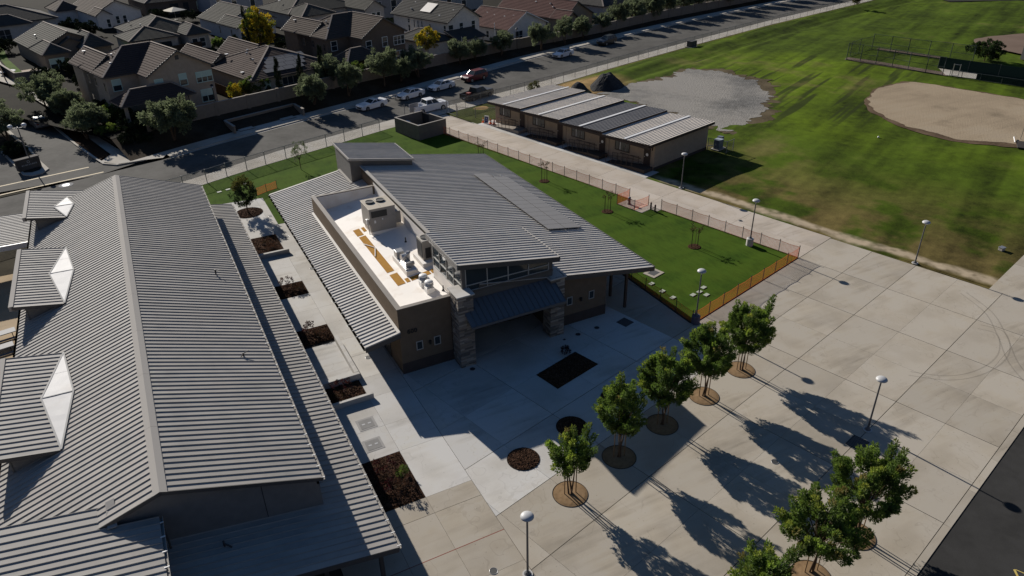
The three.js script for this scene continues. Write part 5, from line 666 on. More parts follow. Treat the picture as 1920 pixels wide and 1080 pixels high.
// the two-storey house with the wide gable; the darker one down the street is the same design
function twoStorey(name, label, yaw, du, dw, dy, wallC, tile, kind, porchW) {
  const U = (a, b) => [a + du, b + du], W = (a, b) => [a + dw, b + dw], e = 7.1 + dy, r = 10 + dy;
  return house(name, label, yaw, [
    { u: U(31.9, 46.4), w: W(115, 125.5), eave: e, ridge: r, roof: 'hip' }, { u: U(36.3, 46.4), w: W(110.8, 120.2), eave: e, ridge: r, roof: 'gableW' }, { u: U(31.9, 37.6), w: W(120, 130), eave: e, ridge: r - 0.9, roof: 'gableW' },
    { u: U(31.3, porchW), w: W(108.2, 113), eave: 4.35 + dy, ridge: 5.9 + dy, roof: 'hip', wall: false },
  ], wallC, tile, { windows: [['front', 33 + du, 115.42 + dw, 4.9 + dy, 1.3, 1.7, 1, kind], ['front', 37.4 + du, 111.22 + dw, 4.75 + dy, 1.25, 1.75, 1, kind], ['front', 40.9 + du, 111.22 + dw, 4.95 + dy, 1.2, 1.75, 1, kind], ['front', 43.4 + du, 111.22 + dw, 4.9 + dy, 2.5, 1.6, 3, kind], ['front', 43.6 + du, 111.22 + dw, 2.0 + dy, 1.9, 1.9, 2, kind],
    ['side', 116.1 + dw, 32.32 + du, 4.9 + dy, 0.6, 1.3, 1, 2], ['side', 119.6 + dw, 32.32 + du, 5.2 + dy, 0.7, 1.2, 1, 2], ['side', 122.6 + dw, 32.32 + du, 5.2 + dy, 0.7, 1.2, 1, 2], ['side', 123 + dw, 32.32 + du, 2.3 + dy, 0.8, 1.2, 1, 2]],
    vents: [[34 + du, 128 + dw, 8.7 + dy], [35.2 + du, 119.4 + dw, 9.0 + dy, 1], [36 + du, 120.2 + dw, 9.0 + dy, 1], [34.2 + du, 117.5 + dw, 8.2 + dy, 1]], cap: capMat, porch: true });
}
{
  const a = twoStorey('two_storey_house', 'tan two storey house with brown tiles and pale green blinds, nearest the side street', 17, 0, 0, 0, [0.45, 0.365, 0.28], 'brown', 1, 41.8);
  const P = (h, us, ws, y, m) => { for (const u of us) for (const w of ws) { const p = h.L(u, w, 0); part(h.g, 'porch_post', bx(p.x - 0.2, p.x + 0.2, 0, y, p.z - 0.2, p.z + 0.2), h.wm); } };
  P(a, [32, 36.8, 41], [108.8], 4.3); part(a.g, 'gable_vent', bx(...(() => { const p = a.L(41.3, 111.2, 0); return [p.x - 0.25, p.x + 0.25, 8.7, 9.3, p.z - 0.02, p.z + 0.05]; })()), M.fascia);
  const c = twoStorey('two_storey_house', 'dark brown two storey house with the same wide gable, in the middle of the row', 18, 39, 0.1, -0.32, [0.17, 0.135, 0.105], 'tan', 0, 38.5);
  P(c, [71, 76.8], [108.9], 4.0); const p = c.L(78.6, 110.9, 0);
}
{ // single storey with solar panels on its street side
  const h = house('low_house', 'single storey house with brown tiles and solar panels facing the street', 17, [
    { u: [50.2, 66], w: [108.2, 125.2], eave: 4.4, ridge: 7.3, roof: 'hip' }, { u: [50, 54.8], w: [122, 135], eave: 4.4, ridge: 6.2, roof: 'gableW' }, { u: [56.5, 62], w: [122, 133], eave: 4.4, ridge: 6.6, roof: 'gableW' },
  ], [0.44, 0.39, 0.32], 'brown', { windows: [['front', 52.6, 108.62, 2.1, 1.0, 1.8, 1, 1], ['front', 55.6, 108.62, 1.7, 2.9, 2.3, 3, 2]], vents: [[53, 121, 6.2, 0], [54.6, 117, 6.5, 1], [55.5, 118.5, 6.6, 1], [54, 114, 6.0, 1], [51.2, 112.5, 4.9, 0]] });
  const sl = Math.atan2(2.9, 8.5); for (let r = 0; r < 4; r++) for (let k = 0; k < 4; k++) { const u = 55.3 + (r * 0.55) + k * 1.72 + (r === 0 ? -1 : -0.7), w = 109.2 + 0.55 + r * 1.05; if (u > 61.8) continue; const p = h.L(u, w, 4.4 + (w - 108.2) / 8.5 * 2.9 + 0.16); part(h.g, 'solar_panel', new THREE.BoxGeometry(1.66, 0.05, 1.05).rotateX(sl).translate(p.x, p.y, p.z), mat([0.12, 0.115, 0.115], 0.45)); }
}
{ // white two storey house with the flat panel on its roof
  const h = house('white_house', 'white two storey house with grey tile roof and a pale flat panel on it', 18, [
    { u: [96.1, 105.2], w: [112.2, 130], eave: 6.5, ridge: 9.2, roof: 'gableW' }, { u: [90, 97], w: [111, 121], eave: 3.7, ridge: 5.4, roof: 'hip' }, { u: [95.4, 102.6], w: [108.3, 112.7], eave: 3.8, ridge: 5.0, roof: 'shed', wall: false },
  ], [0.72, 0.68, 0.62], 'grey', { windows: [['side', 113.1, 96.52, 4.4, 0.8, 1.5, 1], ['side', 117.6, 96.52, 4.9, 0.7, 0.8, 1, 2], ['side', 120.2, 96.52, 4.5, 0.45, 1.5, 1, 2], ['side', 121.4, 96.52, 4.5, 0.45, 1.5, 1, 2], ['side', 122.6, 96.52, 4.5, 0.45, 1.5, 1, 2], ['side', 124.2, 96.52, 5.2, 0.7, 0.9, 1, 2], ['side', 124.2, 96.52, 3.5, 0.7, 1.4, 1, 2],
    ['front', 96.6, 112.62, 4.2, 1.3, 1.8, 1, 2], ['front', 99.4, 112.62, 4.4, 1.1, 1.7, 1], ['front', 102.6, 112.62, 4.4, 1.1, 1.7, 1], ['front', 96.8, 112.62, 1.0, 1.6, 2, 1], ['front', 99.2, 112.62, 1.0, 2.2, 2.1, 2]], vents: [[97.6, 116, 7.3], [99.4, 113.8, 8.3], [99.8, 121, 8.5], [97.8, 125, 7.5, 1], [99.9, 126, 8.6]] });
  const sl = Math.atan2(2.7, 4.55), p = h.L(98.7, 120.6, 6.5 + (98.7 - 96.1) / 4.55 * 2.7 + 0.2); part(h.g, 'roof_panel', new THREE.BoxGeometry(2.6, 0.06, 3.1).rotateZ(sl).translate(p.x, p.y, p.z), mat([0.36, 0.33, 0.30], 0.6));
  for (const u of [95.8, 99, 102.2]) { const q = h.L(u, 108.8, 0); part(h.g, 'porch_post', bx(q.x - 0.12, q.x + 0.12, 0, 3.7, q.z - 0.12, q.z + 0.12), h.wm); }
}
house('gable_house', 'white single storey gable house with pinkish red tiles beside the white two storey house', 19.5, [{ u: [113.6, 126.4], w: [107.6, 121], eave: 3.3, ridge: 6.2, roof: 'gableW', mid: 119.5 }], [0.66, 0.65, 0.63], 'red', { trim: M.white, windows: [['front', 116.2, 108.0, 0.6, 2.3, 2.1, 2, 2], ['front', 120.6, 108.0, 1.3, 0.6, 1.3, 1], ['front', 121.6, 108.0, 1.3, 0.6, 1.3, 1], ['side', 109.5, 114.02, 1.0, 1.9, 1.9, 2], ['side', 113.4, 114.02, 1.1, 0.9, 1.5, 1]], vents: [[117.5, 112, 5.1], [117.6, 115, 5.1], [118, 117.5, 5.3], [118.2, 110, 5.4]] });
house('gable_house', 'tan house with dark red tiles and a small second gable', 19, [{ u: [129.6, 140.4], w: [107.7, 129], eave: 3.2, ridge: 6.5, roof: 'gableW', mid: 134.2 }, { u: [129.4, 134], w: [107, 112], eave: 3.2, ridge: 4.8, roof: 'gableW' }], [0.27, 0.23, 0.18], 'red', { windows: [['front', 135.6, 108.12, 0.8, 1.8, 2, 2, 2]], vents: [[132, 113, 4.9, 1], [132.8, 114.5, 5.4, 1], [133, 119, 5.6]] });
house('hip_house', 'grey hip roofed house at the top right end of the houses', 18, [{ u: [147.2, 162], w: [114.6, 128], eave: 3.2, ridge: 6.2, roof: 'hip' }], [0.5, 0.49, 0.47], 'grey', { windows: [['front', 149.4, 115.02, 0.7, 1.4, 2, 1], ['front', 153, 115.02, 1.3, 1.1, 1.1, 2], ['front', 155, 115.02, 0.6, 2.2, 2.2, 2]] });
// second and third rows
house('back_house', 'grey tiled house with an arched entry at the far left, behind the side street trees', 16, [{ u: [31.5, 43.8], w: [159.5, 175.5], eave: 4.4, ridge: 7.1, roof: 'gableW', mid: 37.6 }, { u: [31.4, 36.2], w: [154.8, 164], eave: 4.4, ridge: 5.9, roof: 'hip' }, { u: [38.2, 43.9], w: [155.8, 166], eave: 4.4, ridge: 6.5, roof: 'hip' }, { u: [35.2, 39.6], w: [158.5, 165], eave: 5.0, ridge: 6.2, roof: 'gableW' }], [0.24, 0.21, 0.17], 'olive', { windows: [['front', 32.3, 155.22, 1.7, 2.6, 1.9, 2, 1], ['side', 160, 31.92, 2.2, 0.8, 1.6, 1]], vents: [[34, 168, 5.7, 1]] });
house('back_house', 'grey house with a wide garage and stone faced window bay in the second row', 14, [{ u: [44, 56.4], w: [161, 177], eave: 4.4, ridge: 6.9, roof: 'hip' }, { u: [41.1, 50.8], w: [157.4, 167], eave: 4.4, ridge: 6.1, roof: 'hip' }, { u: [51.6, 56.6], w: [156, 165], eave: 4.4, ridge: 5.9, roof: 'hip' }], [0.46, 0.43, 0.38], 'olive', { windows: [['front', 52.6, 156.42, 1.8, 1.2, 1.8, 1], ['front', 54.1, 156.42, 1.8, 1.2, 1.8, 1], ['front', 44.2, 157.82, 1.2, 5.0, 2.4, 1, 2]], vents: [[46, 172, 5.6, 1], [46.4, 166, 5.7, 1]] });
house('back_house', 'white sided gable house with a grey roof left of the yellow tree', 16, [{ u: [67.5, 79.6], w: [160, 174], eave: 4.4, ridge: 7.1, roof: 'gableW', mid: 73.5 }, { u: [67.3, 71.7], w: [153.6, 163], eave: 4.4, ridge: 5.9, roof: 'gableW' }, { u: [71.5, 77], w: [156.5, 164], eave: 4.6, ridge: 6.3, roof: 'gableW' }], [0.62, 0.61, 0.59], 'olive', { windows: [['front', 68.1, 154.02, 1.7, 1.0, 1.8, 1], ['front', 69.5, 154.02, 1.7, 1.0, 1.8, 1], ['side', 157, 67.72, 2.1, 0.7, 1.7, 1, 2], ['side', 160, 67.92, 2.1, 0.7, 1.7, 1, 2], ['side', 163, 67.92, 2.1, 0.7, 1.7, 1, 2]] });
house('back_house', 'grey roofed house with a hipped garage behind the dark brown house', 16, [{ u: [83, 102], w: [161, 177], eave: 4.4, ridge: 7.1, roof: 'hip' }, { u: [83.3, 92.2], w: [155.6, 166], eave: 4.4, ridge: 6.2, roof: 'hip' }, { u: [98, 104], w: [153, 164], eave: 4.4, ridge: 6.2, roof: 'gableW' }], [0.46, 0.43, 0.39], 'olive', { windows: [['front', 100, 153.42, 1.8, 1.1, 1.8, 1], ['front', 101.4, 153.42, 1.8, 1.1, 1.8, 1]], vents: [[86, 170, 6.2], [90, 172, 6.6], [94, 168, 6.8]] });
house('far_house', 'white walled gable house with beige tiles at the top left', 16, [{ u: [52.3, 63.6], w: [195.8, 214], eave: 4.4, ridge: 7.1, roof: 'gableW' }, { u: [48, 54], w: [208.8, 218], eave: 4.4, ridge: 6.2, roof: 'hip' }, { u: [52.2, 56], w: [193.5, 199], eave: 4.4, ridge: 5.7, roof: 'gableW' }], [0.68, 0.67, 0.65], 'tan', { windows: [['front', 54.4, 193.92, 1.6, 0.9, 1.9, 1, 0], ['front', 57.2, 196.22, 1.8, 0.9, 1.8, 1], ['front', 58.8, 196.22, 1.8, 0.9, 1.8, 1]] });
house('far_house', 'grey hip roofed house in the top left corner with an arched garden door', 16, [{ u: [28, 46], w: [199, 215], eave: 4.4, ridge: 7.3, roof: 'hip' }, { u: [30, 40], w: [196, 203], eave: 4.4, ridge: 6.1, roof: 'hip' }], [0.5, 0.49, 0.46], 'grey', { windows: [['front', 33, 196.42, 1.2, 2.4, 2.4, 2, 2], ['front', 41.6, 199.42, 1.8, 1.1, 1.4, 1]] });
house('far_house', 'dark house with an arched patio behind the patio umbrella', 14, [{ u: [60, 78], w: [207, 222], eave: 4.4, ridge: 7.2, roof: 'hip' }], [0.13, 0.11, 0.095], 'grey', { windows: [['front', 66, 207.42, 1.2, 2.4, 2.5, 1, 2], ['front', 69.4, 207.42, 1.2, 1.6, 2.5, 1, 2], ['front', 73, 207.42, 1.6, 2.4, 1.9, 2, 1]] });
house('far_house', 'house with tall dark windows at the top edge left of the yellow tree, blue shade in its wall colour', 16, [{ u: [80, 95], w: [196, 210], eave: 7, ridge: 9, roof: 'hip' }], [0.30, 0.32, 0.35], 'grey', { windows: [['front', 82, 196.42, 1.8, 1.4, 4, 1], ['front', 86, 196.42, 1.8, 1.4, 4, 1], ['front', 91, 196.42, 1.8, 1.4, 4, 1]] });  // wall colour carries the blue of its shadows
house('far_house', 'pale house with a shaded front at the top edge behind the white two storey house', 18, [{ u: [108, 122], w: [156, 170], eave: 6.5, ridge: 8.5, roof: 'hip' }], [0.28, 0.28, 0.28], 'olive', { windows: [['front', 111, 156.42, 1.4, 2.2, 3.2, 1], ['front', 116, 156.42, 1.4, 1.8, 3.2, 1]] });
house('far_house', 'blue grey house at the top edge behind the pinkish tile roof', 18, [{ u: [126, 142], w: [150, 164], eave: 6.0, ridge: 8.2, roof: 'hip' }], [0.24, 0.28, 0.31], 'grey', { windows: [['front', 129, 150.42, 1.2, 1.6, 3.6, 1], ['front', 134, 150.42, 1.2, 1.6, 3.6, 1]] });
// ------------------------------------------------------------------ garden things
{ const [x, z] = [14.0, -205.8], u = thing('patio_umbrella', 'cream square patio umbrella behind the second row of houses', 'patio umbrella', [x, 1.4, z], 0.5); part(u, 'pole', cyl(0.05, 0.05, 2.6, 0, 0, 0, 8), M.galv); const c = 2.1, k = [[-c, c], [c, c], [c, -c], [-c, -c]]; for (let i = 0; i < 4; i++) { const [a, b] = [k[i], k[(i + 1) % 4]]; part(u, 'canopy_panel', tris([[[a[0], 2.2, a[1]], [b[0], 2.2, b[1]], [0, 2.95, 0]]]), mat([0.72, 0.66, 0.54], 0.9)); } part(u, 'base', cyl(0.4, 0.4, 0.1, 0, 0, 0, 14), M.black);
  const y = thing('garden_table', 'pale round garden table on the paved yard at the far left house', 'table', [hw(28.8, 158)[0], 1.3, hw(28.8, 158)[1]]); part(y, 'tabletop', cyl(1.3, 1.3, 0.06, 0, 0.75, 0, 24), mat(0.6)); part(y, 'leg', cyl(0.1, 0.3, 0.75, 0, 0, 0, 10), mat(0.3)); mk('paved_yard', sheet([[27, 150], [31, 150], [31, 160], [27, 160]].map(([u, w]) => hw(u, w, 16)), 1.53), mat([0.42, 0.35, 0.28], 0.9, { map: T.concrete }));
  for (const [p, l] of [[[49, 158], 'bright strip of lawn between the two grey houses at the left'], [[53.5, 128], 'bright patch of back lawn behind the solar panel house'], [[44, 150], 'bright strip of lawn in front of the far left house']]) { const [X, Z] = hw(p[0] - 4, p[1], 16), g = thing('lawn_patch', l, 'lawn', [X, 1.53, Z], F17); part(g, 'turf', sheet([[-2, -3], [2, -3], [2, 3], [-2, 3]], 0), mat([0.10, 0.2, 0.02], 1, { map: T.turf })); }
  mk('upper_verge', sheet([[-24, -190], [-21.2, -176.4], [-18.1, -159.6], [-16.4, -159.6], [-19.6, -174.3], [-21.5, -190]], 1.56), mat([0.07, 0.12, 0.02], 1, { map: T.turf })); mk('upper_pavement', sheet([[-21.4, -176], [-18.4, -158.5], [-15.5, -150.5], [-17.5, -150], [-21, -157], [-25, -176]], 1.54), M.kerb);
  mk('house_drive', sheet([hw(27, 128), hw(31.5, 128), hw(31.5, 140), hw(27, 141)], 1.54), M.kerb);
  // timber fences between the plots
  for (const [a, b, l] of [[[48.5, 110], [48.5, 134], 'brown board fence between the tan house and the solar panel house'], [[67.5, 110], [67.5, 130], 'brown board fence between the solar panel house and the dark brown house'], [[27, 152], [31, 178], 'brown board fence left of the far left house'], [[46, 152], [62, 152], 'brown board fence in front of the second row of houses']]) { const [p, q] = [hw(...a), hw(...b)], o = thing('board_fence', l, 'fence', [p[0], 1.2, p[1]]), n = Math.round(Math.hypot(q[0] - p[0], q[1] - p[1]) / 0.9), fm = [mat([0.085, 0.058, 0.040], 0.95), mat([0.075, 0.05, 0.035], 0.95)]; for (let i = 0; i < n; i++) { const A = V3(lerp(p[0], q[0], i / n), 2.2, lerp(p[1], q[1], i / n)), B = V3(lerp(p[0], q[0], (i + 0.97) / n), 2.2, lerp(p[1], q[1], (i + 0.97) / n)); wpart(o, 'board', beam(A, B, 0.04, 1.8), fm[i % 2]); } wpart(o, 'rail', beam(V3(p[0], 2.9, p[1]), V3(q[0], 2.9, q[1]), 0.09, 0.09), fm[0]); }
}
{ // sign on the island
  const o = thing('estate_sign', 'dark stone sign block with pale lettering on the street island', 'sign', [-13.55, 0.05, -105.6], 0.42); part(o, 'block', rbx(-1.35, 1.35, 0, 1.35, -0.35, 0.35, 0.08), mat([0.10, 0.095, 0.09], 0.9, { map: T.soil })); part(o, 'cap', rbx(-1.42, 1.42, 1.35, 1.45, -0.4, 0.4, 0.03), mat([0.13, 0.12, 0.11], 0.9)); part(o, 'lettering', [0.14, 0.1, 0.16, 0.12, 0.14, 0.1, 0.16, 0.12, 0.14].map((w, i) => rbx(-0.85 + i * 0.2, -0.85 + i * 0.2 + w, 0.56, 0.72, 0.34, 0.37, 0.01)), mat([0.3, 0.3, 0.29], 0.6)); part(o, 'emblem', new THREE.TorusGeometry(0.14, 0.03, 6, 16).translate(0, 1.0, 0.36), mat([0.4, 0.4, 0.38], 0.6));
}
// ------------------------------------------------------------------ trees and shrubs: trunks with limbs, crowns of single leaves on shoots
const leafMat = (t = 0.35) => new THREE.MeshPhysicalMaterial({ color: 0xffffff, vertexColors: true, roughness: 0.9, transmission: t, thickness: 0, side: THREE.DoubleSide, specularIntensity: 0.3 });
const LEAF = leafMat(0.52), LEAFD = leafMat(0.12);
// shoots: { p: base, d: direction, len, r: spread, n: leaves, c: colour, tip: colour of new growth }
function leafCloud(shoots, l, w, seed, up = 0.35) {
  const R = rng(seed), pos = [], col = [], a = V3(), n = V3(), s = V3(), d = V3();
  for (const S of shoots) for (let i = 0; i < S.n; i++) {
    const t = R(), ph = R() * 6.283, rr = S.r * Math.sqrt(R()) * (1 - 0.55 * t);
    s.set(-S.d.z, 0.01, S.d.x); if (s.lengthSq() < 0.01) s.set(1, 0, 0); s.normalize(); n.copy(S.d).cross(s);
    a.copy(S.p).addScaledVector(S.d, S.len * t).addScaledVector(s, Math.cos(ph) * rr).addScaledVector(n, Math.sin(ph) * rr);
    d.copy(S.d).multiplyScalar(0.5 + R() * 0.6).addScaledVector(s, Math.cos(ph) * 0.9).addScaledVector(n, Math.sin(ph) * 0.9).add(V3((R() - 0.5), (R() - 0.5) + up, (R() - 0.5))).normalize();
    const side = V3(R() - 0.5, R() - 0.5, R() - 0.5).cross(d).normalize(), k = 0.7 + R() * 0.6, L = l * k, W = w * k * 0.5, nn = d.clone().cross(side).multiplyScalar(W * 0.5);
    const b = a.clone(), m1 = a.clone().addScaledVector(d, L * 0.5).addScaledVector(side, W).add(nn), m2 = a.clone().addScaledVector(d, L * 0.5).addScaledVector(side, -W).add(nn), e = a.clone().addScaledVector(d, L);
    for (const v of [b, m1, e, b, e, m2]) pos.push(v.x, v.y, v.z);
    const f = S.tip && t > 0.62 ? clamp((t - 0.62) * 3, 0, 1) : 0, g = 0.75 + R() * 0.5; for (let q = 0; q < 6; q++) for (let c = 0; c < 3; c++) col.push(lerp(S.c[c], S.tip ? S.tip[c] : S.c[c], f) * g);
  }
  const g = new THREE.BufferGeometry(); g.setAttribute('position', new THREE.Float32BufferAttribute(pos, 3)); g.setAttribute('color', new THREE.Float32BufferAttribute(col, 3)); g.computeVertexNormals(); return g;
}
function leafMesh(parent, name, shoots, l, w, seed, m, up) { const g = norm(leafCloud(shoots, l, w, seed, up), ['color']), r = new THREE.Mesh(g, m); r.name = name; r.castShadow = r.receiveShadow = true; parent.add(r); return r; }
function limb(p, q, r0, r1, R) { const m = p.clone().lerp(q, 0.5).add(V3((R() - 0.5) * 0.2, (R() - 0.5) * 0.1, (R() - 0.5) * 0.2)), c = new THREE.QuadraticBezierCurve3(p, m, q), out = []; let a = p; for (let i = 1; i <= 3; i++) { const b = c.getPoint(i / 3); out.push(bar(a, b, lerp(r0, r1, (i - 1) / 3), lerp(r0, r1, i / 3), 6)); a = b; } return out; }
// plaza tree: upright shoots with pale new growth, several stems, timber stakes
function plazaTree(label, x, z, h, w, seed, o = {}) {
  const t = thing('plaza_tree', label, 'tree', [x, 0.03, z]), R = rng(seed), y0 = o.y0 ?? 1.35, cy = y0 + (h - y0) * 0.46, ry = (h - y0) / 2, shoots = [], limbs = [], G = [0.105, 0.165, 0.030];
  for (let i = 0; i < 3; i++) limbs.push(...limb(V3((i - 1) * 0.1, 0, (i % 2) * 0.1), V3((R() - 0.5) * 0.5, y0 + 0.7, (R() - 0.5) * 0.5), 0.055, 0.03, R));
  const N = o.n ?? 120;
  for (let i = 0; i < N; i++) { // points spread over the crown, denser outside
    const u = R() * 2 - 1, ph = R() * 6.283, q = Math.sqrt(1 - u * u), rr = 0.5 + 0.5 * Math.pow(R(), 0.5), bump = 0.82 + 0.36 * fbm(Math.cos(ph) * 1.5 + 9, u * 2 + 9, 0, 2, seed), sq = u < 0 ? 0.82 : 1 - 0.25 * u;
    const p = V3(Math.cos(ph) * q * w / 2 * rr * bump * sq, cy + u * ry * 0.82 * rr * (o.point ? 1 + 0.2 * u : 1), Math.sin(ph) * q * w / 2 * rr * bump * sq), d = V3(Math.cos(ph) * q * 0.7, 0.55 + 0.6 * Math.max(0, u) + R() * 0.3, Math.sin(ph) * q * 0.7).normalize();
    const gk = 0.7 + R() * 0.6, c = G.map((v) => v * gk), tip = R() < 0.4 ? [0.24 + R() * 0.06, 0.31 + R() * 0.06, 0.045] : R() < 0.12 ? [0.22, 0.18, 0.05] : [0.14, 0.21, 0.035];
    shoots.push({ p, d, len: (0.5 + R() * 0.55) * (o.k ?? 1), r: 0.19 + R() * 0.12, n: Math.round((o.leaves ?? 225) * (0.7 + R() * 0.6)), c, tip: rr > 0.75 || u > 0.2 ? tip : null });
    if (i % 3 === 0) limbs.push(...limb(V3((R() - 0.5) * 0.3, y0 + 0.3 + R() * 0.5, (R() - 0.5) * 0.3), p, 0.03, 0.01, R));
  }
  for (const [dx, dy, dz] of o.extra ?? []) for (let k = 0; k < 4; k++) { shoots.push({ p: V3(dx * (0.75 + k * 0.08), dy * (0.84 + k * 0.05), dz * (0.75 + k * 0.08)), d: V3(dx * 0.5, 1, dz * 0.5).normalize(), len: 0.55, r: 0.22, n: 90, c: G, tip: [0.14, 0.17, 0.025] }); }
  part(t, 'trunk', limbs, M.bark); leafMesh(t, 'crown', shoots, 0.155, 0.062, seed + 1, LEAF);
  for (const s of [-1, 1]) part(t, 'stake', cyl(0.03, 0.03, 2.0, s * 0.32, 0, s * 0.1, 7), M.stake);
  part(t, 'tree_tie', [bar(V3(-0.32, 1.7, -0.1), V3(0.32, 1.7, 0.1), 0.012)], M.black);
  return t;
}
plazaTree('smallest plaza tree, in the sunlit well nearest the front lamp', 16.88, -26.24, 4.2, 2.0, 1001, { n: 44, extra: [[0.05, 4.35, 0], [1.1, 3.9, -0.3], [-1.2, 3.5, 0.2]] });
plazaTree('narrow pointed plaza tree in the half shaded well, second from the left', 21.1, -27.44, 5.4, 2.4, 1011, { n: 74, point: true, extra: [[-0.2, 5.9, 0]] });
plazaTree('round plaza tree in the shaded well, third in the row', 25.28, -28.62, 5.4, 3.1, 1021, { n: 100 });
plazaTree('full plaza tree in front of the far one, fourth in the row', 29.58, -29.64, 5.6, 3.2, 1031, { n: 104 });
plazaTree('farthest plaza tree of the row, with one long leaning shoot to the right', 33.9, -30.7, 5.2, 3.2, 1041, { n: 100, extra: [[2.1, 4.9, -0.3], [1.9, 4.3, -0.2]] });
plazaTree('wide plaza tree nearest the asphalt at the lower right', 28.73, -16.37, 5.3, 3.8, 1051, { n: 105, extra: [[2.2, 4.4, -0.2], [1.4, 5.2, -0.3]] });
plazaTree('big plaza tree at the lower right, in front of the wide one', 24.8, -15.8, 4.8, 3.6, 1061, { n: 100 });
plazaTree('plaza tree cut off by the bottom edge of the photo', 20.5, -15.0, 4.0, 2.4, 1071, { n: 60, extra: [[-1.2, 3.9, 0], [0.9, 4.1, 0.2], [1.5, 3.8, 0.1]] });
// dense small tree at the end of the walk
{ const t = thing('dense_tree', 'dense dark green tree with yellowish top in the round bed of the walk', 'tree', [8.0, 0.05, -77.6]), R = rng(77), sh = [], lb = [...limb(V3(0, 0, 0), V3(0, 1.2, 0), 0.09, 0.05, R)];
  for (let i = 0; i < 80; i++) { const y = 0.7 + R() * 2.9, q = Math.sin(clamp((y - 0.3) / 3.6, 0.06, 1) * Math.PI) * 1.25, ph = R() * 6.283, rr = Math.sqrt(R()); sh.push({ p: V3(Math.cos(ph) * q * rr, y, Math.sin(ph) * q * rr), d: V3(Math.cos(ph) * 0.5, 1, Math.sin(ph) * 0.5).normalize(), len: 0.55, r: 0.26, n: 60, c: y > 2.7 ? [0.085, 0.085, 0.02] : [0.022, 0.038, 0.012] }); if (i % 8 === 0) lb.push(...limb(V3(0, 0.8, 0), sh[i].p, 0.03, 0.01, R)); }
  part(t, 'trunk', lb, M.bark); leafMesh(t, 'crown', sh, 0.17, 0.08, 78, LEAF); }
// grey green olive-like street trees: three shapes, then copies
function oliveTree(label, x, y, z, h, w, seed, lean = 0, c0 = [0.155, 0.185, 0.10], name = 'olive_tree', group = 'olive trees along the street') {
  const t = thing(name, label, 'tree', [x, y, z], 0, group), R = rng(seed), sh = [], lb = [...limb(V3(0, 0, 0), V3(lean, h * 0.38, 0), 0.14, 0.09, R), ...limb(V3(0.1, 0, 0.05), V3(lean + 0.6, h * 0.42, 0.3), 0.10, 0.06, R)];
  const lobes = Array.from({ length: 7 }, () => { const ph = R() * 6.283; return V3(Math.cos(ph) * w * 0.26 * R() + lean, h * (0.5 + R() * 0.28), Math.sin(ph) * w * 0.26); });
  for (let i = 0; i < 130; i++) { const L = lobes[i % 7], u = R() * 2 - 1, ph = R() * 6.283, q = Math.sqrt(1 - u * u), rr = Math.pow(R(), 0.4), p = V3(L.x + Math.cos(ph) * q * w * 0.27 * rr, L.y + u * h * 0.21 * rr, L.z + Math.sin(ph) * q * w * 0.27 * rr); sh.push({ p, d: V3(p.x - L.x, (p.y - L.y) + 0.25, p.z - L.z).normalize(), len: 0.5 + R() * 0.35, r: 0.34, n: 80, c: ((k) => c0.map((v) => v * k))(0.7 + R() * 0.6) }); if (i % 9 === 0) lb.push(...limb(V3(lean, h * 0.36, 0), p, 0.05, 0.012, R)); }
  part(t, 'trunk', lb, M.bark); leafMesh(t, 'crown', sh, 0.30, 0.105, seed + 3, LEAF, 0.2); return t;
}
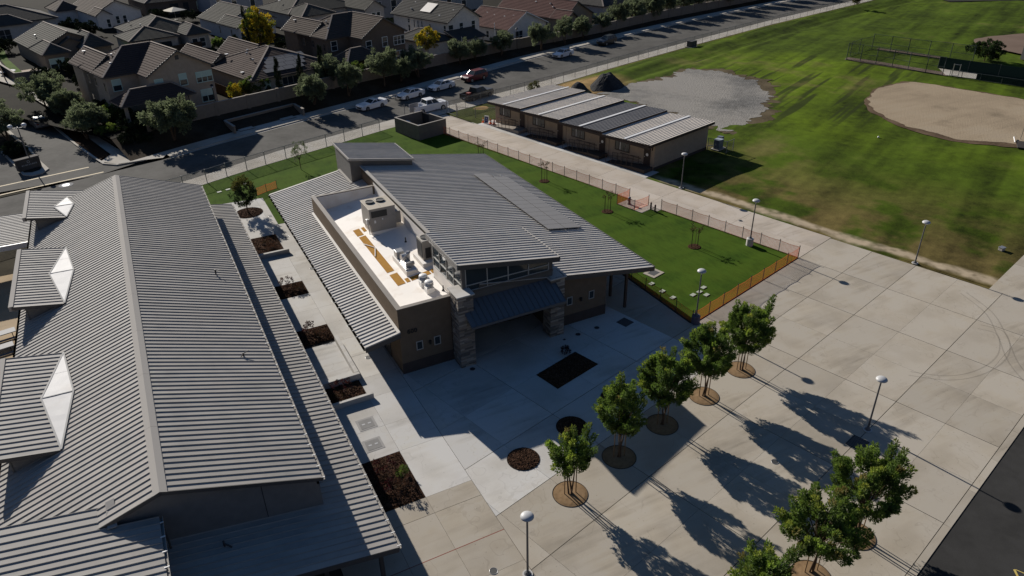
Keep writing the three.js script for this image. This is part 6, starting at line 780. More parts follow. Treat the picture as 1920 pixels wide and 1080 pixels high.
{
  const A = oliveTree('olive tree at the street, first past the gap in front of the solar panel house', 24.6, 0.6, -114.4, 4.9, 4.7, 2001), B = oliveTree('olive tree in front of the dark house, left of its porch', 30.7, 0.6, -116.6, 4.9, 4.1, 2011), C = oliveTree('taller olive tree behind the first two, at the dark house corner', 28.9, 0.8, -121.5, 6.0, 4.9, 2021);
  const put = (S, l, x, y, z, k, r) => copyOf(S, l, [x, y, z], r, k);
  put(A, 'broad bushy olive tree before the gable of the tan two storey house', 3.6, 0.5, -106.9, [1.4, 1.22, 1.25], 1.1); put(C, 'tallest olive tree on the planted strip of the side street', -12.1, 0.06, -131.5, [1.25, 1.1, 1.2], 2.1); put(B, 'low olive tree on the side street strip, middle of three', -9.4, 0.06, -126.5, [1.15, 0.9, 1.1], 0.6); put(A, 'olive tree with a bare crooked trunk at the side street corner', -6.9, 0.06, -115.4, [1.25, 1.02, 1.2], 2.9);
  put(C, 'dark olive tree on the street island behind the sign', -16.6, 0.07, -120.2, [1.25, 0.85, 1.25], 4.0); put(B, 'second olive tree on the island at the left edge', -19.5, 0.07, -126, [1.3, 0.95, 1.3], 1.0);
  put(B, 'round olive tree in front of the dark house gable, left part', 37.8, 0.6, -119.6, [1.15, 1.12, 1.1], 1.7); put(A, 'small olive tree touching the round one, right of it', 41.3, 0.6, -121.3, [0.75, 0.85, 0.8], 0.4); put(C, 'wide olive tree below the small yellow tree', 45.2, 0.5, -123.0, [1.2, 0.85, 1.15], 3.3); put(B, 'olive tree before the porch of the white two storey house, left one', 55.4, 0.5, -128.2, [1.1, 0.85, 1.0], 5.0); put(A, 'olive tree before the porch of the white two storey house, right one', 59.2, 0.4, -129.6, [0.85, 0.85, 0.85], 2.2);
  put(C, 'olive tree between the white house and the pinkish roof, nearest the wall gap', 65.6, 0.4, -131.5, [0.95, 0.82, 0.9], 0.2); put(A, 'pale olive tree right of the small lamp by the garden wall', 74.7, 0.3, -131.6, [1.0, 1.1, 0.95], 3.9); put(B, 'olive tree before the tan gable house, second past the lamp', 82.0, 0.3, -134.7, [1.0, 0.98, 1.0], 2.5); put(A, 'olive tree in front of the small second gable', 88.6, 0.3, -138.2, [0.95, 0.95, 0.95], 5.5); put(C, 'olive tree at the right corner of the tan gable house', 95.4, 0.3, -141.4, [0.85, 0.72, 0.85], 1.5);
  put(B, 'olive tree before the grey hip roofed house, left', 101.6, 0.3, -143.6, [1.0, 1.05, 1.0], 0.9); put(A, 'olive tree before the grey hip roofed house, right', 107.8, 0.3, -146.0, [1.15, 1.15, 1.1], 3.0);
  [[114, -148, 1.15], [119.5, -149.4, 1.05], [125.5, -150.6, 1.2], [131, -151.6, 1.1], [137.5, -153.2, 1.2], [143, -154, 1.05], [149.5, -155.6, 1.2], [156.5, -156.4, 1.15], [164, -157.6, 1.2], [172, -158, 1.2], [180, -158.5, 1.2]].forEach(([x, z, k], i) => put([A, B, C][i % 3], ['first', 'second', 'third', 'fourth', 'fifth', 'sixth', 'seventh', 'eighth', 'ninth', 'tenth', 'last'][i] + ' olive tree of the dense far row, counted from the left', x, 0.2, z, [k, k * (i % 3 === 2 ? 0.9 : 1.15), k], i * 1.3).userData.group = 'olive trees in the far row along the street');
}
// yellow and green broad trees, shrubs, hedge
function bushy(name, label, cat, x, y, z, h, w, seed, cols, o = {}) {
  const t = thing(name, label, cat, [x, y, z], 0, o.group), R = rng(seed), sh = [], lb = o.stem === false ? null : limb(V3(0, 0, 0), V3(0, h * 0.45, 0), o.r ?? 0.1, 0.05, R), b = o.b ?? 0.5, N = o.n ?? 90;
  for (let i = 0; i < N; i++) { const u = R() * 2 - 1, ph = R() * 6.283, q = Math.sqrt(1 - u * u), rr = Math.pow(R(), 0.45), bump = 0.8 + 0.4 * fbm(Math.cos(ph) * 1.7 + 7, u * 2 + 3, 0, 2, seed), p = V3(Math.cos(ph) * q * w / 2 * rr * bump, h * b + u * h * (1 - b) * 0.9 * rr, Math.sin(ph) * q * w / 2 * rr * bump); sh.push({ p, d: V3(Math.cos(ph) * q, 0.7 + u * 0.4, Math.sin(ph) * q).normalize(), len: o.len ?? 0.45, r: o.sr ?? 0.3, n: o.leaves ?? 55, c: ((k) => cols[(R() * cols.length) | 0].map((v) => v * k))(0.75 + R() * 0.5) }); if (lb && i % 9 === 0) lb.push(...limb(V3(0, h * 0.35, 0), p, 0.04, 0.01, R)); }
  if (lb) part(t, 'trunk', lb, M.bark); leafMesh(t, 'crown', sh, o.l ?? 0.2, o.lw ?? 0.09, seed + 1, o.m ?? LEAF); return t;
}
const YEL = [[0.34, 0.27, 0.02], [0.24, 0.22, 0.02], [0.08, 0.11, 0.015], [0.40, 0.29, 0.02]], GRN = [[0.06, 0.10, 0.02], [0.09, 0.14, 0.025], [0.12, 0.16, 0.03]], DRK = [[0.014, 0.022, 0.01], [0.02, 0.03, 0.012]];
bushy('yellow_tree', 'tall tree with yellow leaves between the white sided house and the dark brown house', 'tree', 24.6, 1.5, -154, 8.2, 5.0, 3001, YEL, { n: 170, leaves: 60, l: 0.34, lw: 0.17, b: 0.56, len: 0.8, sr: 0.5, r: 0.18 });
bushy('yellow_tree', 'small round tree with yellow leaves in front of the white two storey house', 'tree', 51.6, 1.2, -134.2, 5.2, 4.3, 3011, YEL, { n: 110, l: 0.26, lw: 0.13, b: 0.6 });
bushy('citrus_bush', 'bright green bush behind the garden wall at the solar panel house', 'bush', 17.2, 1.5, -119.6, 3.2, 4.0, 3021, GRN, { n: 100, l: 0.24, lw: 0.11 }); bushy('citrus_bush', 'yellow green bush left of the bright one behind the garden wall', 'bush', 14.6, 1.5, -120.2, 2.4, 2.6, 3025, YEL, { n: 60, l: 0.24, lw: 0.11 });
bushy('round_bush', 'small bright bush by the brown fence in front of the white sided house', 'bush', 17.4, 1.5, -160.5, 2.4, 2.0, 3031, GRN, { n: 50, l: 0.24, lw: 0.12 }); bushy('round_bush', 'green bush between the olive trees at the dark house porch', 'bush', 34.0, 1.3, -122.6, 3.0, 2.6, 3035, GRN, { n: 60, l: 0.22, lw: 0.1 });
bushy('hedge', 'yellow green hedge at the corner of the tan two storey house', 'hedge', -2.6, 1.0, -118.4, 2.6, 4.2, 3041, GRN, { n: 90, l: 0.24, lw: 0.11, stem: false, b: 0.45 }); bushy('hedge', 'low green hedge beside the side street pavement', 'hedge', -4.0, 0.8, -112.6, 1.5, 2.6, 3045, GRN, { n: 60, stem: false, b: 0.45 });
bushy('dark_hedge', 'dark tall hedge in front of the tan two storey house porch', 'hedge', 0.4, 0.7, -111.6, 3.0, 6.4, 3051, DRK, { n: 150, leaves: 60, l: 0.26, lw: 0.12, stem: false, b: 0.45, m: LEAFD }); bushy('dark_hedge', 'dark shrubs at the foot of the bank beside the corner pavement', 'hedge', -1.2, 0.2, -108.6, 1.6, 4.4, 3053, DRK, { n: 90, l: 0.24, lw: 0.12, stem: false, b: 0.45, m: LEAFD }); bushy('dark_hedge', 'dark shrub mass behind the olive tree on the corner', 'hedge', -4.6, 0.7, -121.5, 2.6, 5.4, 3055, DRK, { n: 110, l: 0.26, lw: 0.12, stem: false, b: 0.45, m: LEAFD });
bushy('dark_hedge', 'dark planting on the island behind the sign', 'hedge', -15.6, 0.1, -112.5, 1.4, 3.0, 3058, DRK, { n: 70, l: 0.2, lw: 0.1, stem: false, b: 0.4, m: LEAFD });
bushy('field_tree', 'round dark green tree behind the ball field fence', 'tree', 139, 0, -81.8, 3.6, 5.4, 3061, [[0.02, 0.04, 0.01], [0.035, 0.06, 0.014]], { n: 130, leaves: 60, l: 0.26, lw: 0.12 }); bushy('field_tree', 'low green bush at the right edge behind the dark screen', 'bush', 143.5, 0, -74.0, 2.6, 3.6, 3063, [[0.03, 0.055, 0.012], [0.05, 0.08, 0.016]], { n: 70, l: 0.26, lw: 0.12 });
bushy('street_sapling', 'small round green tree on the street lawn beside the roof end', 'tree', 16.2, 0, -88.1, 3.7, 1.7, 3071, [[0.14, 0.16, 0.09], [0.11, 0.14, 0.07]], { n: 34, leaves: 40, l: 0.16, lw: 0.05, b: 0.62, r: 0.04, len: 0.3, sr: 0.22 });
bushy('street_sapling', 'small shrub tree behind the far portable classroom', 'tree', 56.6, 0, -102.0, 2.6, 1.9, 3075, [[0.07, 0.085, 0.035], [0.09, 0.09, 0.03]], { n: 40, l: 0.18, lw: 0.07, r: 0.04 });
bushy('street_sapling', 'small tree at the top of the field by the street pavement', 'tree', 166.5, 0, -134.2, 3.6, 2.2, 3077, [[0.08, 0.07, 0.02], [0.05, 0.06, 0.016]], { n: 40, l: 0.22, lw: 0.1, r: 0.05, b: 0.65 });
for (const [x, z, h, l] of [[20.4, -117.2, 6.3, 'dark slim cypress in front of the solar panels, leftmost of three'], [24.2, -119.2, 6.0, 'dark slim cypress in front of the solar panels, middle of three'], [28.1, -120.9, 6.7, 'dark slim cypress at the end of the solar panel house, rightmost of three'], [22.3, -153.5, 9.0, 'dark column cypress beside the tall yellow tree']]) { const t = thing('cypress', l, 'tree', [x, 1.4, z]), R = rng(Math.round(x * 10)), sh = []; for (let i = 0; i < 34; i++) { const k = i / 34, y = 0.4 + k * (h - 1), q = 0.32 * Math.sin(Math.PI * (0.15 + 0.8 * (1 - k))) , ph = R() * 6.283; sh.push({ p: V3(Math.cos(ph) * q, y, Math.sin(ph) * q), d: V3(0, 1, 0), len: 0.75, r: 0.34 * (1.1 - 0.75 * k), n: 90, c: [0.016, 0.026, 0.012] }); } part(t, 'trunk', cyl(0.08, 0.05, h * 0.8, 0, 0, 0, 7), M.bark); leafMesh(t, 'crown', sh, 0.2, 0.07, Math.round(x), LEAFD, 0.8); }
{ let b0; [[33, 138, 1.0], [39, 141, 1.3], [45, 137, 0.9], [50, 146, 1.2], [56, 139, 1.0], [62, 143, 1.4], [70, 139, 1.1], [78, 143, 1.0], [86, 140, 1.3], [96, 142, 1.1], [30, 180, 1.2], [40, 182, 1.0], [48, 186, 1.3], [62, 184, 1.1], [66, 194, 1.2], [72, 190, 1.0], [46, 192, 1.4], [29, 147, 1.0], [34, 149, 1.2]].forEach(([u, w, k], i) => { const [x, z] = hw(u, w, 16); if (!b0) b0 = bushy('added_yard_shrub', 'dark garden shrub added to throw shade in the yards behind the front row of houses', 'shrub', x, 1.5, z, 2.2, 3.2, 3101, DRK, { n: 60, l: 0.26, lw: 0.12, stem: false, b: 0.45, m: LEAFD, group: 'dark garden shrubs added to throw shade in the yards between the houses' }); else copyOf(b0, null, [x, 1.5, z], i * 1.7, k); }); }  // extra shrubs, added to break up the yards and cast shadows there
// shrubs in the beds
const RED = [[0.045, 0.010, 0.011], [0.03, 0.010, 0.010], [0.055, 0.014, 0.012]], BRN = [[0.06, 0.03, 0.018], [0.045, 0.03, 0.016], [0.07, 0.035, 0.022]];
for (const [x, z, h, w, c, l] of [[7.9, -33.1, 0.9, 1.3, RED, 'red shrub in the largest bark bed, back left'], [8.6, -31.0, 0.8, 1.2, BRN, 'dark brown shrub in the largest bark bed, front'], [8.9, -32.2, 0.5, 0.6, GRN, 'small green shrub in the largest bark bed, right side'], [7.6, -31.6, 0.6, 0.9, RED, 'low red shrub in the largest bark bed, middle'], [8.1, -42.1, 0.8, 1.5, RED, 'red shrub in the walled bed at the near end of the seat pad'], [7.6, -41.2, 0.5, 1.0, BRN, 'low brown shrub in the walled bed at the near end of the seat pad'], [7.9, -50.6, 0.95, 1.1, RED, 'dark red shrub at the back of the bed beyond the seat pad'], [8.6, -49.7, 0.5, 0.9, BRN, 'low brown shrub in the bed beyond the seat pad'], [7.9, -58.9, 1.0, 1.2, RED, 'dark red shrub in the small middle bed'], [8.8, -58.0, 0.5, 0.8, BRN, 'low brown shrub in the small middle bed'], [8.0, -68.6, 0.7, 1.8, BRN, 'spreading brown shrub in the bed near the round tree bed'], [8.4, -67.2, 0.6, 1.2, BRN, 'low brown shrub by the kerb wall of the far bed'], [23.9, -38.5, 0.5, 0.6, RED, 'tiny red shrub at the edge of the dark rectangular bed']]) bushy('bed_shrub', l, 'shrub', x, 0.05, z, h, w, Math.round(x * 100 - z * 10), c, { n: 18, leaves: 28, l: 0.10, lw: 0.05, len: 0.2, sr: 0.12, stem: false, b: 0.5, group: 'shrubs in the bark beds' });
// young staked trees in the lawn
for (const [x, z, h, l] of [[36.83, -80.14, 2.4, 'young staked tree in the lawn nearest the bin enclosure'], [40.05, -69.83, 2.4, 'young staked tree in the lawn, second from the bin enclosure'], [41.46, -58.89, 2.35, 'young staked tree in the lawn beside the small concrete pad'], [43.93, -47.88, 2.3, 'young staked tree in the lawn nearest the two lamps']]) {
  const t = thing('young_tree', l, 'young tree', [x, 0.01, z], 0, 'young staked trees in the lawn'), R = rng(Math.round(x * 31)), sh = []; part(t, 'trunk', [...limb(V3(0, 0, 0), V3(0.05, h * 0.8, 0.03), 0.025, 0.012, R), ...[0, 1, 2, 3, 4].flatMap((i) => limb(V3(0.03, h * (0.55 + i * 0.06), 0.02), V3(Math.cos(i * 1.6) * 0.6, h * (0.82 + 0.1 * R()), Math.sin(i * 1.6) * 0.6), 0.012, 0.006, R))], M.bark);
  for (let i = 0; i < 12; i++) sh.push({ p: V3(Math.cos(i * 1.6) * 0.5 * R(), h * (0.7 + 0.22 * R()), Math.sin(i * 1.6) * 0.5 * R()), d: V3(Math.cos(i * 1.6), 0.1, Math.sin(i * 1.6)).normalize(), len: 0.35, r: 0.1, n: 20, c: i % 3 ? [0.05, 0.055, 0.015] : [0.085, 0.05, 0.02] });
  leafMesh(t, 'crown', sh, 0.16, 0.05, Math.round(x), LEAF, -0.2); for (const s of [-1, 1]) part(t, 'stake', cyl(0.035, 0.035, 1.75, s * 0.3, 0, s * 0.08, 7), mat([0.06, 0.045, 0.032], 1)); part(t, 'mulch_ring', cyl(0.62, 0.56, 0.06, 0, 0, 0, 24), M.mulch);
}
// ------------------------------------------------------------------ lamps
function lamp(label, x, z, y0, pedestal, h) {
  const t = thing('street_lamp', label, 'street lamp', [x, 0, z], 0, 'disc topped lamps of the school grounds');
  if (pedestal) part(t, 'pedestal', [cyl(0.33, 0.33, 0.72, 0, 0, 0, 24), cyl(0.33, 0.28, 0.05, 0, 0.72, 0, 24)], pedestal === 2 ? mat([0.13, 0.115, 0.15], 0.9, { map: T.grain }) : M.concreteGrey[0]); else part(t, 'pedestal', cyl(0.27, 0.27, 0.05, 0, 0, 0, 24), M.concreteGrey[1]);
  const b = pedestal ? 0.77 : 0.05; part(t, 'base_cover', [cyl(0.16, 0.09, 0.16, 0, b, 0, 14), cyl(0.19, 0.19, 0.02, 0, b, 0, 14)], M.pole); part(t, 'pole', cyl(0.062, 0.05, h - 0.45 - b, 0, b, 0, 12), M.pole);
  part(t, 'bracket', [bar(V3(0, h - 0.5, 0), V3(0.11, h - 0.22, 0), 0.014), bar(V3(0, h - 0.5, 0), V3(-0.11, h - 0.22, 0), 0.014), bar(V3(0, h - 0.5, 0), V3(0, h - 0.22, 0.11), 0.014)], M.galv);
  part(t, 'lamp_head', new THREE.SphereGeometry(0.34, 28, 10, 0, 6.2832, 0, 1.58).scale(1, 0.55, 1).translate(0, h - 0.2, 0), M.lampTop); part(t, 'lens', new THREE.SphereGeometry(0.33, 24, 8, 0, 6.2832, 1.57, 1.58).scale(1, 0.35, 1).translate(0, h - 0.2, 0), mat([0.5, 0.5, 0.48], 0.3)); part(t, 'hand_hole', bx(-0.03, 0.03, b + 0.35, b + 0.5, 0.045, 0.062), M.black);
}
lamp('lamp at the bottom edge, left of the smallest plaza tree', 12.05, -22.5, 0, 0, 4.3); lamp('lamp standing in the tree shadow on the sunny plaza at the right', 36.37, -21.96, 0, 0, 4.15); lamp('lamp on a purplish round pedestal at the shaded lawn corner', 35.16, -37.2, 0, 2, 4.85); lamp('lamp on a grey round pedestal at the path side of the lawn', 48.67, -45.6, 0, 1, 4.75); lamp('lamp in the field edge right of the path', 58.95, -35.6, 0, 0, 4.2); lamp('lamp in front of the bare side wall of the portable classroom', 52.4, -60.35, 0, 0, 4.15);
{ const t = thing('double_street_lamp', 'white double headed street lamp on the island among the olive trees', 'street lamp', [-13.6, 0.07, -107.9]); part(t, 'pole', cyl(0.08, 0.06, 4.7, 0, 0, 0, 10), M.pole); part(t, 'arm', bar(V3(-0.75, 4.6, 0), V3(0.75, 4.6, 0), 0.035), M.white); for (const s of [-1, 1]) part(t, 'lamp_head', [new THREE.SphereGeometry(0.3, 16, 10).scale(1, 0.8, 1).translate(s * 0.75, 4.85, 0), cyl(0.12, 0.2, 0.25, s * 0.75, 4.5, 0, 12)], M.white); }
for (const [x, z, l] of [[10.8, -117.6, 'black garden lamp post at the wall by the tan house'], [70.0, -133.2, 'black lamp post by the garden wall before the pinkish roof house']]) { const t = thing('garden_lamp', l, 'street lamp', [x, 0.9, z]); part(t, 'pole', cyl(0.06, 0.05, 3.4, 0, 0, 0, 8), M.black); part(t, 'lantern', [cyl(0.12, 0.22, 0.4, 0, 3.4, 0, 8), cyl(0.3, 0.02, 0.2, 0, 3.8, 0, 8)], M.black); part(t, 'globe', new THREE.SphereGeometry(0.13, 12, 8).translate(0, 3.55, 0.12), M.white); }
{ const t = thing('white_pole', 'tall thin white pole behind the garden wall of the pinkish roof house', 'pole', [66.2, 0.5, -135.3]); part(t, 'pole', cyl(0.08, 0.06, 5.2, 0, 0, 0, 8), M.white); part(t, 'cap', new THREE.SphereGeometry(0.09, 8, 6).translate(0, 5.2, 0), M.white); const w = thing('white_pole', 'thin white pole in front of the porch of the white two storey house', 'pole', [57.2, 0.5, -131.0]); part(w, 'pole', cyl(0.05, 0.04, 4.2, 0, 0, 0, 8), M.white); part(w, 'cap', new THREE.SphereGeometry(0.06, 8, 6).translate(0, 4.2, 0), M.white); }
// ------------------------------------------------------------------ fences
const chain = (() => { const n = 256, d = new Uint8Array(n * n * 4); for (let j = 0; j < n; j++) for (let i = 0; i < n; i++) { const u = i / n * 4, v = j / n * 4, a = Math.abs(((u + v) % 1) - 0.5), b = Math.abs((((u - v) % 1) + 1) % 1 - 0.5), on = Math.min(a, b) < 0.05 ? 255 : 0, k = (j * n + i) * 4; d[k] = d[k + 1] = d[k + 2] = on; d[k + 3] = 255; } const t = new THREE.DataTexture(d, n, n); t.wrapS = t.wrapT = THREE.RepeatWrapping; t.magFilter = THREE.LinearFilter; t.minFilter = THREE.LinearMipmapLinearFilter; t.generateMipmaps = true; t.repeat.set(3.2, 3.2); t.needsUpdate = true; return t; })();
const wire = mat([0.16, 0.16, 0.16], 0.6, { alphaMap: chain, transparent: true }), wireDark = mat([0.03, 0.045, 0.045], 0.6, { alphaMap: chain, transparent: true }), steel = mat([0.20, 0.20, 0.20], 0.5), steelDark = mat([0.035, 0.05, 0.05], 0.6);
function wireFence(name, label, pts, h, o = {}) {
  const [p0] = pts, t = thing(name, label, 'fence', [p0[0], 0, p0[1]], 0, o.group), sm = o.dark ? steelDark : steel;
  pts.forEach(([x, z], i) => { const y = o.y?.(x, z) ?? 0; wpart(t, 'post', cyl(o.r ?? 0.045, o.r ?? 0.045, h + 0.05, x, y, z, 8), sm); if (i + 1 < pts.length) { const [X, Z] = pts[i + 1], Y = o.y?.(X, Z) ?? 0; for (const k of o.rails ?? [h]) wpart(t, 'rail', bar(V3(x, y + k, z), V3(X, Y + k, Z), 0.032), sm); const L = Math.hypot(X - x, Z - z), g = new THREE.PlaneGeometry(L, h - 0.06), uv = g.attributes.uv; for (let q = 0; q < 4; q++) uv.setXY(q, uv.getX(q) * L, uv.getY(q) * h); g.translate(0, h / 2, 0).rotateY(Math.atan2(-(Z - z), X - x)).translate((x + X) / 2, (y + Y) / 2, (z + Z) / 2); wpart(t, 'wire_mesh', g, o.dark ? wireDark : wire, { keepUV: true }); } });
  return t;
}
{
  const pa = [-8, -4.6, -1.2, 2.2, 5.6, 9, 12.4, 15.8, 19.2, 22.5, 25.8, 28.6, 31.2, 33.9, 36.5, 39.4, 42.2, 45.5, 48.4, 51.4, 54.4].map((a) => pw(a, interp(N0, a) + 0.15)); wireFence('street_fence', 'chain link fence between the lawn and the street pavement', pa, 1.66);
  wireFence('street_fence', 'long chain link fence along the field side of the street pavement', range(67, 232, 53).map((a) => pw(a, interp(N0, a) + 0.1)), 1.7, { r: 0.03 });
  const g = thing('vehicle_gate', 'open chain link vehicle gate beside the white pickup truck', 'gate', [...pw(60.4, 89.2)].flatMap((v, i) => i ? [0, v] : [v])); const gp = (a, b) => { const [x, z] = pw(a, b); return V3(x, 0, z); }; for (const [a, b] of [[60.6, 89.6], [66.0, 89.6], [66.2, 84.4], [66.4, 87]]) wpart(g, 'post', cyl(0.06, 0.06, 2.0, gp(a, b).x, 0, gp(a, b).z, 8), steel); wpart(g, 'gate_leaf', [beam(gp(66, 89.6).setY(1.8), gp(66.2, 84.4).setY(1.8), 0.05, 0.05), beam(gp(66, 89.6).setY(0.3), gp(66.2, 84.4).setY(0.3), 0.05, 0.05)], steel);
  wireFence('side_fence', 'short chain link fence joining the gate to the far portable classroom', [pw(66.4, 84.4), pw(67.8, 82), pw(70, 80)], 1.5);
  wireFence('side_fence', 'short chain link fence behind the near end of the portable classroom', [pw(79.6, 50), pw(80, 47.5), pw(81.5, 47.5)], 1.5);
  // fallen-free panel board by the gate
  const s = thing('notice_board', 'grey blank board leaning on the vehicle gate', 'sign', [...pw(62.6, 90.0)].flatMap((v, i) => i ? [0, v] : [v]), TH); part(s, 'board', rbx(-0.8, 0.8, 0.5, 1.7, -0.03, 0.03, 0.01), mat([0.22, 0.22, 0.23], 0.7)); part(s, 'post', [bx(-0.75, -0.69, 0, 1.7, -0.05, -0.031), bx(0.69, 0.75, 0, 1.7, -0.05, -0.031)], steel);
}
// orange safety netting: posts, upright and level strands
const orange = new THREE.MeshPhysicalMaterial({ color: new THREE.Color().setRGB(0.70, 0.17, 0.06), roughness: 0.9, specularIntensity: 0.1, transmission: 0.25, thickness: 0, side: THREE.DoubleSide });
function netFence(label, pts, h) {
  const t = thing('safety_netting', label, 'safety fence', [pts[0][0], 0, pts[0][1]]);
  pts.forEach(([x, z], i) => { wpart(t, 'post', bx(x - 0.025, x + 0.025, 0, h + 0.12, z - 0.025, z + 0.025), mat([0.035, 0.03, 0.028], 0.8)); if (i + 1 === pts.length) return; const [X, Z] = pts[i + 1], L = Math.hypot(X - x, Z - z), n = Math.round(L / 0.125), g = []; const d = [(X - x) / L, (Z - z) / L], sag = (s) => 0.06 * Math.sin(Math.PI * s);
    for (let k = 0; k < n; k++) { const s0 = k / n, s1 = s0 + 0.024 / L, y = h - sag(s0); g.push([[x + d[0] * s0 * L, 0.03, z + d[1] * s0 * L], [x + d[0] * s1 * L, 0.03, z + d[1] * s1 * L], [x + d[0] * s1 * L, y, z + d[1] * s1 * L], [x + d[0] * s0 * L, y, z + d[1] * s0 * L]]); }
    for (let k = 0; k <= 14; k++) { const y = 0.04 + (h - 0.08) * k / 14, e = k === 0 || k === 14 ? 0.02 : 0.006; for (let q = 0; q < 4; q++) { const a = q / 4, b = (q + 1) / 4; g.push([[x + d[0] * a * L, y - e - sag(a) * y / h, z + d[1] * a * L + 0.004], [x + d[0] * b * L, y - e - sag(b) * y / h, z + d[1] * b * L + 0.004], [x + d[0] * b * L, y + e - sag(b) * y / h, z + d[1] * b * L + 0.004], [x + d[0] * a * L, y + e - sag(a) * y / h, z + d[1] * a * L + 0.004]]); } }
    wpart(t, 'net', tris(g), orange, { stuff: true }); });
}
netFence('orange netting along the path side of the lawn, right of the small concrete pad', [...range(26.75, 42.3, 8)].map((b) => pw(59.82, b)), 1.12); netFence('orange netting across the sunny end of the lawn, on the plaza side', range(43.6, 59.82, 8).map((a) => pw(a, 26.74)), 1.1);
netFence('dark orange netting at the shaded lawn edge by the canopy posts', range(0, 1, 6).map((t) => [34.9, lerp(-37.3, -49.5, t)]), 1.1); netFence('orange netting along the path side of the lawn, left of the small concrete pad', range(46.6, 80, 17).map((b) => pw(59.85, b)), 1.12);
netFence('orange netting round the small concrete pad with the hydrant', [pw(59.85, 46.6), pw(57.75, 46.6), pw(57.75, 44.2), pw(59.85, 44.0)], 1.1); netFence('short piece of orange netting beside the dense tree', [[9.8, -82.2], [11.0, -82.9], [12.3, -83.4]], 0.9);
{ // hydrant and bollards on the pad
  const [x, z] = pw(58.6, 45.6), t = thing('hydrant', 'dark fire hydrant standing on the small concrete pad', 'fire hydrant', [x, 0.03, z]); part(t, 'barrel', [cyl(0.14, 0.13, 0.7, 0, 0, 0, 14), cyl(0.2, 0.2, 0.06, 0, 0, 0, 14)], mat([0.06, 0.07, 0.10], 0.5)); part(t, 'bonnet', new THREE.SphereGeometry(0.16, 14, 8, 0, 6.3, 0, 1.57).translate(0, 0.7, 0), mat([0.07, 0.08, 0.11], 0.5)); part(t, 'outlet', [new THREE.CylinderGeometry(0.07, 0.07, 0.42, 10).rotateZ(Math.PI / 2).translate(0, 0.5, 0)], mat([0.06, 0.07, 0.10], 0.5));
  for (const [a, b, l] of [[59.1, 43.1, 'dark short post on the lawn left of the concrete step'], [58.9, 42.4, 'dark tall post on the lawn at the concrete step']]) { const [X, Z] = pw(a, b), q = thing('bollard', l, 'bollard', [X, 0, Z]); part(q, 'post', cyl(0.09, 0.09, 0.75, 0, 0, 0, 12), M.black); part(q, 'cap', new THREE.SphereGeometry(0.1, 12, 6, 0, 6.3, 0, 1.57).translate(0, 0.75, 0), mat([0.09, 0.02, 0.02], 0.6)); }
}
{ // cones and folding sign at the end classroom
  const [x, z] = pw(67.3, 78.9), s = thing('folding_sign', 'white folding sign with a dark blue notice beside the orange cones', 'sign', [x, 0, z], TH - 1.2); part(s, 'frame', [beam(V3(-0.3, 0, 0.25), V3(-0.3, 1.05, 0), 0.06, 0.05), beam(V3(0.3, 0, 0.25), V3(0.3, 1.05, 0), 0.06, 0.05), bx(-0.33, 0.33, 1.0, 1.08, -0.04, 0.04)], M.white); part(s, 'notice', new THREE.BoxGeometry(0.52, 0.85, 0.02).rotateX(-0.24).translate(0, 0.55, 0.13), mat([0.02, 0.025, 0.09], 0.6)); part(s, 'print', [bx(-0.12, 0.12, 0, 0.22, 0, 0.012), bx(-0.16, 0.16, -0.2, -0.14, 0, 0.012)].map((g) => g.rotateX(-0.24).translate(0, 0.62, 0.135)), mat([0.3, 0.3, 0.45], 0.6)); part(s, 'back_leg', [beam(V3(-0.3, 0, -0.25), V3(-0.3, 1.05, 0), 0.05, 0.04), beam(V3(0.3, 0, -0.25), V3(0.3, 1.05, 0), 0.05, 0.04)], M.white);
  for (const [a, b, l] of [[67.2, 79.6, 'orange cone left of the folding sign'], [67.5, 78.3, 'orange cone right of the folding sign'], [67.7, 77.8, 'orange cone nearest the classroom wall']]) { const [X, Z] = pw(a, b), c = thing('traffic_cone', l, 'traffic cone', [X, 0, Z], 0, 'orange traffic cones'); part(c, 'cone', cyl(0.17, 0.03, 0.68, 0, 0.03, 0, 16), mat([0.75, 0.13, 0.02], 0.6)); part(c, 'base', rbx(-0.22, 0.22, 0, 0.04, -0.22, 0.22, 0.015), mat([0.65, 0.11, 0.02], 0.7)); part(c, 'collar', cyl(0.115, 0.09, 0.12, 0, 0.33, 0, 16), M.white); }
  const [X, Z] = pw(81.3, 46.6), b = thing('utility_cabinet', 'pair of blue grey utility cabinets behind the near portable classroom', 'utility cabinet', [64.9, 0, -68.5], TH); part(b, 'cabinet', [rbx(-0.55, 0.35, 0.1, 1.3, -0.4, 0.4, 0.03)], mat([0.12, 0.15, 0.19], 0.6)); part(b, 'cabinet', [rbx(0.4, 0.95, 0.1, 1.5, -0.6, 0.1, 0.03)], mat([0.10, 0.12, 0.15], 0.6)); part(b, 'top', [rbx(-0.6, 0.4, 1.3, 1.36, -0.45, 0.45, 0.02)], mat([0.30, 0.34, 0.38], 0.5)); part(b, 'pipe', bar(V3(-2.2, 0.9, -0.2), V3(-0.5, 0.7, 0), 0.04), M.galv); part(b, 'base', bx(-0.7, 1.05, 0, 0.1, -0.7, 0.5), M.kerb);
  const q = thing('field_box', 'dark utility box on the field by the street fence', 'utility box', [102.5, fieldY(...wp(102.5, -119.3)), -119.3], TH); part(q, 'cabinet', rbx(-0.9, 0.9, 0.1, 1.25, -0.6, 0.6, 0.03), mat([0.045, 0.045, 0.045], 0.7)); part(q, 'base', bx(-1.1, 1.1, 0, 0.12, -0.8, 0.8), M.kerb); part(q, 'door_rib', [bx(-0.01, 0.01, 0.15, 1.2, 0.6, 0.61)], M.galv);
}
